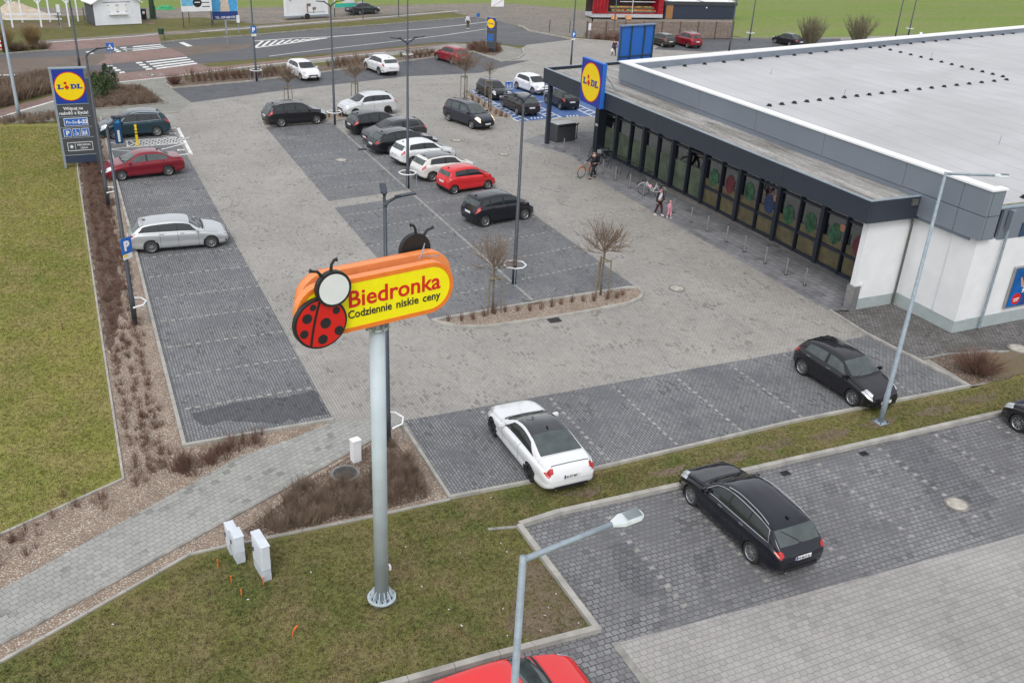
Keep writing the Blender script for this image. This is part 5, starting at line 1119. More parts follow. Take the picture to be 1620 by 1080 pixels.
def sign_side(flip):
    s = bpy.data.objects.new('sign_panel_mount', None)
    ang = SA+(math.pi if flip else 0)
    R4 = Matrix.Rotation(ang, 4, 'Z')
    def put(mb, name, par=PY):
        mb.v = [tuple(R4@Vector(v)) for v in mb.v]; return mb.build(name, par)
    cx, cz = -.15, 8.45; f = -.38
    mb = MB(); o = pill(cx, cz, 1.83, .585); mb.plate(o, f+.0, f+.20, ORANGE_L); b = put(mb, 'sign_box'); bevel(b, .012, 1)
    mb = MB(); n = len(o); i_ = pill(cx, cz, 1.83-.095, .585-.095)
    for k in range(n): mb.plate([o[k], o[(k+1) % n], i_[(k+1) % n], i_[k]], f-.014, f-.001, ORANGE)
    put(mb, 'orange_border', b)
    mb = MB(); mb.plate(i_, f-.008, f-.001, YELLOW_B); put(mb, 'yellow_face', b)
    t = text_obj('Biedronka', .52, 'shop_name', SRED, b, (0, 0, 0), bold=.008, sx=.80); w = max(v.co.x for v in t.data.vertices); k = 2.22/w
    t.data.transform(R4 @ Matrix.Translation((-.87, f-.014, 8.415)) @ Matrix.Diagonal((k, 1, 1, 1)))
    for wd, xs_, ww in (('Codziennie', -.87, 1.02), ('niskie', .25, .55), ('ceny', .90, .45)):
        t = text_obj(wd, .25, 'slogan', CL_BLACK, b, (0, 0, 0), bold=.003); w = max(v.co.x for v in t.data.vertices); k = ww/w
        t.data.transform(R4 @ Matrix.Translation((xs_, f-.014, 8.17)) @ Matrix.Diagonal((k, 1, 1, 1)))
    # plain ladybird disc: spotted red wing cases and a blank white head plate with two feelers
    bx, bz = -1.53, 8.28; hx, hz = -1.255, 9.0
    mb = MB(); mb.plate(circle(bx, bz, .57, 48, .545), f-.16, f-.04, BLACK); L1 = put(mb, 'wing_case_disc')
    def lobe(c, a, b_): return circle(*c, a, 36, b_)
    rot = rad(-14)
    def tr(p): x, z = p; return (bx+x*math.cos(rot)-z*math.sin(rot), bz+x*math.sin(rot)+z*math.cos(rot))
    def half(sgn):
        pts = []
        for k in range(25):
            t = -math.pi/2+math.pi*k/24; x = .525*math.cos(t); z = .50*math.sin(t); x = max(x, .0)
            pts.append(((.03+x*.945)*sgn*1.0, z))
        return [tr((a+(-.14), b)) if False else tr((a, b)) for a, b in pts]
    wing = []
    for sgn in (1, -1):
        sp = -.15 # the gap between the wings sits left of the centre
        pts = []
        for k in range(25):
            t = -math.pi/2+math.pi*k/24; z = .50*math.sin(t); xe = .525*math.cos(t); xg = sp+.12*(z+.1)
            pts.append((xe*sgn, z))
        for k in range(24, -1, -1):
            t = -math.pi/2+math.pi*k/24; z = .50*math.sin(t); xe = .525*math.cos(t); xg = sp+.10*z*z+sgn*.03
            xg = min(xg, xe*sgn) if sgn == 1 else max(xg, xe*sgn)
            pts.append((xg, z))
        mb = MB()
        for k in range(24): mb.plate([tr(pts[k]), tr(pts[k+1]), tr(pts[48-k]), tr(pts[49-k])], f-.172, f-.161, SRED) if math.dist(pts[k], pts[49-k])+math.dist(pts[k+1], pts[48-k]) > .02 else None
        put(mb, 'red_wing_case', L1)
    for (x, z, r_) in ((-.33, .10, .105), (-.33, -.23, .09), (-.25, .34, .07), (.09, .02, .115), (.10, -.33, .105), (.42, -.13, .10), (.27, .30, .08), (-.42, -.02, .0)):
        if r_ <= 0: continue
        mb = MB(); mb.plate(circle(*tr((x, z)), r_, 22), f-.178, f-.173, BLACK); put(mb, 'black_spot', L1)
    mb = MB(); mb.plate(circle(hx, hz, .375, 44), f-.24, f-.12, BLACK); Hd = put(mb, 'head_disc')
    mb = MB(); mb.plate(circle(hx, hz, .32, 44), f-.25, f-.241, WHITE); put(mb, 'white_face_plate', Hd)
    for pts in ([(hx-.22, hz+.29), (hx-.30, hz+.40), (hx-.42, hz+.43), (hx-.46, hz+.45)], [(hx-.02, hz+.36), (hx-.0, hz+.50), (hx+.06, hz+.58), (hx+.12, hz+.58)]):
        mb = MB(); mb.tube([(a, f-.16, b) for a, b in pts], [.035, .03, .03, .045], BLACK, 8); put(mb, 'feeler', Hd)
sign_side(False); sign_side(True)
mb = MB(); pts = [(.95, -.12, 9.05), (1.1, -.1, 9.2), (1.15, -.05, 9.36), (1.02, -.1, 9.1), (1.3, -.12, 9.06), (1.5, -.1, 9.03)]
mb.tube([tuple(R3@Vector(p)) for p in pts], .012, GALV, 5); mb.build('loose_cable', PY)
# ================================================================== SHOP TOTEM
def totem(x, y, rz, S, label, name='shop_totem', deep=.35, H=5.7):
    e = empty(name, (x, y, 0), rz, label, 'totem sign')
    w = 1.95; mb = MB()
    mb.box((-w/2+.06, 0, H/2), (.12, deep, H), GALV); mb.build('side_column', e)
    mb = MB(); mb.box((w/2-.03, .02, H/2-.3), (.24, deep, H-.55), DGREY); mb.build('side_column', e)
    mb = MB(); mb.box((0, 0, H+.03), (w+.04, deep+.04, .06), GALV); mb.build('top_cap', e)
    mb = MB(); mb.box((-.02, 0, H-.98), (w-.25, deep*.9, 1.94), SIGN_BLUE_L); b = mb.build('logo_box', e)
    mb = MB(); mb.box((-.02, -deep*.45-.008, H-.98), (w-.3, .016, 1.88), SIGN_BLUE); mb.build('logo_face', b)
    round_logo(b, -.02, H-.98, 1.78, -deep*.45-.017)
    zs = [(H-2.02, H-2.68), (H-2.74, H-3.30), (H-3.36, H-3.92), (H-3.98, H-4.95), (H-5.0, H-5.45)]
    fy = -deep*.45
    for i, (a, b_) in enumerate(zs):
        mb = MB(); mb.box((-.02, 0, (a+b_)/2), (w-.25, deep*.86, a-b_), DGREY if i < 4 else plain('navy_panel', (.03, .045, .08), .5) if 'navy_panel' not in MATS else MATS['navy_panel']); p = mb.build('panel', e)
        mb = MB(); mb.box((-.02, -.01, a+.03), (w-.2, deep*.92, .035), GALV); mb.build('divider', p)
        if S < 1: 
            if i in (1, 2): mb = MB(); mb.box((-.02, fy-.01, (a+b_)/2), (1.3, .02, .42), SIGN_BLUE_L); mb.build('blue_plate', p)
            continue
        if i == 0:
            text_obj('Więcej na', .25, 'lettering', WHITE, p, (-.02, fy-.0, a-.30), align='CENTER', bold=.006); text_obj('radość z życia!', .25, 'lettering', WHITE, p, (-.02, fy-.0, a-.56), align='CENTER', bold=.006)
        if i == 1:
            mb = MB(); mb.box((.02, fy+.0, (a+b_)/2), (1.28, .03, .46), WHITE); mb.box((.02, fy-.008, (a+b_)/2), (1.22, .03, .40), SIGN_BLUE_L); mb.build('blue_plate', p)
            text_obj('Pn-So', .25, 'lettering', WHITE, p, (-.52, fy-.025, (a+b_)/2-.09), bold=.004); text_obj('6-22', .30, 'lettering', WHITE, p, (.10, fy-.025, (a+b_)/2-.10), bold=.014)
        if i == 2:
            for q, s_ in ((-.52, 'P'), (-.04, 'w'), (.44, 'f')):
                mb = MB(); mb.box((q, fy+.0, (a+b_)/2), (.42, .03, .46), WHITE); mb.box((q, fy-.008, (a+b_)/2), (.37, .03, .41), SIGN_BLUE_L); bp_ = mb.build('blue_plate', p); zc = (a+b_)/2
                if s_ == 'P': text_obj('P', .36, 'lettering', WHITE, bp_, (q-.09, fy-.025, zc-.13), bold=.014)
                elif s_ == 'w':
                    m2 = MB(); yy = fy-.026
                    for k in range(12):
                        a0 = rad(-190+k*20); a1 = rad(-190+(k+1)*20); r0 = .10
                        m2.plate([(q-.01+r0*math.cos(a0), zc-.05+r0*math.sin(a0)), (q-.01+r0*math.cos(a1), zc-.05+r0*math.sin(a1)), (q-.01+(r0-.028)*math.cos(a1), zc-.05+(r0-.028)*math.sin(a1)), (q-.01+(r0-.028)*math.cos(a0), zc-.05+(r0-.028)*math.sin(a0))], yy-.006, yy, WHITE)
                    m2.plate(circle(q-.03, zc+.14, .03, 12), yy-.006, yy, WHITE); m2.plate([(q-.045, zc+.10), (q-.015, zc+.10), (q+.0, zc-.02), (q+.09, zc-.02), (q+.13, zc-.13), (q+.10, zc-.14), (q+.07, zc-.05), (q-.03, zc-.05)], yy-.006, yy, WHITE); m2.build('wheelchair_symbol', bp_)
                else:
                    m2 = MB(); yy = fy-.026
                    for dx, hh in ((-.12, .16), (-.03, .10), (.06, .18)):
                        m2.plate(circle(q+dx, zc-.13+hh+.06, .028, 12), yy-.006, yy, WHITE); m2.plate([(q+dx-.035, zc-.15), (q+dx+.035, zc-.15), (q+dx+.025, zc-.13+hh+.02), (q+dx-.025, zc-.13+hh+.02)], yy-.006, yy, WHITE)
                    m2.build('family_symbol', bp_)
        if i == 3:
            zc = (a+b_)/2; mb = MB(); 
            for (cx_, cz_, sx_, sz_) in ((.05, zc+.24, 1.36, .03), (.05, zc-.24, 1.36, .03), (-.62, zc, .03, .5), (.72, zc, .03, .5), (-.22, zc, .02, .36)): mb.box((cx_, fy-.01, cz_), (sx_, .02, sz_), WHITE)
            mb.build('white_frame', p)
            m2 = MB(); m2.plate([(-.50, zc), (-.42, zc+.11), (-.34, zc), (-.42, zc-.11)], fy-.012, fy, WHITE); m2.plate(circle(-.42, zc, .13, 6), fy-.008, fy, GALV); m2.build('bread_mark', p)
            text_obj('PIEKARNIA', .15, 'lettering', WHITE, p, (.25, fy-.0, zc+.03), align='CENTER', bold=.003); text_obj('LIDLA', .15, 'lettering', WHITE, p, (.25, fy-.0, zc-.15), align='CENTER', bold=.003)
    return e
tx = G(104, 264); tx2 = G(160, 262)
totem((tx[0]+tx2[0])/2-.05, tx[1]-.05, rad(2), 1, 'tall grey totem with round yellow emblem and blue opening hours by the left lawn')
fx = G(776, 82); totem(fx[0], fx[1], rad(-52), .5, 'distant narrow totem with round yellow emblem at the road entrance', H=5.7).scale = (.58, .58, .62)
#==PART6==
# ================================================================== TREES, SHRUBS
def twig(mb, p, d, L, r, m, seg=3, bend=.15, n=3):
    pts = [Vector(p)]; d = Vector(d).normalized(); bd = Vector((random.uniform(-1, 1), random.uniform(-1, 1), random.uniform(-.2, .8)))*bend
    for k in range(seg): d = (d+bd/seg).normalized(); pts.append(pts[-1]+d*L/seg)
    mb.tube(pts, [r*(1-.8*k/seg) for k in range(seg+1)], m, n, cap=False); return pts, d
def globe_tree(name, base, label, th=2.0, R=1.0, up=.9, seed=1, n=16, stakes=True, m=TWIG, sub=7, group=None, trunk_r=.05, fan=1.0, tall=None):
    random.seed(seed); e = empty(name, (*base, -.03), random.uniform(0, 6), label, 'tree', group)
    mb = MB(); mb.tube([(0, 0, 0), (.01, .01, th*.5), (0, 0, th), (0, 0, th+.15)], [trunk_r, trunk_r*.85, trunk_r*.9, trunk_r*1.1], BARK, 10); mb.build('trunk', e, True)
    mb = MB()
    for k in range(n):
        az = k*2.399+random.uniform(-.2, .2); el = math.acos(1-(k+.5)/n*fan); d = Vector((math.sin(el)*math.cos(az), math.sin(el)*math.sin(az), math.cos(el)+.12))
        Lm = R*random.uniform(.55, .75)*(tall or 1)
        pts, dd = twig(mb, (0, 0, th+random.uniform(-.05, .15)), d, Lm, .020, m, 4, .35, 4)
        for j in range(sub):
            q = pts[random.choice((1, 2, 2, 3, 3, 4))]; d2 = (dd+Vector((random.uniform(-.8, .8), random.uniform(-.8, .8), random.uniform(-.3, .8)))).normalized()
            p2, d3 = twig(mb, q, d2, R*random.uniform(.35, .6)*(tall or 1), .011, m, 3, .35)
            for i in range(3):
                q2 = p2[random.choice((1, 2, 2, 3))]; d4 = (d3+Vector((random.uniform(-.7, .7), random.uniform(-.7, .7), random.uniform(-.3, .6)))).normalized(); twig(mb, q2, d4, R*random.uniform(.2, .4), .008, m, 2, .2)
    mb.build('crown', e)
    if stakes:
        H_ = th*.85
        for k in range(3):
            a = k*2.094; mb = MB(); mb.tube([(.36*math.cos(a), .36*math.sin(a), 0), (.33*math.cos(a), .33*math.sin(a), H_)], .033, WOOD, 7); mb.build('stake', e)
            b_ = a+2.094; mb = MB(); A = Vector((.33*math.cos(a), .33*math.sin(a), H_-.06)); B = Vector((.33*math.cos(b_), .33*math.sin(b_), H_-.06)); mb.tube([A, B], .03, WOOD, 6); mb.build('stake_rail', e)
        mb = MB(); mb.tube([(.3, 0, H_-.15), (0, .05, H_-.12), (-.15, .26, H_-.15)], .014, BLACK, 5); mb.build('tie_strap', e)
    return e
globe_tree('bare_tree', G(950, 466), 'young bare tree with wide round crown and stakes at the right end of the island', 2.05, 1.3, seed=3, n=20, sub=9)
globe_tree('bare_tree', G(779, 494), 'young bare tree with loose crown and stakes at the middle of the island', 2.0, 1.3, seed=5, n=15, sub=9, fan=.8)
t1 = globe_tree('bare_tree', G(457, 167), 'small bare tree behind the black sport utility car on the far island', 1.75, 1.25, seed=8, n=17, fan=.75, sub=10)
globe_tree('bare_tree', G(563, 161), 'small bare tree behind the silver sport utility car on the far island', 1.9, 1.25, seed=9, n=17, fan=.75, sub=10)
globe_tree('bare_tree', G(735, 155), 'bare tree with dense fan crown and stakes at the left edge of the blue stalls', 2.2, 1.6, seed=11, n=22, fan=.7, sub=10)
globe_tree('bare_tree', G(773, 170), 'thin bare upright tree in front of the small black car', 2.6, 1.1, seed=12, n=10, fan=.45, sub=5)
def bush(name, base, label, n, R, H, m, seed, r=.012, cat='bush', group=None, crown_name='twigs'):
    random.seed(seed); e = empty(name, (*base, -.03), 0, label, cat, group); mb = MB()
    for k in range(n):
        az = random.uniform(0, 6.283); t = random.uniform(0, 1)**.7; d = Vector((math.cos(az)*t*R/H*1.1, math.sin(az)*t*R/H*1.1, 1)).normalized()
        b0 = (math.cos(az)*t*R*.25, math.sin(az)*t*R*.25, 0)
        pts, dd = twig(mb, b0, d, H*random.uniform(.7, 1.05), r, m, 4, .3)
        for j in range(4): twig(mb, pts[random.choice((1, 2, 3))], dd+Vector((random.uniform(-.6, .6), random.uniform(-.6, .6), random.uniform(-.1, .4))), H*random.uniform(.2, .4), r*.55, m, 2, .2)
    mb.build(crown_name, e); return e
bush('bare_bush', G(1281, 73), 'left of two round leafless bushes by the black saloon beyond the roof', 130, 2.0, 3.7, plain('grey_green_twigs', (.15, .13, .085), .9, var=.3), 21, .035)
bush('bare_bush', G(1356, 68), 'right of two round leafless bushes beyond the shop roof', 130, 2.1, 3.6, MATS['grey_green_twigs'], 22, .035)
bush('bare_bush', G(1545, 588), 'wide reddish brown bush in the corner bed by the shop side wall', 420, 1.5, 1.05, TWIG_R, 23, .007)
bush('ornamental_grass', G(52, 76), 'orange tipped tall dry grass clump right of the two by the far road', 220, 1.0, 2.2, TWIG_Y, 24, .02, 'plant')
bush('ornamental_grass', G(8, 82), 'orange tipped tall dry grass clump at the left picture edge', 220, 1.0, 2.4, TWIG_Y, 25, .02, 'plant')
for k, px in enumerate(((24, 80), (36, 79), (68, 77))): bush('bare_bush', G(*px), ['low brown bush left of the dry grass clump by the far road', 'low brown bush touching the dry grass clump', 'small brown bush right of the dry grass clump by the far road'][k], 130, 1.3, .9, TWIG, 30+k, .015)
bush('bare_bush', G(152, 124), 'low brown bush by the cycle path right of the shop totem', 150, 1.3, .9, TWIG, 35, .013)
bush('bare_bush', G(276, 133), 'brown bush at the left end of the roadside hedge row', 160, .9, 1.0, TWIG_R, 36, .011)
# low shrubs in rows
random.seed(50)
ORD0 = ['first', 'second', 'third', 'fourth', 'fifth', 'sixth', 'seventh', 'eighth', 'ninth', 'tenth', 'eleventh', 'twelfth', 'thirteenth', 'fourteenth', 'fifteenth', 'sixteenth', 'seventeenth']
def clump_mesh(n, R, H, m, r=.006):
    mb = MB()
    for k in range(n):
        az = random.uniform(0, 6.283); t = random.uniform(0, 1); d = Vector((math.cos(az)*t*R/H, math.sin(az)*t*R/H, 1))
        pts, dd = twig(mb, (math.cos(az)*t*R*.3, math.sin(az)*t*R*.3, -.02), d, H*random.uniform(.6, 1.1), r, m, 3, .35)
        for j in range(2): twig(mb, pts[random.choice((1, 2))], dd+Vector((random.uniform(-.8, .8), random.uniform(-.8, .8), .1)), H*random.uniform(.3, .5), r*.7, m, 2, .2)
    return mb
def clump_obj(name, n, R, H, m, r=.006):
    mb = clump_mesh(n, R, H, m, r); o = mb.build(name); return o
isl_protos = [clump_obj('low_shrub', 26, .2, .42, TWIG_R, .006) for _ in range(3)]
spots = [(12.75+.53*k, 32.35-.12*math.sin(k)) for k in range(14)]+[(20.3, 32.3), (20.75, 32.25), (21.2, 32.45)]
def place(protos, spots, label, cat, group, smin=.8, smax=1.2):
    for k, (x, y) in enumerate(spots):
        q = protos[k % len(protos)]; o = q if (k < len(protos)) else q.copy()
        if k >= len(protos): COL.objects.link(o)
        o.location = (x, y, -.02); o.rotation_euler = (0, 0, random.uniform(0, 6)); s = random.uniform(smin, smax); o.scale = (s, s, s*random.uniform(.9, 1.15))
        tag(o, (ORD0[k]+' '+label) if len(spots) < 24 else label, cat, group)
place(isl_protos, spots, 'low reddish shrub from the left in the long kerbed island', 'shrub', 'low shrubs of the middle island', .8, 1.25)
hp = [clump_obj('low_shrub', 34, .35, .8, TWIG_R if k else TWIG, .011) for k in range(3)]
hs_ = []
for (a, b, n) in (((290, 126), (400, 117), 12), ((400, 118), (460, 110), 8), ((515, 104), (575, 96), 8), ((632, 90), (688, 83), 7)):
    A = Vector(G(a[0], a[1]+1)); B = Vector(G(b[0], b[1]+1)); hs_ += [tuple(A.lerp(B, (k+.5)/n)+Vector((0, random.uniform(-.2, .2)))) for k in range(n)]
    hs_ += [tuple(A.lerp(B, (k+1)/n)+Vector((.2, -1.0+random.uniform(-.2, .2)))) for k in range(n)]
place(hp, hs_, 'small leafless shrub in the roadside bed behind the far parking row', 'shrub', 'low shrubs along the roadside bed')
gp = [clump_obj('low_shrub', 26, .25, .5, TWIG_R, .009) for _ in range(2)]
place(gp, [G(x, y) for x, y in ((748, 158), (757, 163), (765, 169), (775, 176), (784, 181), (792, 184), (800, 186))], 'low shrub from the far end of the kerbed strip left of the blue stalls', 'shrub', 'low shrubs beside the blue stalls', .9, 1.4)
gp = [clump_obj('low_shrub', 26, .25, .5, TWIG_R, .009) for _ in range(2)]
place(gp, [(14.5+.9*k, 68.7+.14*k*.9) for k in range(8)], 'low shrub from the left on the far tree island by the lamp post', 'shrub', 'low shrubs of the far tree island', .9, 1.3)
def mass(name, spots, n, R, H, m, label, r=.006, nvar=6):
    """ground cover nobody could count: many twig clumps in one object"""
    var = [clump_mesh(n, R, H, m, r) for _ in range(nvar)]; V = []; Fc = []
    for (x, y, s) in spots:
        q = random.choice(var); a = random.uniform(0, 6.283); c_, s_ = math.cos(a)*s, math.sin(a)*s; o = len(V)
        V += [(x+vx*c_-vy*s_, y+vx*s_+vy*c_, vz*s-.02) for vx, vy, vz in q.v]; Fc += [[i+o for i in f] for f in q.f]
    mb = MB(); mb.add(V, Fc, m); o = mb.build(name); tag(o, label, 'shrubs', kind='stuff'); return o
sp = []
for k in range(118):
    y = 24.9+k*.39; xk = .05+(.62-.05)*0
    x0 = -.12-(.0)*y
    for j, off in enumerate((.12, .55, .95)):
        dens = 1 if y > 38 else (.8 if j != 1 else .7)
        if random.random() < dens: sp.append((x0+off+random.uniform(-.08, .08)-(.35 if y > 60 else 0)*0, y+random.uniform(-.15, .15), random.uniform(.7, 1.15)*(1 if j != 2 or y > 30 else .8)))
for k in range(420):
    y = 24.9+46*random.random()**.75; sp.append((random.uniform(-.15, 1.15), y, random.uniform(.5, 1.0))) if y > 33 or random.random() < .35 else None
mass('bed_shrubs', sp, 17, .28, .33, TWIG_R, 'low brown shrubs filling the long bed between lawn and left parking row')
sp = [(random.gauss(x, .35), random.gauss(y, .2), random.uniform(.8, 1.3)) for x, y in [G(310, 735), G(330, 725), G(350, 715), G(375, 705), G(392, 698), G(290, 745), G(300, 735)] for _ in range(8)]
sp += [(random.gauss(x, .3), random.gauss(y, .3), random.uniform(.5, .9)) for x, y in [G(230, 700), G(240, 740), G(210, 760), G(120, 800), G(60, 840), G(10, 870), G(160, 790), G(250, 715), G(25, 855)] for _ in range(5)]
mass('bed_shrubs', sp, 16, .3, .42, TWIG_R, 'brown shrub thicket at the corner of the left stalls above the footpath')
def inpoly(p, poly):
    x, y = p; c = False; n = len(poly)
    for i in range(n):
        (x1, y1), (x2, y2) = poly[i], poly[(i+1) % n]
        if (y1 > y) != (y2 > y) and x < (x2-x1)*(y-y1)/(y2-y1)+x1: c = not c
    return c
def fill(poly, n, s0=.8, s1=1.2):
    w = GP(poly); xs_ = [p[0] for p in w]; ys_ = [p[1] for p in w]; out = []
    while len(out) < n:
        p = (random.uniform(min(xs_), max(xs_)), random.uniform(min(ys_), max(ys_)))
        if inpoly(p, w): out.append((*p, random.uniform(s0, s1)))
    return out
mass('bed_shrubs', fill([(470, 772), (520, 762), (572, 768), (612, 706), (632, 700), (665, 745), (674, 780), (592, 806), (440, 842), (398, 846)], 190), 30, .36, .44, TWIG, 'brown grassy shrubs around the yellow sign pole between footpath and lawn', .005)
mass('hedge', fill([(-60, 160), (0, 136), (80, 124), (84, 146), (0, 170), (-60, 188)], 520, 1.0, 1.6), 16, .5, .75, TWIG, 'dense brown hedge left of the shop totem by the cycle path', .016)
mass('hedge', fill([(0, 187), (100, 180), (150, 186), (150, 194), (0, 197)], 110, .8, 1.2), 16, .35, .5, TWIG, 'low brown hedge along the top edge of the left lawn', .01)
mass('bed_shrubs', fill([(150, 150), (215, 140), (236, 148), (250, 162), (225, 165), (150, 171)], 190, .9, 1.3), 16, .4, .5, TWIG, 'brown shrub mass in front of the evergreen shrubs near the teal car', .012)
mass('bed_shrubs', fill([(740, 76), (772, 73), (790, 76), (790, 84), (770, 84), (745, 82)], 90, .8, 1.3), 16, .45, .7, TWIG_R, 'reddish shrubs around the distant totem at the road entrance', .014)
mass('bed_shrubs', fill([(925, 56), (1000, 55), (996, 68), (930, 62)], 130, .8, 1.2), 16, .45, .7, TWIG_R, 'reddish brown shrubs before the left end of the slatted fence', .014)
# blades of grass standing up from the two lawns
GR1 = ground_mat('grass_blades', ((.24, .23, .07), (.16, .19, .05), (.30, .25, .11), (.13, .15, .045)), (.3, 1.5, 9), .9, 0)
def tufts(poly, n, label, hmin=.02, hmax=.05, m=None):
    V = []; Fc = []
    for (x, y, s) in fill(poly, n):
        for j in range(5):
            a = random.uniform(0, 6.283); r = random.uniform(0, .05); px_, py_ = x+r*math.cos(a), y+r*math.sin(a); h = random.uniform(hmin, hmax); b_ = random.uniform(0, 6.283); w = .008; le = random.uniform(.01, .04); o = len(V)
            V += [(px_-w*math.sin(b_), py_+w*math.cos(b_), -.03), (px_+w*math.sin(b_), py_-w*math.cos(b_), -.03), (px_+le*math.cos(b_), py_+le*math.sin(b_), -.02+h)]; Fc.append((o, o+1, o+2))
    mb = MB(); mb.add(V, Fc, m or LAWN_NEAR); tag(mb.build('grass'), label, 'grass', kind='stuff')
random.seed(61)
tufts([(0, 1055), (300, 884), (357, 872), (420, 858), (590, 823), (712, 796), (935, 752), (1040, 728), (1000, 775), (885, 806), (815, 828), (938, 992), (700, 1050), (640, 1100), (0, 1110)], 15000, 'short worn grass of the front lawn')
tufts([(935, 750), (1250, 674), (1532, 617), (1620, 597), (1620, 640), (1200, 736), (885, 806)], 4500, 'short worn grass of the strip between the two kerbs')
tufts([(0, 200), (116, 200), (118, 270), (156, 540), (188, 752), (0, 838)], 26000, 'short yellowish grass of the left lawn', m=LAWN)
# evergreen upright shrubs
random.seed(90)
def evergreen():
    mb = MB()
    for k in range(420):
        z = random.uniform(.05, 1.35); r = .34*(1-(z/1.5)**2)*random.uniform(.5, 1.05); a = random.uniform(0, 6.283); c = Vector((r*math.cos(a), r*math.sin(a), z)); s = random.uniform(.04, .08)
        u = Vector((random.uniform(-1, 1), random.uniform(-1, 1), random.uniform(0, 1.5))).normalized(); v = u.orthogonal().normalized()
        mb.add([c-u*s, c+v*s*.5, c+u*s, c-v*s*.5], [(0, 1, 2, 3)], LEAF)
    return mb
protos = []
for k in range(2):
    e = empty('evergreen_shrub', (0, 0, 0)); evergreen().build('foliage', e); m_ = MB(); m_.tube([(0, 0, 0), (0, 0, .8)], [.04, .02], BARK, 6); m_.build('stem', e); protos.append(e)
sp = [G(x, y) for x, y in ((150, 152), (158, 153), (166, 151), (175, 150), (183, 147), (152, 143), (162, 141), (170, 139), (179, 137), (186, 141), (168, 158), (158, 160))]
for k, p in enumerate(sp):
    o = protos[k] if k < 2 else copy_tree(protos[k % 2]); o.location = (*p, 0); o.rotation_euler = (0, 0, random.uniform(0, 6)); s = random.uniform(.9, 1.45); o.scale = (s, s, s)
    tag(o, ('back row', 'front row')[k < 5 or k > 9]+' upright dark green evergreen shrub in the bed right of the shop totem' if False else 'upright dark green evergreen shrub in the bed right of the shop totem', 'shrub', 'evergreen shrubs by the shop totem')
# ================================================================== PEOPLE
def skin_mesh(name, nodes, edges, m, parent, lv=2, root=0):
    me = bpy.data.meshes.new(name); me.from_pydata([n[0] for n in nodes], edges, []); o = bpy.data.objects.new(name, me); COL.objects.link(o)
    o.modifiers.new('s', 'SKIN'); sd_ = o.modifiers.new('u', 'SUBSURF'); sd_.levels = lv; sd_.render_levels = lv
    for i, n in enumerate(nodes):
        r = n[1]; me.skin_vertices[0].data[i].radius = (r, r) if not isinstance(r, tuple) else r
        me.skin_vertices[0].data[i].use_root = i == root
    dg = bpy.context.evaluated_depsgraph_get(); m2 = bpy.data.meshes.new_from_object(o.evaluated_get(dg)); bpy.data.objects.remove(o)
    m2.materials.clear(); m2.materials.append(m); m2.name = name
    for p in m2.polygons: p.use_smooth = True
    q = bpy.data.objects.new(name, m2); COL.objects.link(q); q.parent = parent; return q
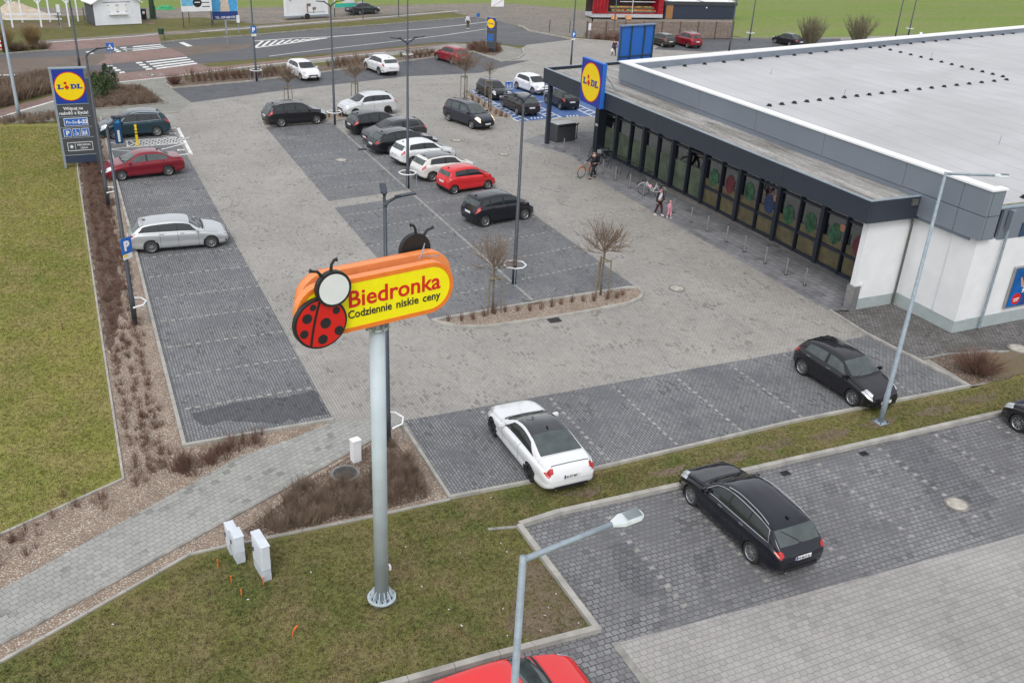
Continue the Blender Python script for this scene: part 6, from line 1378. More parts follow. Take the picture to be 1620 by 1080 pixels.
def person(base, heading, label, h, top, legs, shoes, hair=HAIR, stride=.22, arms=None, hood=None, hat=None, coat_long=False, extra=None, lean=0.0):
    """figure facing +x; arms: (left hand, right hand) positions as fractions of height"""
    e = empty('person', (*base, -.015), rad(heading), label, 'person'); k = h
    def S(x, y, z): return (x*k+lean*k*max(0, z-.5), y*k, z*k)
    la, ra = arms or ((.10, .16, .44), (-.06, -.16, .44))
    def joint_arm(hand, sg):
        sh = Vector((.0, sg*.115, .815)); hd = Vector(hand); mid = (sh+hd)/2+Vector((-.045, sg*.02, -.02)); return sh, mid, hd
    hipz = .53; st = stride
    N_ = [(S(0, 0, .56), (.075*k, .095*k)), (S(0, 0, .66), (.06*k, .08*k)), (S(0, 0, .78), (.062*k, .095*k)), (S(.0, 0, .835), .045*k), (S(.01, 0, .875), .032*k), (S(.015, 0, .92), (.05*k, .045*k)), (S(.015, 0, .965), (.048*k, .042*k))]
    E_ = [(0, 1), (1, 2), (2, 3), (3, 4), (4, 5), (5, 6)]
    idx = len(N_)
    for sg, hd in ((1, la), (-1, ra)):
        sh, mid, hn = joint_arm(hd, sg); N_ += [(S(*sh), .032*k), (S(*mid), .024*k), (S(*hn), .017*k), (S(hn.x+.03, hn.y, hn.z-.03), .014*k)]
        E_ += [(3, idx), (idx, idx+1), (idx+1, idx+2), (idx+2, idx+3)]; idx += 4
    for sg, f in ((1, st), (-1, -st)):
        N_ += [(S(0, sg*.05, .50), .05*k), (S(f*.55+.02, sg*.052, .285), .034*k), (S(f-.02 if f > 0 else f, sg*.052, .05), .022*k), (S(f+.07, sg*.055, .022), .02*k)]
        E_ += [(0, idx), (idx, idx+1), (idx+1, idx+2), (idx+2, idx+3)]; idx += 4
    body = skin_mesh('body', N_, E_, SKIN, e)
    # face: nose, eyes, mouth
    f_ = MB(); hx_ = .015*k+lean*k*.43
    f_.tube([(hx_+.048*k, 0, .945*k), (hx_+.062*k, 0, .928*k)], [.006*k, .009*k], SKIN, 6)
    for sg in (-1, 1): f_.box((hx_+.047*k, sg*.018*k, .95*k), (.006*k, .012*k, .007*k), HAIR)
    f_.box((hx_+.045*k, 0, .905*k), (.006*k, .022*k, .005*k), SRED)
    for sg in (-1, 1): f_.box((hx_, sg*.046*k, .938*k), (.018*k, .008*k, .026*k), SKIN)
    f_.build('face', e)
    # clothes
    if top:
        NN = [(S(0, 0, .50 if coat_long else .53), (.095*k, .112*k)), (S(0, 0, .66), (.077*k, .098*k)), (S(0, 0, .78), (.078*k, .112*k)), (S(0, 0, .84), .058*k)]; EE = [(0, 1), (1, 2), (2, 3)]
        sl = top if not isinstance(top, tuple) else top[0]; i0 = 4
        skin_mesh('jacket', NN, EE, sl, e)
        slm = top if not isinstance(top, tuple) else top[1]
        for sg, hd in ((1, la), (-1, ra)):
            sh, mid, hn = joint_arm(hd, sg); skin_mesh('sleeve', [(S(.0, sg*.075, .82), .045*k), (S(*sh), .044*k), (S(*mid), .034*k), (S(*(mid.lerp(hn, .82))), .027*k)], [(0, 1), (1, 2), (2, 3)], slm, e)
    NN = [(S(0, 0, .54), (.08*k, .10*k))]; EE = []; i0 = 1
    for sg, f in ((1, st), (-1, -st)):
        NN += [(S(0, sg*.052, .49), .062*k), (S(f*.55+.02, sg*.052, .285), .045*k), (S((f-.01)*.97, sg*.052, .075), .034*k)]; EE += [(0, i0), (i0, i0+1), (i0+1, i0+2)]; i0 += 3
    skin_mesh('trousers', NN, EE, legs, e)
    for sg, f in ((1, st), (-1, -st)):
        skin_mesh('shoe', [(S(f-.03, sg*.052, .03), .03*k), (S(f+.03, sg*.054, .025), .03*k), (S(f+.09, sg*.056, .018), .022*k)], [(0, 1), (1, 2)], shoes, e, 1)
    if hat or hood: skin_mesh('hat' if hat else 'hood', [(S(-.012, 0, .90), .05*k if hood else .036*k), (S(-.006, 0, .962), .066*k), (S(.004, 0, 1.0), .052*k)], [(0, 1), (1, 2)], hat or hood, e)
    else: skin_mesh('hair', [(S(-.03, 0, .90), .036*k), (S(-.008, 0, .955), .056*k), (S(.01, 0, .988), .045*k)], [(0, 1), (1, 2)], hair, e)
    if extra: extra(e, k)
    return e
def backpack(e, k):
    m = MB(); m.box((-.13*k, 0, .70*k), (.11*k, .19*k, .24*k), CL_BLACK); bevel(m.build('backpack', e), .03, 2)
def strap(e, k):
    m = MB(); m.tube([(.07*k, .10*k, .80*k), (.10*k, 0, .70*k), (.08*k, -.11*k, .60*k)], .012*k, BLACK, 5); m.build('shoulder_strap', e)
def bagx(e, k):
    m = MB(); m.box((.0, .17*k, .34*k), (.12, .3, .36), WHITE); bevel(m.build('shopping_bag', e), .04, 2)
person(G(938, 282), 188, 'man in black clothes and cap pushing an orange bicycle by the bollards', 1.78, CL_BLACK, CL_BLACK, CL_BLACK, hat=CL_BLACK, stride=.15, arms=((.30, .10, .60), (.30, -.12, .58)), extra=backpack, lean=.04)
person(G(1041, 340.5), -62, 'woman with dark hair in a white vest and dark trousers walking by the bollards', 1.66, (CL_WHITE, CL_BLACK), CL_MAROON, CL_WHITE, stride=.11, arms=((.12, .17, .50), (.02, -.17, .47)), extra=strap)
person(G(1058, 344), -70, 'small child in pink coat, hood and boots walking beside the woman', 1.0, CL_PINK, CL_PINK, CL_WHITE, stride=.10, hood=CL_PINK, coat_long=True, arms=((.03, .17, .52), (.03, -.17, .52)))
person(G(971, 88), 100, 'person in a dark purple coat carrying a white bag across the far yard', 1.72, CL_PURPLE, CL_BLACK, CL_BLACK, stride=.13, coat_long=True, extra=bagx)
person(G(740, 46), -60, 'person with white top and long olive skirt standing in the road', 1.8, (CL_WHITE, CL_WHITE), CL_OLIVE, CL_WHITE, stride=.05, hair=HAIR)
person(G(953, 29.5), 80, 'customer in a blue jacket standing at the fruit stall', 1.85, plain('navy_cloth', (.02, .05, .18), .9), plain('blue_trousers', (.02, .04, .12), .9), CL_BLACK, stride=.06)
# ================================================================== BICYCLES, RACK, BOLLARDS
def bicycle(base, heading, label, frame_m, step=False, basket=False, seat=None, lean=.0, scale=1.0):
    e = empty('bicycle', (*base, -.015), rad(heading), label, 'bicycle'); R_ = .34
    def V(x, z): return (x, lean*z, z)
    for x in (-.53, .53):
        mb = MB(); n = 28; mb.tube([V(x+R_*math.cos(2*math.pi*k/n), R_+R_*math.sin(2*math.pi*k/n)) for k in range(n+1)], .022, RUBBER, 6, cap=False); t = mb.build('wheel', e)
        mb = MB(); mb.tube([V(x+(R_-.03)*math.cos(2*math.pi*k/n), R_+(R_-.03)*math.sin(2*math.pi*k/n)) for k in range(n+1)], .009, GALV, 5, cap=False)
        for k in range(12): mb.tube([V(x, R_), V(x+(R_-.02)*math.cos(k*.5236), R_+(R_-.02)*math.sin(k*.5236))], .0025, GALV, 3)
        mb.build('rim', t)
        mb = MB(); mb.tube([V(x+(R_+.035)*math.cos(a), R_+(R_+.035)*math.sin(a)) for a in [rad(20+10*k) for k in range(14)]], .02, frame_m, 5); mb.build('mudguard', e)
    bb = (-.08, .30); head = (.36, .82); headb = (.39, .62); seat_t = (-.26, .82)
    fr = MB(); fr.tube([V(*bb), V(*seat_t)], .018, frame_m, 7); fr.tube([V(*bb), V(*headb)], .02, frame_m, 7)
    if step: fr.tube([V(-.16, .48), V(.1, .46), V(*head)], .018, frame_m, 7)
    else: fr.tube([V(-.24, .76), V(*head)], .018, frame_m, 7)
    fr.tube([V(*headb), V(*head)], .022, frame_m, 7); fr.tube([V(-.53, R_), V(*bb)], .012, frame_m, 6); fr.tube([V(-.53, R_), V(-.22, .72)], .011, frame_m, 6); fr.build('frame', e)
    fk = MB(); fk.tube([V(*headb), V(.46, .5), V(.53, R_)], .015, frame_m, 6); fk.build('fork', e)
    hb = MB(); hb.tube([V(*head), V(.33, .98)], .014, GALV, 6); hb.tube([(.22, .28+lean, 1.0), (.32, .15+lean, 1.02), (.36, lean, 1.0), (.32, -.15+lean, 1.02), (.22, -.28+lean, 1.0)], .012, GALV, 6); hb.build('handlebar', e)
    sd_ = MB(); sd_.tube([V(*seat_t), V(-.28, .92)], .014, GALV, 6); sd_.box((-.3, lean*.95, .95), (.26, .16, .06), BLACK); bevel(sd_.build('saddle', e), .02, 2)
    pd = MB(); pd.tube([(-.08, -.09, .30), (-.08, .09, .30)], .02, BLACK, 6); pd.tube([(-.08, .1, .3), (.05, .1, .2)], .012, GALV, 5); pd.box((.05, .15, .2), (.09, .1, .02), BLACK); pd.tube([(-.08, -.1, .3), (-.2, -.1, .4)], .012, GALV, 5); pd.box((-.2, -.15, .4), (.09, .1, .02), BLACK); pd.build('pedals', e)
    if basket:
        b = MB(); b.box((.58, lean, .90), (.3, .36, .24), STEELB); bevel(b.build('basket', e), .03, 1)
    rk = MB(); rk.box((-.56, lean*.7, .73), (.42, .12, .02), BLACK); rk.tube([V(-.72, .72), V(-.53, R_)], .008, BLACK, 5); rk.build('carrier', e)
    if seat: seat(e)
    return e
def child_seat(e):
    m = MB(); m.box((-.5, -.14, .42), (.3, .1, .32), plain('purple_bag', (.22, .03, .2), .7)); bevel(m.build('side_bag', e), .04, 2)
    m = MB(); m.tube([(.1, 0, .55), (.12, 0, .70)], [.12, .07], CL_PINK, 10); m.build('helmet', e)
bicycle(G(928.5, 278.5), 197, 'orange bicycle with bare wheels pushed by the man in black', plain('orange_bike_paint', (.55, .19, .06), .4), step=True)
bicycle(G(1030, 310), 128, 'white step through bicycle with purple bag leaning in the rack', WHITE, step=True, seat=child_seat, lean=-.08)
bicycle(G(955, 258), 205, 'dark bicycle with a wire basket at the far end of the rack', BLACK, basket=True, lean=.05)
rk = empty('bicycle_rack', (31.5, 50.2, 0), 0, 'long dark steel bicycle rack of bent hoops before the shop glass', 'bicycle rack')
mb = MB(); mb.tube([(.45, 3.6, .78), (.45, -3.2, .78)], .025, BLACK, 6); mb.build('rail', rk)
for k in range(6):
    y = 3.4-k*1.28; mb = MB(); mb.tube([(-.35, y-.22, 0), (-.18, y-.12, .72), (.45, y-.1, .80), (.45, y+.1, .80), (-.18, y+.12, .72), (-.35, y+.22, 0)], .022, ANTH, 6); mb.build('hoop', rk)
def bollard_proto():
    e = empty('bollard', (0, 0, -.02)); mb = MB(); mb.tube([(0, 0, 0), (0, 0, .94)], .045, STEELB, 14); mb.build('post', e, False)
    mb = MB(); mb.tube([(0, 0, .94), (0, 0, .955)], .048, BLACK, 14); mb.build('cap', e); mb = MB(); mb.prism(circle(0, 0, .09, 16), .02, .03, BLACK); mb.build('base_plate', e); return e
ORD = ['nearest', 'second', 'third', 'fourth', 'fifth', 'sixth', 'seventh', 'eighth', 'ninth', 'tenth', 'eleventh', 'twelfth', 'thirteenth', 'fourteenth', 'fifteenth', 'sixteenth', 'seventeenth', 'eighteenth', 'nineteenth', 'twentieth', 'twenty-first', 'twenty-second', 'twenty-third']
bp0 = bollard_proto()
ys_ = [30.75, 32.12, 33.7, 35.4, 36.94, 38.67, 40.2, 41.96, 43.6, 45.2, 46.81, 48.55, 50.16, 53.4, 55.63]
for k, y in enumerate(ys_+['far']):
    o = bp0 if k == 0 else copy_tree(bp0); o.location = (30.22, y, -.02) if y != 'far' else (33.0, 58.94, -.02)
    tag(o, ORD[k]+' steel bollard from the near end of the line along the shop front' if y != 'far' else 'steel bollard standing alone right of the dark trolley shelter', 'bollard', 'steel bollards before the shop' if y != 'far' else None)
# low dark shelter with wavy top by the canopy column
s = empty('trolley_shelter', (31.0, 58.0, 0), rad(10), 'dark grey box with wavy black top beside the canopy column', 'trolley shelter')
mb = MB(); mb.box((.75, .6, .6), (1.7, 1.1, 1.2), DGREY); bevel(mb.build('shell', s), .02, 1)
mb = MB()
for k in range(5): mb.tube([(.02+k*.36, .02, 1.22), (.18+k*.36, .02, 1.12), (.36+k*.36, .02, 1.22)], .05, BLACK, 6)
mb.build('wavy_rim', s); mb = MB(); mb.box((.75, .62, 1.24), (1.6, 1.0, .03), plain('milky_roof', (.45, .47, .48), .3)); mb.build('roof_sheet', s)
# charging point and striped post
c = G(190, 229); s = empty('charging_point', (*c, -.02), rad(-8), 'blue electric car charging point in front of the teal car', 'charging point')
mb = MB(); mb.box((0, 0, .06), (.75, .6, .14), CONC_D); mb.build('plinth', s)
mb = MB(); mb.box((0, 0, .95), (.46, .3, 1.65), plain('petrol_blue', (.01, .07, .17), .35)); b = mb.build('cabinet', s); bevel(b, .02, 2)
mb = MB(); mb.box((0, 0, 1.84), (.62, .42, .12), ANTH); bevel(mb.build('hood', s), .02, 1)
mb = MB(); mb.box((.02, -.155, .62), (.14, .02, .75), WHITE); mb.build('white_stripe', b); mb = MB(); mb.box((0, -.155, 1.55), (.3, .02, .22), plain('screen_blue', (.05, .25, .5), .2)); mb.build('screen', b)
mb = MB(); mb.tube([(.24, -.05, 1.3), (.4, -.1, .9), (.42, -.12, .5), (.3, -.14, .25), (.25, -.1, .6)], .02, BLACK, 6); mb.build('cable', s)
c = G(218, 230); s = empty('striped_post', (*c, -.02), 0, 'yellow post with black stripes beside the charging point', 'post')
mb = MB(); mb.tube([(0, 0, 0), (0, 0, 1.35)], .08, YELLOW, 14); mb.build('post', s)
for z in (.78, .98, 1.18):
    mb = MB(); mb.tube([(0, 0, z-.04), (0, 0, z+.04)], .083, BLACK, 14); mb.build('black_band', s)
mb = MB(); mb.box((.0, -.09, 1.15), (.1, .02, .3), YELLOW); mb.build('label', s)
# family parking signs
def fam_sign(px, hd, label, z=1.75):
    x, y = G(*px); s = empty('parking_sign', (x, y, -.02), rad(hd), label, 'sign'); mb = MB(); mb.tube([(0, 0, 0), (0, 0, 2.1)], .035, GALV, 8); mb.build('post', s)
    mb = MB(); mb.box((.35, 0, z), (.75, .03, .62), WHITE); b = mb.build('board', s); mb = MB(); mb.box((.35, -.018, z), (.66, .01, .53), SIGN_BLUE_L); b2 = mb.build('blue_face', b)
    mb = MB(); mb.box((.30, 0, 1.32), (1.0, .07, .08), STEELB); mb.build('arm', s)
    m2 = MB()
    for dx, hh in ((.16, .22), (.34, .16), (.50, .26)): m2.plate(circle(dx, z-.2+hh+.07, .04, 12), -.03, -.024, WHITE); m2.plate([(dx-.05, z-.22), (dx+.05, z-.22), (dx+.035, z-.2+hh+.02), (dx-.035, z-.2+hh+.02)], -.03, -.024, WHITE)
    m2.build('family_symbol', b2)
fam_sign((798, 169), 5, 'white and blue family parking sign over the black estate in the blue stalls'); fam_sign((860, 163), 5, 'white and blue family parking sign left of the canopy column')
# ================================================================== CABINETS, STAKES
CAB = plain('cabinet_white', (.62, .66, .72), .5, var=.08, scale=3)
def cabinet(name, c, W_, D_, H_, rz, label):
    s = empty(name, (*c, -.02), rad(rz), label, 'utility cabinet'); mb = MB(); mb.box((0, 0, .17), (D_*.96, W_*.97, .34), plain('cabinet_base', (.5, .54, .58), .6) if 'cabinet_base' not in MATS else MATS['cabinet_base']); mb.build('base', s)
    mb = MB(); mb.box((0, 0, .35+(H_-.35)/2), (D_, W_, H_-.35), CAB); b = mb.build('housing', s); bevel(b, .012, 1)
    mb = MB(); mb.box((0, 0, H_+.01), (D_+.03, W_+.03, .04), CAB); bevel(mb.build('lid', s), .01, 1)
    mb = MB(); mb.box((-D_/2-.004, 0, H_*.6), (.01, W_*.88, H_*.62), CAB); d = mb.build('door', b); mb = MB(); mb.box((-D_/2-.02, W_*.3, H_*.62), (.03, .04, .12), DGREY); mb.build('lock', d); return s
c2 = (2.67, 19.56); cabinet('utility_cabinet', c2, .76, .22, 1.08, 8.8, 'right one of the two tall white utility cabinets at the edge of the front lawn')
c1 = (2.2, 20.33); cabinet('utility_cabinet', c1, .42, .24, .84, 7, 'front half of the joined pair of white utility cabinets, left of the taller single one')
cabinet('utility_cabinet', (c1[0]-.10, c1[1]+.40), .36, .22, .82, 7, 'slightly lower white utility cabinet joined behind the left one at the gravel strip')
x, y = G(564, 731); s = empty('marker_box', (x+.02, y+.13, -.02), rad(12), 'small white box beside the footpath edge and the black round cover', 'box'); mb = MB(); mb.box((0, 0, .38), (.28, .24, .76), WHITE); bevel(mb.build('housing', s), .01, 1); mb = MB(); mb.box((0, 0, .77), (.3, .26, .03), WHITE_BR); mb.build('lid', s)
ORS = plain('orange_stake', (.85, .16, .02), .6)
for px, hgt, ln, lab in (((345, 895), .24, 0, 'orange marker stake left of the cabinets on the front lawn'), ((366, 920), .22, 0, 'orange marker stake below the first one on the front lawn'), ((382, 941), .2, 0, 'orange marker stake lowest of the three in a slanting line'), ((417, 923), .24, 0, 'orange marker stake touching the foot of the right cabinet'), ((462, 1004), .28, .14, 'bent orange marker stake alone in the middle of the front lawn')):
    x, y = G(*px); mb = MB(); mb.tube([(0, 0, 0), (ln*.3, 0, hgt*.6), (ln, 0, hgt)], [.014, .014, .02], ORS, 7); o = mb.build('marker_stake', loc=(x, y, -.02)); tag(o, lab, 'stake')
x, y = G(99, 520); mb = MB(); mb.tube([(0, 0, 0), (0, 0, .25)], .02, plain('rusty_brown', (.12, .05, .03), .8), 6); tag(mb.build('marker_stake', loc=(x, y, -.02)), 'brown stake in the middle of the left lawn', 'stake')
# litter specks on the near grass
random.seed(5); specks = fill([(640, 850), (800, 850), (820, 1000), (660, 1040)], 9)+fill([(730, 790), (1000, 745), (1100, 715), (800, 800)], 4)+fill([(850, 880), (930, 985), (840, 1000)], 5)+fill([(150, 990), (600, 870), (600, 1050), (200, 1060)], 3)
mb = MB()
for (x, y, s) in specks: mb.box((x, y, -.01), (random.uniform(.02, .06), random.uniform(.015, .03), .01), WHITE, rz=random.uniform(0, 3))
tag(mb.build('litter'), 'white scraps of litter scattered over the front lawn', 'litter', kind='stuff')
# ================================================================== BEYOND THE ROAD
def legs(s, pts, h, r=.06, m=DGREY):
    for (x, y) in pts: mb = MB(); mb.tube([(x, y, 0), (x, y, h)], r, m, 8); mb.build('leg', s)
def board(p0, p1, z0, z1, leg_h, label, col, extra=None, name='billboard', thick=.12):
    a = Vector(p0); b = Vector(p1); d = b-a; h = math.atan2(d.y, d.x); w = d.length; s = empty(name, (*((a+b)/2), 0), h, label, 'billboard')
    mb = MB(); mb.box((0, 0, (z0+z1)/2), (w, thick, z1-z0), col); p = mb.build('panel', s)
    if leg_h: legs(s, [(-w/2+.1, .12), (w/2-.1, .12)], leg_h)
    if extra: extra(p, w, -thick/2-.006, z0, z1)
    return s
def ex1(p, w, y, z0, z1):
    mb = MB(); mb.box((-w*.3, y, z0+1.9), (w*.38, .01, 2.6), plain('sky_blue_print', (.15, .42, .62), .5, var=.3)); mb.build('blue_print', p)
    mb = MB(); mb.plate(circle(.1, z0+.95, .5, 24), y-.012, y-.003, BLACK); mb.build('black_disc', p)
    mb = MB(); mb.box((.1, y-.02, z0+.97), (.62, .01, .1), WHITE); mb.build('disc_lettering', p)
    mb = MB()
    for k in range(4): mb.box((w*.3, y, z0+.5+k*.45), (w*.26, .01, .09), DGREY)
    mb.build('text_lines', p)
board((12.35, 115.3), (15.75, 115.9), 1.75, 5.2, 3, 'tall white billboard with a black disc beyond the crossing', WHITE, ex1)
def ex2(p, w, y, z0, z1):
    mb = MB(); mb.box((0, y, z0+.45), (w*.98, .01, .9), plain('billboard_navy', (.02, .05, .22), .5)); mb.build('navy_band', p)
    text_obj('TEL. 509 600 575', .34, 'phone_number', WHITE, p, (0, y-.01, z0+.12), bold=.01, align='CENTER')
    mb = MB(); mb.box((0, y, z0+2.0), (w*.98, .01, 2.2), plain('billboard_blue', (.08, .36, .68), .5, var=.25)); mb.build('blue_print', p)
    mb = MB(); mb.box((0, y, z0+3.35), (w*.98, .01, .5), YELLOW); mb.build('yellow_band', p)
    cr = plain('cream_fur_print', (.62, .5, .4), .7, var=.25); mb = MB(); mb.plate(circle(0, z0+2.35, .55, 20, .6), y-.014, y-.004, cr); mb.plate([(-.55, z0+.9), (.6, z0+.9), (.45, z0+2.0), (-.4, z0+2.0)], y-.013, y-.004, cr); mb.build('dog_print', p)
    mb = MB(); mb.plate(circle(.12, z0+2.3, .1, 10), y-.024, y-.015, BLACK); mb.plate(circle(-.12, z0+2.5, .05, 8), y-.024, y-.015, BLACK); mb.build('muzzle_print', p)
board((15.9, 117.6), (19.0, 118.2), .55, 4.6, 3, 'blue and yellow billboard with a pale dog and a phone number band', WHITE, ex2)
def ex3(p, w, y, z0, z1):
    m = MB(); m.box((.2, y, z0+1.25), (.6, .01, .35), plain('print_brown', (.2, .13, .11), .6)); m.box((.0, y, z0+.75), (.18, .01, .8), plain('print_red', (.35, .12, .1), .6)); m.box((1.0, y, z0+.8), (.5, .01, .3), MATS['print_brown']); m.box((.9, y, z0+.5), (.12, .01, .5), MATS['print_red']); m.box((1.3, y, z0+.35), (2.6, .01, .05), DGREY); m.build('print', p)
    text_obj('R', .6, 'letter', DGREY, p, (-w*.42, y-.01, z0+1.75)); text_obj('PROJEKTOWANIE', .22, 'letter', DGREY, p, (-w*.2, y-.01, z0+2.0))
s = board((25.3, 121.7), (31.1, 123.6), .35, 3.0, 0, 'white advertising trailer with a printed picture on the verge', WHITE, ex3, name='advertising_trailer', thick=.5)
mb = MB(); mb.box((0, 0, .35), (6.4, 1.2, .12), GALV); mb.build('chassis', s)
for q in (-.5, .5):
    mb = MB(); mb.tube([(-.3, q*1.3-.08, .33), (-.3, q*1.3+.08, .33)], .33, RUBBER, 18); mb.build('wheel', s)
def ex4(p, w, y, z0, z1):
    m = MB(); m.box((0, y, z0+.25), (w, .01, .5), plain('print_teal', (.05, .45, .35), .5)); m.build('teal_band', p); m = MB(); m.box((-w*.3, y, z0+.9), (w*.35, .01, .8), plain('print_lime', (.5, .65, .08), .5)); m.build('lime_print', p)
board((32.0, 123.4), (34.9, 124.4), 1.15, 3.4, 2, 'green and white billboard left of the dark grey saloon', WHITE, ex4)
board((35.2, 121.5), (40.8, 123.4), 2.35, 5.0, 3, 'pale billboard on thin legs standing before the dark grey saloon', WHITE)
# kiosk
k0 = Vector((3.29, 117.7)); k1 = Vector((8.25, 119.07)); d = k1-k0; s = empty('white_kiosk', (*((k0+k1)/2), 0), math.atan2(d.y, d.x), 'small white gabled kiosk with closed serving hatch beyond the road', 'kiosk'); w = d.length
WK = plain('white_boards', (.75, .77, .82), .6, var=.06, scale=1.5); mb = MB(); mb.add([(-w/2, 0, 0), (w/2, 0, 0), (w/2, 0, 2.5), (0, 0, 3.9), (-w/2, 0, 2.5), (-w/2, 3, 0), (w/2, 3, 0), (w/2, 3, 2.5), (0, 3, 3.9), (-w/2, 3, 2.5)], [(0, 1, 2, 3, 4), (9, 8, 7, 6, 5), (1, 6, 7, 2), (0, 4, 9, 5)], WK); wl_ = mb.build('wall', s)
mb = MB()
for q in (-1, 1): mb.add([(q*(w/2+.3), -.35, 2.36), (q*(w/2+.3), 3.2, 2.36), (0, 3.2, 4.0), (0, -.35, 4.0), (q*(w/2+.3), -.35, 2.26), (q*(w/2+.3), 3.2, 2.26), (0, 3.2, 3.9), (0, -.35, 3.9)], [(0, 1, 2, 3), (7, 6, 5, 4), (0, 3, 7, 4), (1, 5, 6, 2), (0, 4, 5, 1)], WHITE_BR)
mb.build('roof', s)
mb = MB()
for q in (-.52, .52): mb.box((q, -.03, 1.75), (1.0, .05, 1.1), WHITE_BR)
h_ = mb.build('hatch_shutters', wl_); mb = MB(); mb.box((0, -.15, 1.12), (2.1, .3, .06), WHITE_BR); mb.build('counter_shelf', wl_)
mb = MB()
for q in (-.95, -.08, .08, .95):
    for z in (1.4, 2.1): mb.box((q, -.07, z), (.18, .03, .05), DGREY)
mb.build('hinges', h_); mb = MB(); mb.box((0, -.02, 2.42), (3.0, .03, .05), DGREY); mb.build('top_rail', wl_)
for k in range(11):
    pass
mb = MB(); mb.box((-w/2-.03, 1.5, 1.2), (.04, 2.8, 2.4), plain('dark_side_boards', (.08, .085, .1), .7)); mb.build('side_wall', s)
mb = MB(); mb.plate(circle(0, 3.05, .22, 16), -.03, -.01, DGREY); mb.build('gable_vent', wl_)
x, y = G(228, 31); s = empty('waste_bin', (x, y, 0), 0, 'black wheeled bin right of the white kiosk', 'bin'); mb = MB(); mb.box((0, 0, .6), (.6, .6, 1.1), BLACK); mb.build('body', s); mb = MB(); mb.box((0, 0, 1.18), (.66, .66, .08), DGREY); mb.build('lid', s); mb = MB(); mb.box((0, -.31, .8), (.25, .02, .3), WHITE); mb.build('label', s)
x, y = G(258, 63.5); s = empty('litter_bin', (x, y, 0), rad(-15), 'dark green litter bin on a post beside the crossing', 'bin'); mb = MB(); mb.tube([(.15, 0, 0), (.15, 0, 1.2)], .04, DGREY, 8); mb.build('post', s); mb = MB(); mb.tube([(-.15, 0, .55), (-.15, 0, 1.15)], [.24, .29], plain('dark_green_bin', (.02, .06, .035), .6), 14); mb.build('basket', s)
# white timber shelter frame
s = empty('timber_shelter', (-2.5, 118.5, 0), 0, 'white open timber frame with braces and a long white bench at the far left', 'shelter')
for (x, y) in ((-5.0, 116.8), (-2.2, 117.0), (.6, 117.0), (-4.1, 120.6), (-1.3, 120.6), (1.6, 121.2)):
    mb = MB(); mb.box((x+2.5, y-118.5, 1.9), (.16, .16, 3.8), WK); p = mb.build('post', s)
    mb = MB()
    for q in (-1, 1): mb.tube([(x+2.5, y-118.5, 2.4), (x+2.5+q*.9, y-118.5, 3.5)], .07, WK, 6)
    mb.build('brace', p)
for y in (-1.6, 2.3): mb = MB(); mb.box((.2, y, 3.7), (7.2, .18, .2), WK); mb.build('beam', s)
for z in (.95, .45): mb = MB(); mb.box((-.4, 1.4, z), (5.6, .12, .16), WK); mb.build('bench_board', s)
x, y = G(26, 27); s = MB(); n = 36; vs_ = [(0, 0, 1.75)]; random.seed(4)
for r_, z_ in ((.8, 1.35), (1.7, .85), (2.6, .4), (3.4, 0)):
    for k in range(n): a = k/n*6.283; rr = r_*(1+.16*math.sin(a*3+r_)+random.uniform(-.07, .07)); vs_.append((rr*math.cos(a)*1.15, rr*math.sin(a)*.7, z_*(1+random.uniform(-.1, .1))))
fs_ = [(0, 1+k, 1+(k+1) % n) for k in range(n)]+[(1+j*n+k, 1+(j+1)*n+k, 1+(j+1)*n+(k+1) % n, 1+j*n+(k+1) % n) for j in range(3) for k in range(n)]
s.add(vs_, fs_, plain('sand', (.50, .42, .33), .95, var=.15, scale=2, bump=.5)); tag(s.build('sand_pile', loc=(x, y, -.05), smooth=True), 'pale sand heap behind the white timber frame', 'sand pile')
x, y = G(262, 14); s = MB(); vs_ = [(0, 0, .9)]+[((1+.3*random.random())*r_*math.cos(k*.523)*1.3, (1+.2*random.random())*r_*math.sin(k*.523), z_) for r_, z_ in ((.7, .8), (1.5, 0)) for k in range(12)]
s.add([(a*.6, b*.6, c*.5) for a, b, c in vs_], [(0, 1+k, 1+(k+1) % 12) for k in range(12)]+[(1+k, 13+k, 13+(k+1) % 12, 1+(k+1) % 12) for k in range(12)], plain('green_tarp', (.02, .28, .09), .5, var=.4, scale=3)); tag(s.build('green_tarpaulin', loc=(x, y, -.05)), 'green tarpaulin heap between kiosk and billboards', 'tarpaulin')
def dark_post(px, label, h=1.9):
    x, y = G(*px); mb = MB(); mb.tube([(0, 0, 0), (0, 0, h)], .05, DGREY, 6); tag(mb.build('fence_post', loc=(x, y, -.05)), label, 'post', 'dark posts in the dirt beyond the road')
for px, w_ in (((134, 33), 'just left of the white kiosk wall'), ((94, 40), 'under the white timber frame'), ((145, 36), 'touching the left wall of the white kiosk'), ((116, 33), 'right of the white timber frame'), ((247, 30), 'by the dark green wrapped post'), ((300, 36), 'between the two tall billboards'), ((869, 50), 'alone left of the dirt track bend'), ((901, 52), 'near the left end of the slatted fence')): dark_post(px, 'thin dark post '+w_+' beyond the road', 1.5)
s = empty('wrapped_post', (*G(242, 29), -.05), 0, 'dark green wrapped post right of the kiosk bin', 'post'); mb = MB(); mb.tube([(0, 0, 0), (0, 0, 3.2)], [.35, .25], plain('dark_green_mesh', (.02, .05, .03), .8), 8); mb.build('wrap', s)
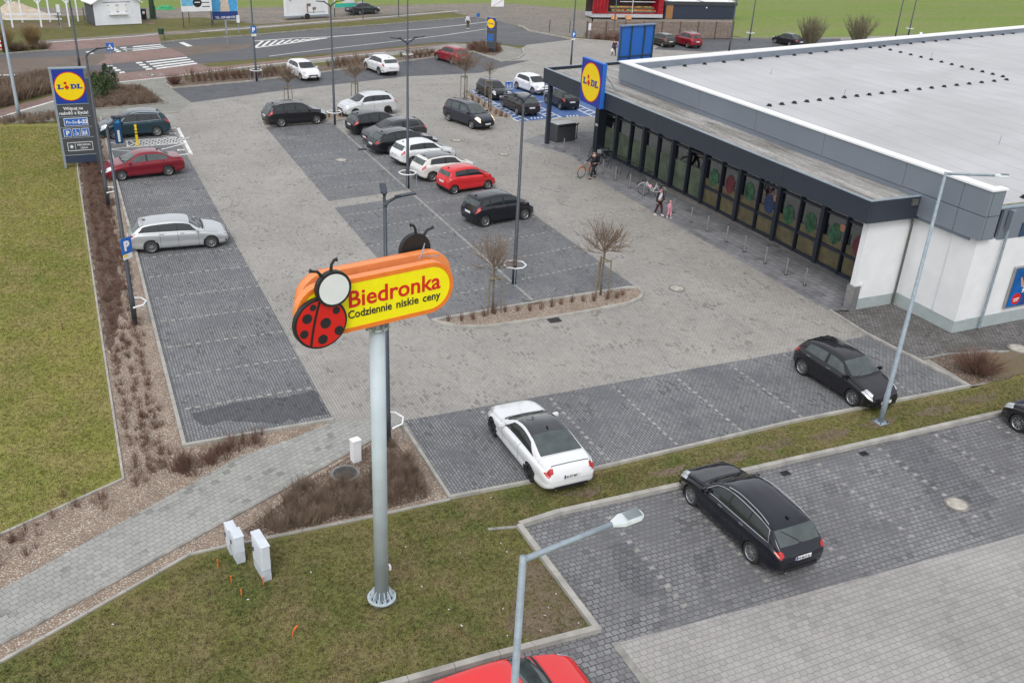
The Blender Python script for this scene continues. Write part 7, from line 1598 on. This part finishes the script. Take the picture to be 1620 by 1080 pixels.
# road signs
def road_sign(px, h, label, kind, size=.62, hd=5):
    x, y = G(*px); s = empty('road_sign', (x, y, -.03), rad(hd), label, 'road sign'); mb = MB(); mb.tube([(0, 0, 0), (0, 0, h)], .035, GALV, 8); mb.build('post', s)
    mb = MB(); z = h-size/2
    if kind == 'cross':
        mb.box((0, -.05, z), (size, .03, size), SIGN_BLUE_L); b = mb.build('sign_plate', s); mb = MB(); mb.plate([(-.24, z-.2), (.24, z-.2), (0, z+.22)], -.085, -.07, WHITE_BR); mb.build('white_triangle', b)
        mb = MB(); mb.tube([(0, -.095, z+.08), (.0, -.095, z-.05)], .03, BLACK, 5); mb.tube([(0, -.095, z-.05), (-.07, -.095, z-.16)], .018, BLACK, 4); mb.tube([(0, -.095, z-.05), (.07, -.095, z-.16)], .018, BLACK, 4); mb.build('walker_symbol', b)
    elif kind == 'side': mb.box((0, 0, z-.3), (.05, .6, 1.3), plain('sign_grey_back', (.25, .28, .34), .5) if 'sign_grey_back' not in MATS else MATS['sign_grey_back']); mb.build('sign_plate', s)
    elif kind == 'round': mb.plate(circle(0, z, size/2, 20), -.06, -.03, SIGN_BLUE_L); mb.build('sign_plate', s)
    elif kind == 'city':
        mb.box((.15, -.05, z), (1.6, .04, .75), WHITE_BR); b = mb.build('sign_plate', s); mb = MB(); mb.add([(-.5, -.08, z-.35), (-.42, -.08, z-.35), (.82, -.08, z+.34), (.74, -.08, z+.34)], [(0, 1, 2, 3)], SRED); mb.build('red_slash', b)
    elif kind == 'white': mb.box((0, -.05, z), (.35, .03, .8), WHITE); mb.build('sign_plate', s)
    elif kind == 'chev':
        mb.box((0, -.05, z), (.6, .04, 1.5), WHITE_BR); b = mb.build('sign_plate', s); mb = MB()
        for k in range(4): mb.box((0, -.075, z-.6+k*.4), (.6, .01, .18), SRED)
        mb.build('red_stripes', b)
    return s
road_sign((180, 120), 2.75, 'blue pedestrian crossing sign on a thin post right of the shop totem', 'cross', .62)
road_sign((360, 70), 2.3, 'grey double road sign on the brick median', 'side'); road_sign((756, 40), 1.5, 'small round blue sign left of the distant totem', 'round', .5)
road_sign((783, 60), 4.3, 'white town end sign with red slash behind the distant totem', 'city', .75, 0); road_sign((931, 64), 2.0, 'small white sign before the left end of the slatted fence', 'white', .8)
road_sign((-1, 86), 2.0, 'red and white striped marker at the left picture edge', 'chev', 1.6); road_sign((97, 48), 2.4, 'thin post with small sign in the verge between frame and kiosk', 'white', .3)
road_sign((378, 52), 1.6, 'thin post in the verge right of the phone number billboard', 'white', .2)
# slatted fence
a = Vector((57.8, 102.8)); b = Vector((78.2, 100.9)); d = b-a; s = empty('slatted_fence', (*a, 0), math.atan2(d.y, d.x), 'long weathered wooden slatted fence before the fruit stall', 'fence'); w = d.length; FW = plain('fence_slats', (.19, .14, .115), .85, var=.3, scale=3)
for k in range(9): mb = MB(); mb.box((w*k/8, 0, 1.05), (.12, .12, 2.15), plain('fence_post_wood', (.11, .075, .06), .85) if 'fence_post_wood' not in MATS else MATS['fence_post_wood']); mb.build('post', s)
for k in range(8):
    mb = MB()
    for j in range(13): mb.box((w*(k+.5)/8, 0, .12+j*.152), (w/8-.12, .03, .115), FW)
    mb.build('slat_panel', s)
# fruit stall trailer
a = Vector((68.2, 120.1)); b = Vector((79.3, 119.0)); d = b-a; s = empty('fruit_stall', (*a, 0), math.atan2(d.y, d.x), 'red trailer market stall with open side full of fruit behind the fence', 'market stall'); w = d.length
REDS = plain('red_curtain', (.33, .008, .018), .6, var=.3, scale=2); mb = MB(); mb.box((w/2, 1.3, .45), (w, 2.6, .5), plain('stall_grey', (.5, .52, .55), .5)); mb.build('chassis', s)
mb = MB(); mb.box((w/2, 2.5, 2.2), (w, .1, 3.2), plain('stall_back_wall', (.05, .03, .03), .7)); mb.box((w/2, 1.3, 3.9), (w, 2.7, .12), REDS); mb.box((w-.4, 1.3, 2.2), (.8, 2.5, 3.2), REDS); mb.box((w/2, -.02, .78), (w, .06, .14), REDS); mb.build('body', s)
mb = MB()
for k in range(9): mb.tube([(.1+k*.26, -.05+(k % 2)*.12, .75), (.1+k*.26, -.05+(k % 2)*.12, 3.9)], .16, REDS, 7)
mb.build('curtain', s); mb = MB(); mb.box((w*.62, .0, 2.35), (w*.5, .05, .08), WHITE); mb.tube([(w*.55, -.1, .8), (w*.55, -.1, 3.8)], .05, WHITE, 6); mb.build('inner_rail', s)
FR = [plain('fruit_%s' % n_, c, .6, var=.35, scale=9) for n_, c in (('orange', (.65, .2, .03)), ('red', (.45, .04, .02)), ('green', (.3, .38, .06)), ('yellow', (.65, .45, .08)), ('peach', (.6, .3, .14)))]
random.seed(77)
for k in range(22):
    cx_ = 3.1+(w-4.3)*(k+.5)/22*1.0; rows_ = 2
    for j in range(2):
        e = empty('fruit_crate', (0, 0, 0)); x_ = 3.1+(w-4.2)*(k+.5)/22; L_ = Vector((x_, .35+j*.6, .95+j*.38)); h = s.rotation_euler.z
        wp_ = Vector((a.x, a.y, 0))+Matrix.Rotation(h, 3, 'Z')@L_; e.location = wp_; e.rotation_euler = (rad(0), 0, h)
        m = MB(); m.box((0, 0, .08), (.30, .5, .16), WOOD); m.build('crate', e); m = MB(); fm_ = random.choice(FR)
        for q in range(12): m.tube([(random.uniform(-.11, .11), random.uniform(-.2, .2), .15), (random.uniform(-.11, .11), random.uniform(-.2, .2), .25)], .06, fm_, 5)
        m.build('fruit', e); tag(e, ORD[k].replace('nearest', 'first')+' fruit crate from the left in the '+('lower', 'upper')[j]+' row of the red market stall', 'crate', 'fruit crates on the stall display')
for q in (-.35, 2.0): 
    m = MB(); m.tube([(w*.28+q, -1.0, .05), (w*.28+q, -1.0, .55)], [.5, .35], FR[4], 9); o = m.build('fruit_bag'); o.location = (a.x+.3, a.y, 0); tag(o, ['peach coloured fruit net standing before the stall counter, left one', 'peach coloured fruit net standing before the stall counter, right one'][q > 0], 'fruit net')
a = Vector((79.9, 119.5)); b = Vector((91.6, 118.3)); d = b-a; s = empty('storage_shed', (*a, 0), math.atan2(d.y, d.x), 'long dark navy storage shed with pale roof panels right of the fruit stall', 'shed'); w = d.length
mb = MB(); mb.box((w/2, 2.6, 1.15), (w, 5.2, 2.3), plain('navy_shed_wall', (.025, .035, .06), .5, var=.1)); mb.build('wall', s); mb = MB(); mb.box((w/2, -.06, 2.1), (w+.3, .1, .42), plain('shed_fascia', (.04, .045, .055), .5)); mb.build('fascia', s)
mb = MB(); mb.box((w/2, 2.6, 2.36), (w+.2, 5.4, .08), DGREY); r_ = mb.build('roof', s); mb = MB()
for q in (.27, .77): mb.box((w*q, 2.6, 2.43), (w*.44, 4.8, .06), WHITE_BR)
mb.build('roof_panels', r_); mb = MB(); mb.box((.75, -.03, 1.0), (1.1, .06, 2.0), plain('shed_door_wood', (.32, .16, .06), .7)); mb.build('door', s)
mb = MB(); mb.plate(circle(w*.58, 1.6, .12, 10), -.06, -.01, WHITE); mb.build('wall_lamp', s); mb = MB(); mb.tube([(w-.3, 1, 2.6), (w-.3, 1.2, 2.7)], [.5, .1], WHITE, 12); mb.build('dish', r_)
